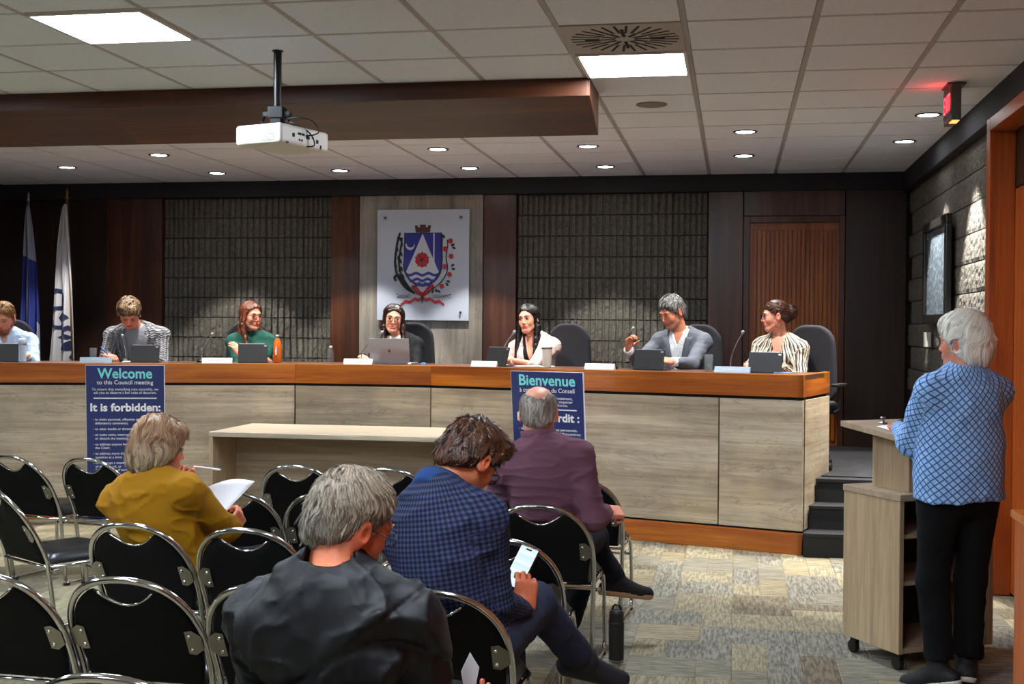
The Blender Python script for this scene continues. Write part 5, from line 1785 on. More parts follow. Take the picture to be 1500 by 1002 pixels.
class Fig:
    """one seated or standing figure; body-local frame looks along +y, x is its right"""
    def __init__(s, label, loc, deg, head, yaw=0, down=0, roll=0, hs=1.0, P=(0, 0, 0.56), M=None, N=None, sw=0.19, sdrop=0.055, w=1.0, belly=0.0, bust=0.0, fem=False,
                 skin='#d29478', lip='#a9504a', blush=0.3, stubble=None, twist=0.0, jowl=0.0, neck=0.055, res=0.0038, open_mouth=False, dpt=1.0):
        s.o = None
        s.label, s.loc, s.rz = label, loc, math.radians(deg)
        s.h = Head(head, yaw, down, roll, hs)
        s.P = np.array(P, float)
        s.N = np.array(N if N is not None else s.h.w(0, -0.04, -0.155), float)
        s.M = np.array(M if M is not None else s.P * 0.5 + s.N * 0.5 + np.array((0, -0.02, 0)), float)
        up = nrm(s.N - s.M); r = np.array([math.cos(twist), math.sin(twist), 0.0]); r = nrm(r - up * np.dot(up, r))
        s.SR = s.N - up * sdrop + r * sw
        s.SL = s.N - up * sdrop - r * sw
        s.w, s.belly, s.bust, s.fem, s.dpt = w, belly, bust, fem, dpt
        s.skin, s.lip, s.blush, s.stub = skin, lip, blush, stubble
        s.jowl, s.neck, s.res, s.om = jowl, neck, res, open_mouth
        s.arms, s.legs, s.hands = [], [], []
    def arm(s, side, W, hint, d, n, curls=(0.5,) * 4, thumb=0.4, l1=0.29, l2=0.25, ua=0.047, fa=0.038, hsz=1.0, spread=0.0):
        S = s.SR if side > 0 else s.SL
        E = ik(S, W, hint, l1, l2)
        s.arms.append((S, E, np.array(W, float), ua, fa, side))
        s.hands.append((np.array(W, float), d, n, side, curls, thumb, hsz, spread))
        return s
    def leg(s, side, K, A, toe, th=0.082, kn=0.060, ca=0.050):
        H = s.P + np.array((side * 0.09, 0.0, -0.01))
        s.legs.append((H, np.array(K, float), np.array(A, float), np.array(toe, float), th, kn, ca))
        return s
    def build(s):
        parts = []
        hp = head_prims(s.h, s.N, s.neck, s.fem, s.jowl, s.om)
        hp += [cone(s.N + (s.SL - s.N) * 0.15, s.SL + (s.SR - s.SL) * 0.2, 0.045, 0.045, k=0.03), cone(s.N + (s.SR - s.N) * 0.15, s.SR + (s.SL - s.SR) * 0.2, 0.045, 0.045, k=0.03),
               ell(s.N * 0.7 + s.M * 0.3, (0.10, 0.06, 0.10), k=0.04)]
        parts.append(surface(hp, s.res))
        bp = torso_prims(s.P, s.M, s.N, s.SL, s.SR, -0.004, s.w, s.belly, s.bust * 0.5, dpt=s.dpt)
        for (S, E, W, ua, fa, sd) in s.arms:
            bp += [cone(S, E, ua * 0.95, fa * 1.02, k=0.02), cone(E, W, fa * 1.02, 0.026, k=0.02)]
        for (H, K, A, T, th, kn, ca) in s.legs:
            bp += [cone(H, K, th, kn * 0.9, k=0.03), cone(K, K * 0.62 + A * 0.38, kn * 0.85, ca, k=0.02), cone(K * 0.62 + A * 0.38, A, ca, 0.034, k=0.02), cone(A, A + nrm(T - A) * 0.05, 0.03, 0.024, k=0.02)]
        parts.append(surface(bp, 0.014))
        for (W, d, n, sd, cu, th, hz, sp) in s.hands:
            parts.append(surface(hand_prims(W, d, n, sd, hz, cu, th, sp), min(s.res, 0.0032)))
        v, q = join_parts(parts)
        cols = skin_cols(v, s.h, s.skin, s.lip, s.blush, s.stub)
        # redder hands
        for (W, d, n, sd, cu, th, hz, sp) in s.hands:
            m = np.linalg.norm(v - W, axis=1) < 0.2
            m &= np.linalg.norm(s.h.loc(v), axis=1) > 0.17
            cols[m] = cols[m] * np.array([1.03, 0.88, 0.84])
        me = np_mesh('person', v, q, M_skin, cols=cols)
        s.o = link('person', me, None, loc=s.loc, rz=s.rz)
        s.o['label'] = s.label; s.o['category'] = 'person'
        return s
    def garment(s, name, mat, t=0.014, sleeve=0.016, cuff=0.0, disp=None, neck=None, wedge=None, hem=None, res=0.008, pattern=False, lapel=True, extra=(), arms=True, cutf=1.0, upto=None, post=(), opening=None):
        pr = torso_prims(s.P, s.M, s.N, s.SL, s.SR, t, s.w, s.belly, s.bust, dpt=s.dpt)
        up = nrm(s.N - s.M); r = nrm(s.SR - s.SL); f = np.cross(up, nrm(r - up * np.dot(up, r)))
        if arms:
            for (S, E, W, ua, fa, sd) in s.arms:
                We = W + nrm(E - W) * cuff
                if cuff >= np.linalg.norm(E - W):
                    pr += [cone(S, E, ua + sleeve, fa + sleeve, k=0.03)]
                else:
                    pr += [cone(S, E, ua + sleeve, fa + sleeve * 1.05, k=0.03), cone(E, We, fa + sleeve * 1.05, 0.031 + sleeve * 0.55, k=0.02, cut=True)]
        pr += list(extra)
        # neckline: keep below a plane that rises at the back
        if neck is not None:
            z, tilt = neck
            Rn = s.neck + 0.012
            def ncut(P):
                q = P - s.N; a = q @ up
                rad = np.sqrt(np.maximum((q ** 2).sum(1) - a * a, 0))
                return np.maximum(rad - Rn, (z + (q @ -f) * tilt) - a)
            pr.append(custom(ncut, s.N, 0.16, 's', 0.006))
        if wedge is not None:
            zv, wtop = wedge            # depth of the V below the neck and its half width at the top
            def wcut(P):
                q = P - s.N; a = q @ up; x = q @ nrm(r); y = q @ f
                lim = wtop * (1 - (-a) / zv)
                return np.maximum(np.abs(x) - lim, -y + 0.02) * 0.9
            pr.append(custom(wcut, s.N - up * zv * 0.5 + f * 0.1, zv * 0.5 + 0.25, 's', 0.004))
        if hem is not None:
            pr.append(hem)
        pr += list(post)
        s.last = pr
        v, q = surface(pr, res, disp=disp)
        uvw = None
        if pattern:
            R = np.stack([nrm(r - nrm(s.N - s.P) * np.dot(nrm(s.N - s.P), r)), np.zeros(3), nrm(s.N - s.P)], 1)
            R[:, 1] = np.cross(R[:, 2], R[:, 0])
            seg = []
            for (S, E, W, ua, fa, sd) in s.arms: seg += [(S, E), (E, W)]
            c0 = (s.P + s.N) / 2
            R[:, 0], R[:, 1] = R[:, 0].copy(), -R[:, 1]      # angle 0 at the back so the seam is in front
            uvw = pattern_coords(v, (c0, R), seg)
        return link(name, np_mesh(name, v, q, mat, uvw=uvw), s.o)
    def collar(s, mat, r=0.066, z0=-0.02, z1=0.035, flare=0.008, gap=0.9, tilt=0.25, name='collar', thick=0.004, fold=0.0, n=36, sx=1.12):
        """a band round the neck, open at the front by gap radians"""
        up = nrm(s.N - s.M); up = nrm(up * 0.5 + nrm(s.h.c - s.N) * 0.5)
        rr = nrm(s.SR - s.SL); rr = nrm(rr - up * np.dot(up, rr)); f = np.cross(up, rr)
        m = MB()
        rows = [(0, 0.0), (0.35, 0.0), (0.7, 0.1), (1.0, 0.3)]
        if fold: rows += [(0.75, 1.6), (0.35, 2.2), (-0.02, 2.9)]
        def fn(i, j):
            a = gap / 2 + (2 * PI - gap) * i / (n - 1)
            c, e = rows[j]
            back = -math.cos(a)                     # +1 at the nape
            z = z0 + (z1 - z0) * c + tilt * 0.04 * back
            if fold and j >= 4: z -= fold * (1 - back) * 0.25 * (j - 3) / 3
            rad = r + flare * e
            return s.N + rr * math.sin(a) * rad * sx + f * math.cos(a) * rad + up * z
        m.grid(fn, n, len(rows))
        o = m.build(name, mat, s.o, smooth=True)
        so = o.modifiers.new('thick', 'SOLIDIFY'); so.thickness = thick; so.offset = 0
        return o
    def lapels(s, mat, depth, wtop, wid=0.06, name='lapel', notch=True):
        up = nrm(s.N - s.M); r = nrm(s.SR - s.SL); r = nrm(r - up * np.dot(up, r)); f = np.cross(up, r)
        for sd in (-1, 1):
            nu, nv = 5, 16
            pts = []
            for j in range(nv):
                t_ = j / (nv - 1); a = 0.0 + depth * 0.98 * t_
                x0 = wtop * (1 - a / depth)
                ww = wid * min(1, (1 - t_) * 2.2 + 0.12) * (0.7 if (notch and 0.16 < t_ < 0.24) else 1.0)
                for i in range(nu):
                    x = x0 + ww * i / (nu - 1) - 0.003
                    pts.append(s.N - up * (a - 0.0) + r * sd * x)
            pts = np.array(pts)
            best = np.full(len(pts), 0.0)
            found = np.zeros(len(pts), bool)
            for y in np.arange(0.26, -0.02, -0.004):
                D = sdf(s.last, pts + f * y)
                hit = (D < 0) & ~found
                best[hit] = y; found |= hit
            best[~found] = 0.05
            bb = best.reshape(nv, nu)
            bb[:, 0] = np.maximum(bb[:, 0], bb[:, 1] - 0.004)
            P3 = pts + f * (bb.ravel()[:, None] + 0.0065)
            m = MB(); m.grid(lambda i, j: P3[j * nu + i], nu, nv)
            o = m.build(name, mat, s.o, smooth=True)
            so = o.modifiers.new('thick', 'SOLIDIFY'); so.thickness = 0.005; so.offset = -1
    def trousers(s, mat, t=0.014, res=0.010, disp=None, hemlift=0.0, wide=0.0):
        pr = [ell(s.P + np.array((0, 0, 0.0)), (0.172 * s.w + t, 0.13 * s.dpt + t, 0.135 + t), k=0.05)]
        for (H, K, A, T, th, kn, ca) in s.legs:
            Ae = A + nrm(K - A) * hemlift
            pr += [cone(H, K, th + t, kn + t, k=0.04), cone(K, Ae, kn + t, 0.046 + t + wide, k=0.03, cut=True)]
        v, q = surface(pr, res, disp=disp or folds(0.004, 14, 3))
        return link('trousers', np_mesh('trousers', v, q, mat), s.o)
    def shoe(s, i, mat=None, sole=None, big=1.0):
        H, K, A, T, th, kn, ca = s.legs[i]
        d = nrm(T - A); dn = nrm(A - K); dn = nrm(dn - d * np.dot(dn, d))
        heel = A - d * 0.045 + dn * 0.035; toe = A + d * 0.17 * big + dn * 0.048
        up = -dn
        pr = [cone(A + dn * 0.0 - dn * 0.03, A + dn * 0.02, 0.046, 0.046, k=0.02), cone(heel + dn * 0.01, toe, 0.040, 0.034, k=0.02), cone(A + d * 0.03 + dn * 0.015, toe - d * 0.05, 0.045, 0.036, k=0.02)]
        side = np.cross(d, up)
        base = A + dn * 0.068
        pr.append(plane(base, dn))
        v, q = surface(pr, 0.007)
        o = link('shoe', np_mesh('shoe', v, q, mat or M_shoe), s.o)
        sp = [cone(heel + dn * 0.02, toe, 0.043, 0.037, k=0.02), plane(base + dn * 0.012, dn), plane(base - dn * 0.012, -dn)]
        v, q = surface(sp, 0.006)
        link('sole', np_mesh('sole', v, q, sole or M_shoe), o)
        return o
# ------------------------------------------------------------------ the council, left to right
FZ = 0.512
LWA, RWA = -162.7, 162.7
ochair(-6.45, 10.12, LWA - 180 + 180, 'charcoal office chair behind the bearded man in the pale blue shirt')
ochair(-5.45, 10.50, LWA, 'charcoal office chair hidden behind the man in the grey cable cardigan')
ochair(-4.47, 10.82, LWA + 6, 'charcoal office chair behind the woman in the green sweater')
ochair(-2.93, 11.0, 178, 'charcoal office chair behind the woman with the silver laptop')
ochair(-1.45, 10.78, 168, 'charcoal office chair behind the woman in the pale pink blazer')
ochair(-0.30, 10.45, RWA, 'charcoal office chair behind the man in the grey suit')
ochair(0.60, 10.13, RWA - 4, 'charcoal office chair behind the woman in the striped blouse')
TBL = 1.275 - FZ
def seated_legs(F):
    F.leg(1, (0.13, 0.38, 0.56), (0.13, 0.40, 0.09), (0.14, 0.55, 0.04)); F.leg(-1, (-0.13, 0.38, 0.56), (-0.13, 0.40, 0.09), (-0.14, 0.55, 0.04))
M_dtrous = fabric('charcoal_trousers', '#17181c', 0.9)
M_steelf = plain('steel_frame', '#55565a', 0.3, 0.9)
M_blackf = plain('black_acetate', '#0d0b0b', 0.25)

# 1 bearded man in pale blue shirt
F = Fig('bearded man in a pale blue shirt looking down behind a tablet at far left', (-6.32, 9.84, FZ), LWA, (0.0, 0.06, 1.13), yaw=-4, down=22, hs=1.10, P=(0, -0.06, 0.58), M=(0, -0.05, 0.80), N=(0, -0.03, 0.985), sw=0.195, skin='#c98a70', blush=0.45)
F.arm(-1, (-0.27, 0.37, TBL + 0.045), (-0.24, -0.1, -1.0), (0.75, 0.5, -0.1), (0.1, 0, -1), curls=(0.7,) * 4).arm(1, (0.22, 0.36, TBL + 0.045), (0.28, -0.1, -1.0), (-0.7, 0.6, 0), (0, 0, -1), curls=(0.6,) * 4)
seated_legs(F); F.build()
M_blshirt = fabric('pale_blue_shirt', '#a9bdd6', 0.8, var=0.02)
F.garment('shirt', M_blshirt, t=0.012, sleeve=0.018, disp=folds(0.006, 16, 4), neck=(0.02, 0.3), wedge=(0.07, 0.028))
F.collar(M_blshirt, z0=0.0, z1=0.045, flare=0.01, gap=1.0, fold=0.04)
F.trousers(M_dtrous)
face_parts(F.o, F.h, '#6b4426', closed=True)
hair_obj(F.o, F.h, cap_prims(F.h, 0.007, top=0.012, front=(0.082, 0.07)), 's', ('#5f3d22', '#b98a58'), n=1800, L=0.045, lift=0.008, seed=2, rough=0.003)
bd = [F.h.E((0, 0.058, -0.088), (0.040, 0.036, 0.034), k=0.01), F.h.C((0.052, 0.02, -0.05), (0.02, 0.068, -0.088), 0.016, 0.018), F.h.C((-0.052, 0.02, -0.05), (-0.02, 0.068, -0.088), 0.016, 0.018),
      F.h.E((0, 0.09, -0.062), (0.024, 0.03, 0.011), op='s', k=0.004)]
hair_obj(F.o, F.h, bd, 's', ('#6b3d1e', '#a8683a'), n=900, L=0.014, width=0.0011, seed=4, rough=0.002, res=0.004, name='beard', grav=0.8)

# 2 man in grey cable cardigan, writing
F = Fig('man with curly light brown hair and grey cable cardigan bent over writing', (-5.25, 10.17, FZ), LWA, (0.04, 0.15, 1.185), yaw=14, down=48, roll=4, hs=1.10, P=(0, -0.06, 0.58), M=(0, -0.07, 0.84), N=(0.0, -0.01, 1.03), sw=0.215, w=1.08, skin='#cc8873', blush=0.6)
F.arm(1, (0.19, 0.36, TBL + 0.05), (0.28, -0.3, -1.0), (-0.65, 0.6, -0.1), (-0.2, 0, -1), curls=(0.75,) * 4, thumb=0.8)
F.arm(-1, (-0.17, 0.36, TBL + 0.045), (-0.28, -0.2, -1.0), (0.8, 0.35, -0.1), (0.1, 0, -1), curls=(0.4,) * 4)
seated_legs(F); F.build()
M_tee = fabric('grey_tshirt', '#7b7f86', 0.85, var=0.03)
F.garment('tshirt', M_tee, t=0.010, sleeve=0.01, cuff=0.12, disp=folds(0.004, 14, 5), neck=(0.0, 0.3))
def knit_mat():
    t = NT('cable_knit'); u, v = pat(t)
    w = math_n(t, 'SINE', math_n(t, 'MULTIPLY', u, 170))
    z = math_n(t, 'SINE', math_n(t, 'ADD', math_n(t, 'MULTIPLY', v, 300), math_n(t, 'MULTIPLY', w, 1.5)))
    h = math_n(t, 'ADD', w, math_n(t, 'MULTIPLY', z, 0.5))
    f = t.noise(t.coords(), 260, 3)
    c = t.mixc(0.7, t.ramp(f, [(0.35, srgb('#4a4b4e')), (0.65, srgb('#9b9ca0'))]), t.ramp(math_n(t, 'MULTIPLY_ADD', h, 0.33, 0.5), [(0.1, (0.45, 0.45, 0.45)), (0.8, (1.1, 1.1, 1.1))]), 'MULTIPLY')
    t.set(c, 0.95, spec=0.1); t.bump(h, 0.9, 0.006)
    return t.m
M_knit = knit_mat()
F.garment('cardigan', M_knit, t=0.026, sleeve=0.022, disp=folds(0.006, 15, 8), neck=(0.03, 0.3), wedge=(0.62, 0.085), pattern=True); F.lapels(fabric('grey_rib_knit', '#77787c', 0.95, bump=0.6, scale=150), 0.60, 0.085, 0.04, 'cardigan_edge', False)
F.collar(M_knit, r=0.080, z0=-0.04, z1=0.03, flare=0.012, gap=2.2, fold=0.05)
F.trousers(M_dtrous)
face_parts(F.o, F.h, '#5a3c24', closed=True)
hair_obj(F.o, F.h, cap_prims(F.h, 0.012, top=0.012, front=(0.085, 0.066), extra=[F.h.E((0.0, 0.03, 0.095), (0.065, 0.06, 0.035), k=0.02)]), 's', ('#4a3220', '#a98c69'), n=2600, L=0.05, lift=0.010, seed=5, rough=0.008, wave=0.8, freq=45)
pen = tag(MB().tube([(-5.29, 9.74, 1.33), (-5.345, 9.715, 1.405)], 0.005, 8).build('pen', plain('blue_pen', '#3f74c9', 0.4), smooth=True), 'blue pen held by the man in the grey cardigan', 'pen')

# 3 woman in green sweater
F = Fig('woman with auburn hair, glasses and dark green sweater looking to the right', (-4.29, 10.46, FZ), LWA, (0.0, 0.0, 1.165), yaw=38, down=4, hs=1.07, P=(0, -0.10, 0.58), M=(0, -0.09, 0.80), N=(0, -0.07, 0.985), sw=0.165, fem=True, bust=0.012, skin='#cf9078', blush=0.45, lip='#a5453f', twist=-0.05)
F.arm(1, (-0.05, 0.30, TBL + 0.02), (0.28, -0.2, -1.0), (-1, 0.05, 0.1), (0, -0.3, -1), curls=(0.4,) * 4).arm(-1, (0.055, 0.31, TBL + 0.06), (-0.32, -0.1, -1.0), (0.6, -0.15, 0.8), (0.6, -0.7, -0.3), curls=(0.35,) * 4)
seated_legs(F); F.build()
M_green = fabric('dark_green_knit', '#1d4a40', 0.9, var=0.08)
F.garment('sweater', M_green, t=0.014, sleeve=0.018, disp=folds(0.006, 14, 11), neck=(0.02, 0.2))
F.collar(fabric('black_turtleneck', '#141516', 0.9), r=0.056, z0=-0.05, z1=0.05, gap=0.001, flare=0.0)
F.trousers(M_dtrous)
face_parts(F.o, F.h, '#3a2416'); glasses(F.o, F.h, M_blackf, 0.023, 0.020, 0.0013, 0.2)
def long_hair(F, colors, back=0.10, fr=(0.9, 1.0), length=0.20, n=2400, seed=3, part=0.0, wid=0.05, wave=0.2, frontL=True, frontR=True, th=0.012):
    h = F.h
    D = lambda x, y, z: np.array((x, y, z)) * h.s
    ex = []
    Rb = rotm(math.degrees(math.atan2(-h.R[0, 1], h.R[1, 1])))
    W = lambda x, y, z: h.c + Rb @ (np.array((x, y, z)) * h.s)
    ex.append(cone(h.w(0, -0.045, 0.03), W(0, -0.075, -0.12), 0.072, 0.062, k=0.03))
    ex.append(cone(W(-0.03, -0.08, -0.10), W(-0.035, -0.085, -length), 0.045, 0.035, k=0.03))
    ex.append(cone(W(0.03, -0.08, -0.10), W(0.035, -0.085, -length), 0.045, 0.035, k=0.03))
    for s, on in ((1, frontR), (-1, frontL)):
        ex.append(cone(h.w(s * 0.066, 0.0, 0.05), W(s * 0.080, -0.010, -0.075), 0.017, 0.024, k=0.02))
        if on:
            ex.append(cone(W(s * 0.080, -0.005, -0.07), W(s * 0.082, 0.055, -length), 0.024, 0.017, k=0.02))
    p = [h.E((0, -0.012, 0.035), (0.074 + th, 0.092 + th, 0.082 + th), k=0.01)]
    p.append(plane(h.w(0, 0.080, 0.074), h.R @ nrm((0, 0.80, -0.60)), 0.015))
    pr = p + [e for e in ex]
    pr.append(h.E((0, 0.075, -0.03), (0.056, 0.058, 0.098), op='s', k=0.008))
    def flow(L):
        d = np.zeros_like(L); d[:, 2] = -1.0
        top = np.clip((L[:, 2] - 0.02) / 0.08, 0, 1)
        d[:, 0] += np.sign(L[:, 0] - part) * top * 1.6
        d[:, 1] += -top * 0.5
        return d
    return hair_obj(F.o, h, pr, 'l', colors, n=n, L=0.10, seg=7, lift=0.005, seed=seed, rough=0.004, flow=flow, wave=wave, width=0.0018, res=0.0055)
long_hair(F, ('#3a1a10', '#8a4a2c'), length=0.235, seed=12, wave=0.5)

# 4 woman with laptop
F = Fig('woman with long dark hair and black glasses speaking behind a silver laptop', (-2.97, 10.62, FZ), 178, (0.03, 0.03, 1.150), yaw=18, down=3, roll=-6, hs=1.08, P=(0, -0.10, 0.58), M=(0, -0.08, 0.79), N=(0.01, -0.04, 0.96), sw=0.165, fem=True, bust=0.012, skin='#d3957b', blush=0.3, lip='#b05a50', open_mouth=True)
F.arm(1, (0.20, 0.38, TBL + 0.05), (0.32, -0.3, -1.0), (-0.4, 0.8, 0), (0, 0, -1), curls=(0.6,) * 4).arm(-1, (-0.16, 0.36, TBL + 0.05), (-0.32, -0.3, -1.0), (0.3, 0.8, 0), (0, 0, -1), curls=(0.5,) * 4)
seated_legs(F); F.build()
M_wtop = fabric('white_top', '#c9c3ba', 0.85); M_blazer = fabric('black_blazer', '#0e0e11', 0.8, var=0.1)
F.garment('top', M_wtop, t=0.008, arms=False, neck=(0.0, 0.3))
F.garment('blazer', M_blazer, t=0.018, sleeve=0.018, disp=folds(0.006, 12, 14), neck=(0.02, 0.3), wedge=(0.24, 0.06)); F.lapels(M_blazer, 0.24, 0.06, 0.05)
F.collar(M_blazer, r=0.078, z0=-0.03, z1=0.03, flare=0.012, gap=2.0, fold=0.05)
F.trousers(M_dtrous)
face_parts(F.o, F.h, '#1c100c'); glasses(F.o, F.h, M_blackf, 0.027, 0.020, 0.0017, 0.5)
long_hair(F, ('#120a09', '#3b211b'), length=0.24, seed=15, wave=0.3)

# 5 woman in pink blazer
F = Fig('woman with long black hair in a pale pink blazer, hand on the desk', (-1.72, 10.44, FZ), 170, (0.03, 0.02, 1.155), yaw=-6, down=2, roll=6, hs=1.06, P=(0, -0.10, 0.58), M=(-0.01, -0.08, 0.79), N=(0.0, -0.05, 0.97), sw=0.165, fem=True, bust=0.018, skin='#d59a80', blush=0.35, lip='#b04f48', sdrop=0.06)
F.arm(-1, (0.08, 0.36, TBL + 0.045), (-0.36, -0.2, -1.0), (1.0, 0.15, -0.15), (0, 0.0, -1), curls=(0.25,) * 4).arm(1, (0.20, 0.24, TBL - 0.02), (0.36, -0.5, -1.0), (-0.4, 0.7, -0.3), (0, 0, -1), curls=(0.5,) * 4)
seated_legs(F); F.build()
M_pink = fabric('pale_pink_blazer', '#dcbcb4', 0.8, var=0.02)
F.garment('top', fabric('black_top', '#0c0c0e', 0.8), t=0.008, arms=False, neck=(-0.02, 0.3), wedge=(0.2, 0.05))
F.garment('blazer', M_pink, t=0.018, sleeve=0.018, disp=folds(0.006, 12, 17), neck=(0.0, 0.3), wedge=(0.36, 0.075)); F.lapels(M_pink, 0.36, 0.075, 0.05)
F.collar(M_pink, r=0.080, z0=-0.035, z1=0.025, flare=0.012, gap=2.1, fold=0.05)
F.trousers(M_dtrous)
face_parts(F.o, F.h, '#17100e')
long_hair(F, ('#070607', '#1d191c'), length=0.35, seed=18, wave=0.3, n=3000)

# 6 man in grey suit
F = Fig('man with short grey hair in a grey suit looking down at a tablet', (-0.44, 10.06, FZ), RWA, (0.05, 0.06, 1.215), yaw=-26, down=24, hs=1.08, P=(0, -0.08, 0.58), M=(0, -0.06, 0.83), N=(0.0, -0.03, 1.03), sw=0.185, w=0.98, skin='#c07f62', blush=0.4, stubble=('#6d5a50', 0.35))
F.arm(-1, (-0.10, 0.43, TBL + 0.06), (-0.36, -0.2, -1.0), (0.9, 0.1, 0.15), (0.0, -0.5, -0.9), curls=(0.5, 0.45, 0.5, 0.6), thumb=0.3, spread=0.3).arm(1, (0.285, 0.40, TBL + 0.15), (0.32, -0.2, -1.0), (-0.15, 0.2, 0.9), (-0.9, 0.2, -0.1), curls=(0.9, 0.9, 0.8, 0.7), thumb=0.9)
seated_legs(F); F.build()
M_suit = fabric('grey_suit', '#565a63', 0.8, var=0.05); M_wshirt = fabric('white_patterned_shirt', '#c9cdd2', 0.8, var=0.1, scale=120)
F.garment('shirt', M_wshirt, t=0.009, sleeve=0.012, cuff=-0.012, disp=folds(0.002, 18, 20), neck=(0.02, 0.25), wedge=(0.07, 0.03))
F.collar(M_wshirt, z0=0.0, z1=0.045, flare=0.012, gap=1.1, fold=0.045)
F.garment('suit_jacket', M_suit, t=0.021, sleeve=0.018, cuff=0.02, disp=folds(0.006, 13, 21), neck=(0.01, 0.3), wedge=(0.40, 0.075)); F.lapels(M_suit, 0.40, 0.075, 0.055)
F.collar(M_suit, r=0.082, z0=-0.035, z1=0.028, flare=0.012, gap=2.0, fold=0.05)
F.trousers(M_dtrous)
face_parts(F.o, F.h, '#2e2522', closed=True)
hair_obj(F.o, F.h, cap_prims(F.h, 0.009, top=0.014, front=(0.085, 0.068)), 's', ('#24211f', '#8a8785'), n=2400, L=0.045, lift=0.009, seed=23, rough=0.005, freq=50)

# 7 woman in striped blouse
F = Fig('woman with hair bun, hoop earring and striped blouse in profile to the left', (0.33, 9.84, FZ), RWA - 2, (0.02, 0.0, 1.185), yaw=-62, down=4, hs=1.02, P=(0, -0.10, 0.58), M=(0, -0.08, 0.81), N=(-0.01, -0.05, 0.99), sw=0.155, fem=True, bust=0.012, skin='#d0917a', blush=0.5, lip='#b23f4c')
F.arm(-1, (-0.12, 0.28, TBL + 0.03), (-0.32, -0.3, -1.0), (0.7, 0.5, 0), (0, 0, -1)).arm(1, (0.12, 0.34, TBL + 0.04), (0.36, -0.2, -1.0), (-0.4, 0.8, 0), (0, 0, -1))
seated_legs(F); F.build()
M_stripe = stripe_mat('striped_blouse', '#c9b9a2', '#141416', '#6f665e', 0.05)
F.garment('blouse', M_stripe, t=0.014, sleeve=0.018, disp=folds(0.007, 13, 24), neck=(0.01, 0.25), wedge=(0.17, 0.045), pattern=True)
F.collar(M_stripe, r=0.062, z0=-0.01, z1=0.035, flare=0.014, gap=1.4, fold=0.05)
F.trousers(M_dtrous)
face_parts(F.o, F.h, '#2a1812'); glasses(F.o, F.h, M_blackf, 0.024, 0.019, 0.0016, 0.3)
h = F.h
fl = lambda L: np.stack([0 * L[:, 0], -np.ones(len(L)), -0.35 * np.ones(len(L))], 1)
hair_obj(F.o, h, cap_prims(h, 0.010, front=(0.080, 0.062), ear=(0.015, 0.0), nape=(-0.085, -0.055), ears=True, extra=[h.E((0, -0.125, 0.035), (0.05, 0.045, 0.045), k=0.015), h.E((0.01, -0.13, 0.0), (0.035, 0.03, 0.03), k=0.015)]), 's', ('#1e0f0d', '#5f3526'), n=2600, L=0.07, seg=6, lift=0.005, seed=27, rough=0.006, flow=fl, wave=0.4)
hp_ = MB(); cpt = h.w(-0.079, -0.005, -0.062)
hp_.tube([h.w(-0.080, -0.005 + 0.024 * math.cos(a), -0.062 + 0.024 * math.sin(a)) for a in np.linspace(0, 2 * PI, 24, endpoint=False)], 0.0016, 6, closed=True)
hp_.build('hoop_earring', plain('gold', '#b07a3a', 0.25, 1.0), F.o, smooth=True)

# ------------------------------------------------------------------ audience
# person in mustard jacket
cx_, cy_, rz_ = CH['B1']
F = Fig('person with wavy grey blonde hair in a mustard jacket holding a pen to the chin', (cx_, cy_, 0), -14, (-0.045, 0.09, 1.075), yaw=-30, down=8, roll=-3, hs=1.02, P=(0, 0.14, 0.57), M=(-0.02, 0.06, 0.75), N=(-0.05, 0.03, 0.925), sw=0.185, sdrop=0.045, w=1.05, skin='#cf8566', blush=0.6, dpt=1.0)
F.arm(1, (0.04, 0.46, 0.68), (0.9, -0.5, -0.3), (0.1, 0.6, 0.55), (-0.9, 0.1, 0.0), curls=(0.9, 0.9, 0.9, 0.9), thumb=0.6, ua=0.05)
F.arm(-1, (-0.005, 0.235, 0.885), (-0.6, 0.2, -0.9), (-0.05, -0.1, 1.0), (0.15, -1, 0), curls=(1.0, 1.1, 1.2, 1.2), thumb=0.7)
F.leg(1, (0.14, 0.56, 0.53), (0.14, 0.60, 0.09), (0.15, 0.75, 0.05)); F.leg(-1, (-0.12, 0.56, 0.53), (-0.12, 0.58, 0.09), (-0.14, 0.74, 0.05))
F.build()
M_must = fabric('mustard_wool', '#966809', 0.85, var=0.05)
F.garment('jacket', M_must, t=0.020, sleeve=0.020, disp=folds(0.011, 7, 31, (1, 1, 1.7), 0.0008), neck=(0.035, 0.1), res=0.007)
F.trousers(fabric('dark_jeans', '#14161d', 0.9)); F.shoe(0); F.shoe(1)
F.collar(M_must, r=0.062, z0=-0.02, z1=0.03, flare=0.006, gap=1.2)
h = F.h
face_parts(F.o, h, '#8a7660')
def flw(L):
    d = np.zeros_like(L); d[:, 2] = -1.0
    top = np.clip((L[:, 2] - 0.03) / 0.07, 0, 1)
    d[:, 0] += np.sign(L[:, 0] + 0.03) * top * 1.1; d[:, 1] += -top * 0.7 * np.sign(0.03 - L[:, 1])
    d[:, 2] *= (1 - 0.6 * top)
    return d
mh = cap_prims(h, 0.019, top=0.008, front=(0.092, 0.06), ear=(0.045, -0.03), nape=(-0.06, -0.105), ears=False,
               extra=[h.E((0, -0.045, -0.045), (0.082, 0.062, 0.07), k=0.03), h.E((0.05, 0.055, 0.075), (0.04, 0.035, 0.028), k=0.02), h.E((0.055, 0.01, -0.03), (0.032, 0.035, 0.05), k=0.02), h.E((-0.055, 0.01, -0.03), (0.032, 0.035, 0.05), k=0.02)])
mh.append(h.E((0, 0.085, -0.05), (0.062, 0.06, 0.085), op='s', k=0.008))
hair_obj(F.o, h, mh, 'l', ('#6d5c47', '#cbb893', '#a5744f'), n=11000, L=0.085, seg=8, lift=0.010, seed=33, rough=0.009, freq=38, flow=flw, wave=0.6, width=0.0011, res=0.004)
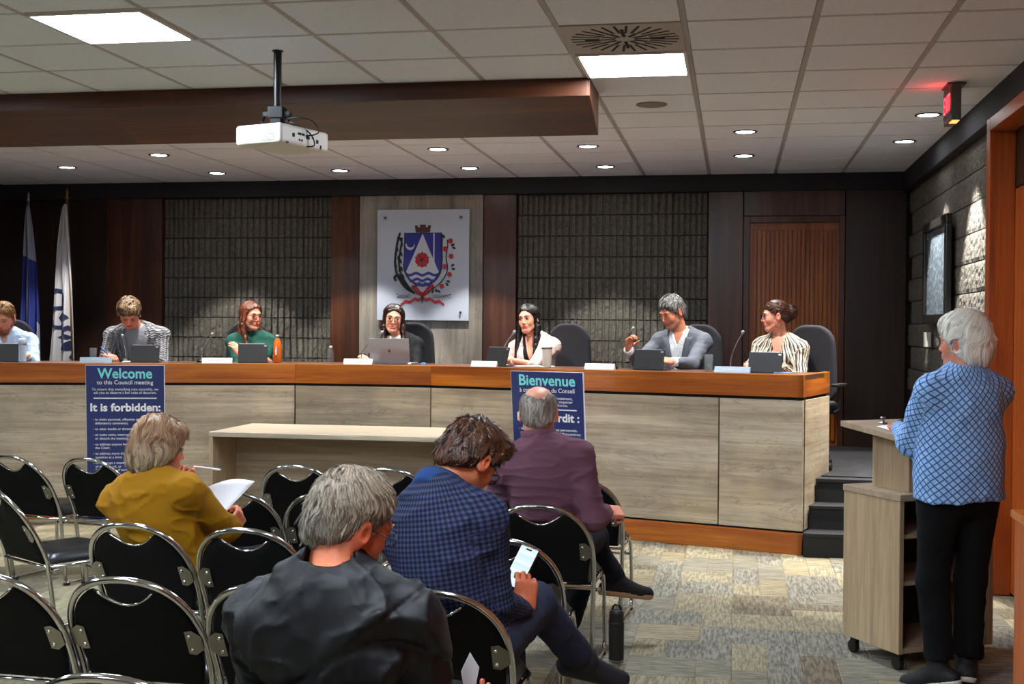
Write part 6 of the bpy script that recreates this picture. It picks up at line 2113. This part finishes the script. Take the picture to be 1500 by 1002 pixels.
R14 = Matrix.Rotation(math.radians(-14), 4, 'Z'); MT = Matrix.Translation((cx_, cy_, 0)) @ R14
pn = tag(MB().tube([MT @ Vector((0.0, 0.26, 0.985)), MT @ Vector((0.095, 0.31, 0.972)), MT @ Vector((0.103, 0.315, 0.971))], [0.0055, 0.0055, 0.002], 10).build('pen', plain('white_pen', '#dcdcdc', 0.4), smooth=True), 'white pen held near the chin by the person in mustard', 'pen')
m = MB()
def pf(i, j):
    u, c = i / 10, j / 10
    p0 = Vector((-2.255, 4.93, 0.885)); p1 = Vector((-2.03, 5.0, 0.925)); p2 = Vector((-2.16, 4.90, 0.70))
    p2 = Vector((-2.33, 4.85, 0.70)); p3 = Vector((-2.18, 4.87, 0.735))
    q = (p0 * (1 - u) + p1 * u) * (1 - c) + (p2 * (1 - u) + p3 * u) * c
    return (q.x, q.y + 0.02 * math.sin(u * PI), q.z + 0.025 * math.sin(u * PI) * (1 - c) - 0.02 * c * (1 - u))
m.grid(pf, 11, 11)
sh_ = tag(m.build('paper_sheet', M_paper, smooth=True), 'white sheet of paper held up by the person in the mustard jacket', 'paper')
so = sh_.modifiers.new('thick', 'SOLIDIFY'); so.thickness = 0.001

# man in maroon sweater
cx_, cy_, rz_ = CH['C6']
F = Fig('balding man in a maroon sweater sitting cross-legged, seen from behind', (cx_, cy_, 0), -3, (-0.045, 0.03, 1.20), yaw=6, down=6, hs=1.05, P=(0, 0.15, 0.57), M=(0, 0.03, 0.83), N=(-0.03, -0.01, 1.045), sw=0.172, sdrop=0.065, w=1.0, belly=0.03, skin='#d99a80', blush=0.5)
F.arm(1, (0.235, 0.24, 0.725), (0.2, -0.6, -0.8), (0.75, 0.6, -0.1), (-0.6, 0.2, -0.7), curls=(1.0, 1.05, 1.1, 1.1), thumb=0.8, ua=0.052, fa=0.042).arm(-1, (-0.16, 0.36, 0.66), (-0.8, -0.5, -0.4), (0.5, 0.7, -0.2), (0, 0, -1), curls=(0.6,) * 4, ua=0.052, fa=0.042)
F.leg(1, (0.12, 0.60, 0.54), (0.00, 0.58, 0.09), (-0.02, 0.74, 0.05)); F.leg(-1, (0.04, 0.56, 0.63), (0.235, 0.60, 0.325), (0.38, 0.68, 0.30))
F.build()
M_mar = fabric('maroon_knit', '#684553', 0.9, var=0.03, scale=600)
F.garment('sweater', M_mar, t=0.018, sleeve=0.018, disp=folds(0.010, 6, 36, (0.7, 1, 2.2), 0.0006), neck=(0.03, 0.1), res=0.007)
F.collar(M_mar, r=0.070, z0=-0.015, z1=0.078, flare=0.003, gap=0.5, thick=0.006, n=40)
F.trousers(fabric('navy_trousers', '#14161f', 0.9)); F.shoe(0)
F.shoe(1, plain('black_suede', '#0b0b0d', 0.8), plain('tan_sole', '#b28a66', 0.6), 1.05)
h = F.h
face_parts(F.o, h, '#8b7d70'); glasses(F.o, h, M_steelf)
hair_obj(F.o, h, cap_prims(h, 0.005, front=(0.03, 0.06), ear=(0.012, 0.0), nape=(-0.085, -0.060), bald=((0, 0.005, 0.112), (0.062, 0.125, 0.080))), 's', ('#6b5c50', '#c7bdb2'), n=5200, L=0.045, seg=5, lift=0.006, seed=38, rough=0.004, grav=0.75, width=0.0010, res=0.0035, whorl=(0, -0.02, 0.12))

# man in navy checked blazer with phone
cx_, cy_, rz_ = CH['A4']
F = Fig('man in a navy checked blazer bent over his phone', (cx_, cy_, 0), -12, (-0.02, 0.235, 1.155), yaw=-22, down=40, roll=2, hs=1.04, P=(0, 0.14, 0.57), M=(-0.03, 0.045, 0.82), N=(-0.075, 0.105, 1.055), sw=0.168, sdrop=0.10, w=0.98, skin='#bb7350', blush=0.5, twist=-0.1)
F.arm(1, (0.125, 0.37, 0.640), (0.1, -0.7, -1.0), (0.0, 0.25, 0.9), (-0.5, 0.8, 0.0), curls=(0.75, 0.8, 0.85, 0.9), thumb=0.3, ua=0.054, fa=0.044).arm(-1, (-0.02, 0.40, 0.62), (-0.9, -0.2, -0.5), (0.8, 0.4, 0.1), (0, 0, 1), curls=(0.5,) * 4, ua=0.054, fa=0.044)
F.leg(1, (0.08, 0.59, 0.61), (0.16, 0.89, 0.335), (0.34, 0.985, 0.275), ca=0.055); F.leg(-1, (-0.05, 0.60, 0.54), (-0.02, 0.66, 0.09), (0.0, 0.80, 0.05))
F.build()
M_plaid = plaid_mat('navy_check', '#3a405c', '#262b42', '#141729', 0.0155)
F.garment('shirt', fabric('blue_collar_shirt', '#1c3a68', 0.85), t=0.008, arms=False, neck=(0.05, 0.0))
F.garment('blazer', M_plaid, t=0.016, sleeve=0.012, cuff=0.03, disp=folds(0.008, 7, 41, (1, 1, 1.4), 0.0006), neck=(0.04, 0.1), res=0.007, pattern=True)
F.collar(fabric('blue_collar_shirt', '#1c3a68', 0.85), r=0.070, z0=-0.01, z1=0.052, flare=0.006, gap=0.9, fold=0.03, thick=0.005, n=40)
F.trousers(fabric('blue_grey_trousers', '#262b3f', 0.9), hemlift=0.05); F.shoe(0, plain('navy_suede', '#15151d', 0.85)); F.shoe(1)
sock = MB().tube([F.legs[0][2] + (F.legs[0][1] - F.legs[0][2]) * 0.25, F.legs[0][2]], [0.048, 0.042], 14).build('sock', plain('navy_sock', '#10111a', 0.9), F.o, smooth=True)
W = F.arms[0][2]
MB().tube([W + np.array((0.031 * math.cos(a), 0.031 * math.sin(a), -0.012 + 0.004 * math.sin(a))) for a in np.linspace(0, 2 * PI, 20, endpoint=False)], 0.0035, 6, closed=True).build('bracelet', M_blackf, F.o, smooth=True)
h = F.h
face_parts(F.o, h, '#2a190f', closed=True); glasses(F.o, h, M_blackf, 0.026, 0.018, 0.0022, 0.6, drop=0.006)
hair_obj(F.o, h, cap_prims(h, 0.013, top=0.012, front=(0.095, 0.055), ear=(0.022, 0.0), nape=(-0.095, -0.085), extra=[h.E((0.01, 0.05, 0.09), (0.07, 0.055, 0.045), k=0.02)]), 's', ('#1c0f08', '#6d4630'), n=14000, L=0.05, seg=7, lift=0.007, seed=43, rough=0.010, clump=18, freq=34, wave=1.0, width=0.0012, res=0.004, grav=0.4)
ang = math.radians(-12); PM = Matrix.Translation((cx_, cy_, 0)) @ Matrix.Rotation(ang, 4, 'Z')
ph = thing('smartphone', 'smartphone with a bright screen in the hand of the man in the navy blazer', 'phone', PM @ Vector((0.080, 0.455, 0.765)), 0)
ph.rotation_euler = (math.radians(-32), math.radians(14), ang - 0.12)
v, q = surface([rbox((0, 0, 0), (0.037, 0.0045, 0.078), 0.0042)], 0.003, (-.04, -.008, -.082), (.04, .008, .082))
link('phone_body', np_mesh('phone_body', v, q, M_blackf), ph)
tsc = NT('phone_screen')
sx = tsc.n('ShaderNodeSeparateXYZ'); tsc.l(tsc.coords(), sx.inputs[0])
fz = math_n(tsc, 'FRACT', math_n(tsc, 'MULTIPLY', sx.outputs[2], 28))
cc = tsc.ramp(fz, [(0.0, (0.62, 0.85, 0.95)), (0.55, (0.92, 0.97, 1.0)), (0.6, (0.75, 0.92, 0.98))])
tsc.set((0, 0, 0, 1), 0.1); tsc.l(cc, tsc.b.inputs['Emission Color']); tsc.b.inputs['Emission Strength'].default_value = 0.85
MB().b2((-0.034, -0.0055, -0.074), (0.034, -0.0048, 0.074)).build('screen', tsc.m, ph)
MB().b2((-0.011, -0.0060, 0.063), (0.011, -0.0055, 0.069)).build('camera_notch', M_blackf, ph)

# man in black hooded jacket
cx_, cy_, rz_ = CH['Z4']
F = Fig('grey haired man in a black hooded jacket in the foreground, head bowed to the right', (cx_, cy_, 0), 0, (0.0, 0.10, 1.130), yaw=-42, down=21, roll=10, hs=1.06, P=(0, 0.16, 0.57), M=(0, 0.03, 0.80), N=(-0.015, 0.0, 0.985), sw=0.185, sdrop=0.07, w=1.02, skin='#c87350', blush=0.6, res=0.0034, stubble=('#8a7468', 0.3))
F.arm(1, (0.23, 0.30, 0.60), (0.1, -0.6, -1.0), (0.1, 0.8, 0.1), (0, 0, 1), ua=0.050).arm(-1, (-0.16, 0.42, 0.64), (-0.6, -0.4, -0.8), (0.4, 0.7, 0.1), (0, 0, 1), ua=0.055)
F.leg(1, (0.15, 0.58, 0.54), (0.15, 0.60, 0.09), (0.16, 0.76, 0.05)); F.leg(-1, (-0.15, 0.58, 0.54), (-0.15, 0.60, 0.09), (-0.16, 0.76, 0.05))
F.build()
tj = NT('black_nylon'); tj.set(srgb('#0b0c10'), 0.58, spec=0.3); tj.bump(tj.noise(tj.coords((1, 1, 0.6)), 9, 3, 0.5, 0.4), 0.25, 0.02); M_jack = tj.m
N = F.N
def hoodfold(P):
    base = folds(0.014, 5.5, 51, (1, 1, 1.3), 0.001)(P) + folds(0.005, 15, 57, (1, 1, 0.8))(P)
    x, z = P[:, 0], P[:, 2]
    s1 = np.abs((z - 0.86) - 0.75 * (x - 0.02)); s2 = np.abs((z - 0.80) + 0.35 * (x - 0.1) - 0.12 * np.sin(x * 9))
    return base + 0.006 * np.exp(-(s1 / 0.007) ** 2) + 0.010 * np.exp(-(s2 / 0.012) ** 2)
F.garment('hooded_jacket', M_jack, t=0.030, sleeve=0.028, disp=hoodfold, neck=(0.05, 0.3), res=0.0065,
          extra=[cone(N + V(-0.055, -0.05, 0.03), N + V(0.055, -0.05, 0.02), 0.045, 0.045, k=0.04), ell(N + V(0.0, -0.095, -0.08), (0.17, 0.055, 0.12), k=0.05), cone(N + V(-0.08, -0.03, 0.02), N + V(-0.075, 0.07, -0.02), 0.034, 0.03, k=0.04), cone(N + V(0.08, -0.03, 0.015), N + V(0.075, 0.07, -0.02), 0.034, 0.03, k=0.04), cone(N + V(-0.12, -0.09, -0.06), N + V(0.15, -0.095, -0.15), 0.045, 0.045, k=0.05)])
F.trousers(M_dtrous); F.shoe(0); F.shoe(1)
h = F.h
face_parts(F.o, h, '#7c7064', closed=True); glasses(F.o, h, M_steelf, 0.025, 0.016, 0.0014, 0.5, drop=0.008)
hair_obj(F.o, h, cap_prims(h, 0.007, top=0.003, front=(0.080, 0.062), ear=(0.024, 0.012), nape=(-0.085, -0.074)), 's', ('#3d372f', '#b5ad9c', '#94806a'), n=20000, L=0.042, seg=7, lift=0.0055, seed=53, rough=0.004, freq=34, wave=0.5, width=0.0007, clump=10, res=0.0036, grav=0.55, whorl=(-0.01, -0.03, 0.12))
ppr = MB().prism([(0, 0), (0.024, 0.135), (0.0, 0.175), (-0.022, 0.125)], -0.001, 0.001, 'xz').build('paper_corner', M_paper, bevel=0)
ppr.location = (-0.654, 3.03, 0.605); ppr.rotation_euler = (0.1, 0.0, 0.3)
tag(ppr, 'folded white paper corner at the bottom edge right of the black jacket', 'paper')

# standing woman at the lectern
F = Fig('white haired woman in a blue diamond patterned top standing at the lectern', (0.975, 5.76, 0), 22, (0.035, 0.0, 1.545), yaw=36, down=2, hs=1.03, P=(0.02, -0.0, 0.90), M=(0.02, -0.02, 1.14), N=(0.02, -0.035, 1.385), sw=0.158, sdrop=0.06, w=0.94, bust=0.02, fem=True, belly=0.03, skin='#d08a70', blush=0.5, dpt=1.1)
F.arm(-1, (-0.08, 0.36, 1.135), (-0.35, -0.6, -1.0), (0.3, 0.8, 0.0), (0.3, 0, -1), curls=(0.6,) * 4, ua=0.052, fa=0.044).arm(1, (0.03, 0.33, 1.13), (-0.2, -0.2, -1.0), (-0.5, 0.7, 0.0), (-0.3, 0, -1), curls=(0.6,) * 4, ua=0.052, fa=0.044)
F.leg(-1, (-0.085, 0.03, 0.48), (-0.075, -0.02, 0.09), (-0.16, 0.10, 0.05), th=0.086, kn=0.054, ca=0.048)
F.leg(1, (0.10, 0.02, 0.48), (0.085, 0.02, 0.09), (0.16, 0.15, 0.05), th=0.086, kn=0.054, ca=0.048)
F.build()
M_latt = lattice_mat('blue_diamond_print', '#7fa9dc', '#a3c6ee', '#3a578a', 0.0240, 0.21)
F.garment('patterned_top', M_latt, t=0.022, sleeve=0.014, disp=folds(0.008, 6, 61, (1, 1, 0.9), 0.0006), neck=(0.035, 0.1), pattern=True, res=0.007,
          extra=[cone((0.02, 0.0, 0.80), (0.02, -0.01, 1.10), 0.150, 0.130, k=0.05), cone((-0.045, 0, 0.80), (-0.03, -0.01, 1.1), 0.14, 0.13, k=0.05), cone((0.085, 0, 0.80), (0.07, -0.01, 1.1), 0.14, 0.13, k=0.05)], hem=plane((0, 0, 0.845), (0.05, 0, -1)))
F.collar(M_latt, r=0.066, z0=-0.015, z1=0.035, flare=0.008, gap=0.9, fold=0.03)
F.trousers(fabric('black_trousers', '#08080a', 0.9), t=0.016, wide=0.002, hemlift=0.04, disp=folds(0.005, 9, 63))
for i in (0, 1): F.shoe(i, plain('black_trainer', '#0a0a0b', 0.7), plain('white_rubber', '#cfcac2', 0.6))
h = F.h
face_parts(F.o, h, '#b5a595'); glasses(F.o, h, M_steelf, 0.025, 0.019, 0.0012, 0.3)
def fw(L):
    d = np.zeros_like(L); d[:, 2] = -0.75
    d[:, 1] = 0.75
    top = np.clip((L[:, 2] - 0.04) / 0.06, 0, 1)
    d[:, 0] += np.sign(L[:, 0]) * top * 0.9
    back = np.clip((-L[:, 1] - 0.02) / 0.06, 0, 1)
    d[:, 1] -= 0.6 * back
    return d
wh = cap_prims(h, 0.022, top=0.012, front=(0.090, 0.066), ear=(0.030, -0.02), nape=(-0.05, -0.115), ears=False,
               extra=[h.E((0, -0.05, -0.045), (0.078, 0.062, 0.075), k=0.03), h.E((0.055, -0.01, -0.01), (0.034, 0.05, 0.06), k=0.02), h.E((-0.055, -0.02, -0.01), (0.034, 0.045, 0.06), k=0.02), h.E((0, 0.06, 0.085), (0.06, 0.04, 0.035), k=0.02)])
wh.append(h.E((0, 0.085, -0.05), (0.066, 0.065, 0.085), op='s', k=0.008)); wh.append(h.E((-0.09, 0.0, -0.012), (0.03, 0.024, 0.035), op='s', k=0.006))
hair_obj(F.o, h, wh, 'l', ('#ebe7d9', '#fffdf4'), n=9000, L=0.085, seg=7, lift=0.006, seed=65, rough=0.007, freq=24, flow=fw, wave=0.35, width=0.0014, res=0.0042)
# ================================================================== things on the council desk
def wing(u_x, off):
    """point on the desktop: x along, off metres behind the front edge; returns x, y, heading"""
    if u_x < -3.62: return u_x - 0.0, 9.78 - (-3.62 - u_x) * 0.312 + off / 0.9546, ang1
    if u_x < -2.45: return u_x, 9.78 + off, 0.0
    return u_x, 9.78 - (u_x + 2.45) * 0.312 + off / 0.9546, ang2
M_tab = plain('tablet_case_black', '#0e0f12', 0.55)
M_tabedge = plain('tablet_edge', '#9a9da3', 0.3, 0.8)
M_scr = emis('tablet_screen', (0.7, 0.8, 0.95), 0.6, (0.02, 0.02, 0.02, 1))
def tablet(x, off, w, hgt, label, dz=0.0, tilt=-14):
    X, Y, a = wing(x, off)
    t = thing('tablet', label, 'tablet', (X, Y, DZ + 0.001), a + math.radians(dz))
    ti = math.radians(tilt)
    h_ = hgt / math.cos(ti)
    e = bpy.data.objects.new('case', MB().b2((-w / 2, 0, 0), (w / 2, 0.009, h_)).mesh('case', M_tab)); COL.objects.link(e); e.parent = t; e.rotation_euler = (ti * 1.0, 0, 0)
    m = e.modifiers.new('bevel', 'BEVEL'); m.width = 0.003; m.segments = 2
    MB().b2((-w / 2 + 0.004, 0.009, 0.01), (w / 2 - 0.004, 0.0115, h_ - 0.003)).build('screen', M_scr, e)
    MB().b2((-w / 2 + 0.01, 0.001, h_ - 0.001), (w / 2 - 0.03, 0.010, h_ + 0.004)).build('stylus', M_tabedge, e, bevel=0.001)
    MB().b2((w / 2 - 0.032, -0.0012, h_ - 0.022), (w / 2 - 0.010, 0.0, h_ - 0.010)).build('camera_patch', M_tabedge, e)
    MB().b2((-w / 2, -0.0, 0.0), (w / 2, 0.16, 0.006)).build('keyboard_flap', M_tab, t)
    return t
tablet(-5.965, 0.22, 0.26, 0.150, 'black tablet before the bearded man in the pale blue shirt')
tablet(-4.89, 0.22, 0.235, 0.145, 'black tablet before the man in the grey cable cardigan')
tablet(-4.045, 0.24, 0.25, 0.160, 'dark grey tablet before the woman in the green sweater')
tablet(-1.93, 0.22, 0.235, 0.155, 'black tablet standing at an angle left of the woman in pink', -14, -18)
tablet(-0.655, 0.20, 0.25, 0.155, 'black tablet held by the man in the grey suit', -3)
tablet(0.215, 0.20, 0.25, 0.150, 'black tablet before the woman in the striped blouse', 2)
# silver laptop
X, Y, a = wing(-2.87, 0.26)
lp = thing('laptop', 'open silver laptop seen from behind before the speaking woman', 'laptop', (X, Y, DZ + 0.001), a - 0.04)
M_alu = plain('silver_aluminium', '#a4a8b0', 0.35, 0.7)
MB().b2((-0.175, 0.0, 0.0), (0.175, 0.24, 0.012)).build('base', M_alu, lp, bevel=0.003)
e = bpy.data.objects.new('lid', MB().b2((-0.175, -0.006, 0), (0.175, 0.0, 0.215)).mesh('lid', M_alu)); COL.objects.link(e); e.parent = lp; e.location = (0, 0, 0.008); e.rotation_euler = (math.radians(12), 0, 0)
mm = e.modifiers.new('bevel', 'BEVEL'); mm.width = 0.002; mm.segments = 2
MB().b2((-0.168, 0.0, 0.012), (0.168, 0.0015, 0.208)).build('screen', M_scr, e)
ap = []
for i in range(40):
    t_ = 2 * PI * i / 40
    r_ = 0.0145 * (1 - 0.10 * math.exp(-((t_ - PI / 2) / 0.35) ** 2) - 0.06 * math.exp(-((t_ - 3 * PI / 2) / 0.3) ** 2))
    x_, z_ = r_ * math.cos(t_), r_ * 1.02 * math.sin(t_)
    dx, dz = x_ - 0.0175, z_ - 0.002
    dd = math.hypot(dx, dz)
    if dd < 0.008: x_, z_ = 0.0175 + dx / dd * 0.008, 0.002 + dz / dd * 0.008
    ap.append((x_ + 0.0, z_ + 0.107))
M_logo = plain('logo_grey', '#5d6066', 0.2, 0.8)
MB().prism(ap, -0.0068, -0.0058, 'xz').build('logo', M_logo, e)
MB().prism([(0.001, 0.1235), (0.0025, 0.129), (0.007, 0.1325), (0.0055, 0.127)], -0.0068, -0.0058, 'xz').build('logo_leaf', M_logo, e)

# name cards
M_card = plain('card_white', '#e4e3df', 0.7); M_cardb = plain('card_pale_blue', '#9fb4c4', 0.6); M_faint = plain('faint_print', '#b9bcc0', 0.8)
def card(x, off, w, label, mat, print_=True):
    X, Y, a = wing(x, off)
    t = thing('name_card', label, 'name card', (X, Y, DZ + 0.001), a)
    t['group'] = 'name cards on the council desk'
    MB().prism([(-0.0, 0), (0.016, 0.044), (0.019, 0.044), (0.035, 0), (0.033, 0), (0.0175, 0.041), (0.002, 0)], -w / 2, w / 2, 'yz').build('folded_card', mat, t)
    if print_:
        R = Matrix.Rotation(-math.atan2(0.016, 0.044), 4, 'X')
        for q in range(7):
            MB().b2((-w * 0.28 + q * w * 0.08, -0.0008, 0.018), (-w * 0.28 + q * w * 0.08 + w * 0.06, 0.0, 0.028)).build('faint_print', M_faint, t).matrix_local = R
    return t
card(-5.22, 0.12, 0.26, 'pale blue name card beside the Welcome board, under the empty glass', M_cardb)
card(-4.28, 0.12, 0.25, 'white name card left of the dark grey tablet', M_card)
card(-3.12, 0.14, 0.25, 'white name card left of the silver laptop', M_card)
card(-2.0, 0.08, 0.235, 'white name card before the angled tablet', M_card)
card(-1.03, 0.10, 0.25, 'blank white name card to the right of the Bienvenue board', M_card, False)
card(-0.02, 0.10, 0.27, 'pale blue name card right of the water glass', M_cardb)

def mic(x, off, hx, hy, hz, label):
    X, Y, a = wing(x, off)
    t = thing('desk_microphone', label, 'microphone', (X, Y, DZ + 0.001), 0)
    MB().lathe([(0.045, 0.0), (0.045, 0.012), (0.035, 0.024), (0.012, 0.028)], n=20).build('base', M_blackm, t, smooth=False)
    p = smoothpath([(0, 0, 0.02), (0.004, 0.01, hz * 0.35), (hx * 0.45, hy * 0.45, hz * 0.68), (hx * 0.92, hy * 0.92, hz * 0.95)], 5)
    MB().tube(p, 0.0045, 8).build('gooseneck', plain('dark_chrome', '#8c8c90', 0.25, 0.9), t, smooth=True)
    MB().tube([(hx * 0.88, hy * 0.88, hz * 0.93), (hx, hy, hz), (hx * 1.06, hy * 1.06, hz * 1.03)], [0.008, 0.012, 0.008], 12).build('head', plain('mic_grey', '#8e9094', 0.45, 0.3), t, smooth=True)
mic(-5.14, 0.42, -0.05, 0.05, 0.225, 'gooseneck microphone in front of the grey cardigan')
mic(-4.50, 0.36, 0.07, 0.06, 0.245, 'gooseneck microphone left of the woman in green')
mic(-3.15, 0.34, 0.19, -0.02, 0.27, 'gooseneck microphone pointing at the woman with the laptop')
mic(-1.90, 0.30, 0.11, 0.05, 0.285, 'gooseneck microphone before the woman in pink')
mic(-0.94, 0.26, 0.16, -0.02, 0.32, 'long gooseneck microphone left of the man in the grey suit')
mic(-0.03, 0.28, 0.09, 0.0, 0.30, 'gooseneck microphone left of the woman in stripes')

M_water = plain('clear_glass', '#7d878c', 0.05)
M_water.node_tree.nodes['Principled BSDF'].inputs['Alpha'].default_value = 0.16
M_wat = plain('water', '#6b7479', 0.05)
M_wat.node_tree.nodes['Principled BSDF'].inputs['Alpha'].default_value = 0.3
def tumbler(x, off, label, r=0.034, h=0.13, water=True):
    X, Y, a = wing(x, off)
    t = thing('water_glass', label, 'glass', (X, Y, DZ + 0.001))
    MB().lathe([(r * 0.9, 0), (r, h), (r - 0.002, h), (r * 0.9 - 0.002, 0.008)], n=24).build('glass_wall', M_water, t, smooth=True)
    if water: MB().lathe([(r * 0.9 - 0.003, 0.009), (r * 0.93 - 0.003, h * 0.45)], n=24).build('water', M_wat, t, smooth=True)
tumbler(-0.19, 0.16, 'tall glass half full of water right of the man in the grey suit')
tumbler(-5.29, 0.22, 'empty water glass beside the Welcome board', 0.03, 0.12, False)
X, Y, a = wing(-3.385, 0.22)
t = thing('water_carafe', 'small clear plastic water bottle left of the white name card', 'bottle', (X, Y, DZ + 0.001))
MB().lathe([(0.028, 0), (0.030, 0.01), (0.027, 0.04), (0.031, 0.07), (0.028, 0.10), (0.012, 0.125), (0.011, 0.135)], n=20).build('bottle_body', M_water, t, smooth=True)
MB().lathe([(0.0125, 0.135), (0.0125, 0.15)], n=14).build('cap', plain('cap_white', '#cfd3d6', 0.5), t)
X, Y, a = wing(-3.84, 0.22)
t = thing('steel_bottle', 'orange steel water bottle right of the dark grey tablet', 'bottle', (X, Y, DZ + 0.001))
MB().lathe([(0.030, 0), (0.034, 0.008), (0.034, 0.15), (0.030, 0.18), (0.017, 0.205), (0.016, 0.212)], n=24).build('bottle_body', plain('orange_enamel', '#d2691a', 0.3, 0.2), t, smooth=True)
MB().lathe([(0.017, 0.212), (0.018, 0.232), (0.012, 0.240)], n=18).build('cap', M_steel, t, smooth=True)
lo_ = MB().prism([(-0.006, 0.07), (0.006, 0.07), (0.006, 0.135), (-0.002, 0.14), (-0.002, 0.115), (-0.010, 0.11), (-0.004, 0.10), (-0.012, 0.095), (-0.002, 0.088)], -0.0355, -0.033, 'xz').build('white_print', M_wprint, t)
X, Y, a = wing(-5.80, 0.16)
t = thing('water_bottle', 'clear ribbed plastic bottle with white cap right of the far left tablet', 'bottle', (X, Y, DZ + 0.001))
MB().lathe([(0.030, 0), (0.032, 0.01)] + [(0.032 - 0.003 * (k % 2), 0.012 + 0.011 * k) for k in range(12)] + [(0.031, 0.15), (0.022, 0.165)], n=20).build('bottle_body', plain('milky_plastic', '#a9bccb', 0.2), t, smooth=True)
MB().lathe([(0.034, 0.145), (0.034, 0.185), (0.026, 0.198)], n=18).build('cap', plain('pale_cap', '#b9cde0', 0.4), t, smooth=True)
X, Y, a = wing(-1.465, 0.14)
t = thing('travel_mug', 'white insulated tumbler in front of the pink blazer', 'cup', (X, Y, DZ + 0.001))
MB().lathe([(0.030, 0), (0.034, 0.01), (0.042, 0.155), (0.043, 0.165)], n=28).build('mug_body', plain('cream_enamel', '#d9d3c6', 0.35), t, smooth=True)
MB().lathe([(0.044, 0.150), (0.044, 0.156)], n=28).build('dark_band', M_blackf, t)
MB().lathe([(0.044, 0.156), (0.043, 0.178), (0.02, 0.182)], n=28).build('lid', plain('lid_white', '#dfe0de', 0.35), t, smooth=True)
X, Y, a = wing(-2.545, 0.12)
t = thing('bottle_cap', 'small blue cap lying right of the silver laptop', 'cap', (X, Y, DZ + 0.001))
MB().lathe([(0.020, 0), (0.020, 0.016), (0.018, 0.018)], n=18).build('cap_body', plain('blue_plastic', '#5b9be0', 0.4), t)
X, Y, a = wing(-2.66, 0.10)
tag(MB().lathe([(0.012, 0), (0.016, 0.01), (0.01, 0.018)], (X, Y, DZ + 0.001), 12).build('crumpled_wrapper', plain('pale_wrapper', '#c9b7a8', 0.6)), 'small pale crumpled wrapper beside the blue cap', 'wrapper')
def papers(x, off, w, d, n, label, mat, dz=0):
    X, Y, a = wing(x, off)
    t = thing('paper_stack', label, 'papers', (X, Y, DZ + 0.001), a + math.radians(dz))
    for k in range(n):
        MB().box((0.003 * (k % 2), 0, 0.0015 + 0.004 * k), (w, d, 0.003), math.radians(2 * k)).build('sheet', mat[k % len(mat)], t)
papers(-1.58, 0.17, 0.30, 0.14, 3, 'papers with a yellow folder before the woman in pink', [plain('yellow_folder', '#c2a63a', 0.6), M_paper, M_paper])
papers(-5.02, 0.30, 0.16, 0.12, 2, 'white papers under the hands of the man in the cardigan', [M_paper])
papers(0.34, 0.24, 0.12, 0.1, 2, 'papers right of the tablet before the striped blouse', [M_paper, plain('blue_sheet', '#5e7fb5', 0.6)], 20)

# black flask on the carpet
t = thing('flask', 'tall black steel flask standing on the carpet right of the chairs', 'bottle', (-0.545, 5.86, 0.0))
MB().lathe([(0.036, 0.0), (0.037, 0.006), (0.037, 0.012)], n=28).build('base_ring', M_steel, t, smooth=False)
MB().lathe([(0.037, 0.012), (0.037, 0.185), (0.034, 0.192), (0.034, 0.198)], n=28).build('flask_body', plain('flask_black', '#0b0b0d', 0.55), t, smooth=False)
MB().lathe([(0.035, 0.198), (0.035, 0.235), (0.028, 0.246), (0.020, 0.248)], n=28).build('lid', plain('flask_lid', '#141416', 0.5), t, smooth=False)
MB().tube(smoothpath([(-0.022, 0, 0.244), (-0.012, 0, 0.268), (0.012, 0, 0.268), (0.022, 0, 0.244)], 4), 0.005, 8).build('carry_loop', M_blackf, t, smooth=True)
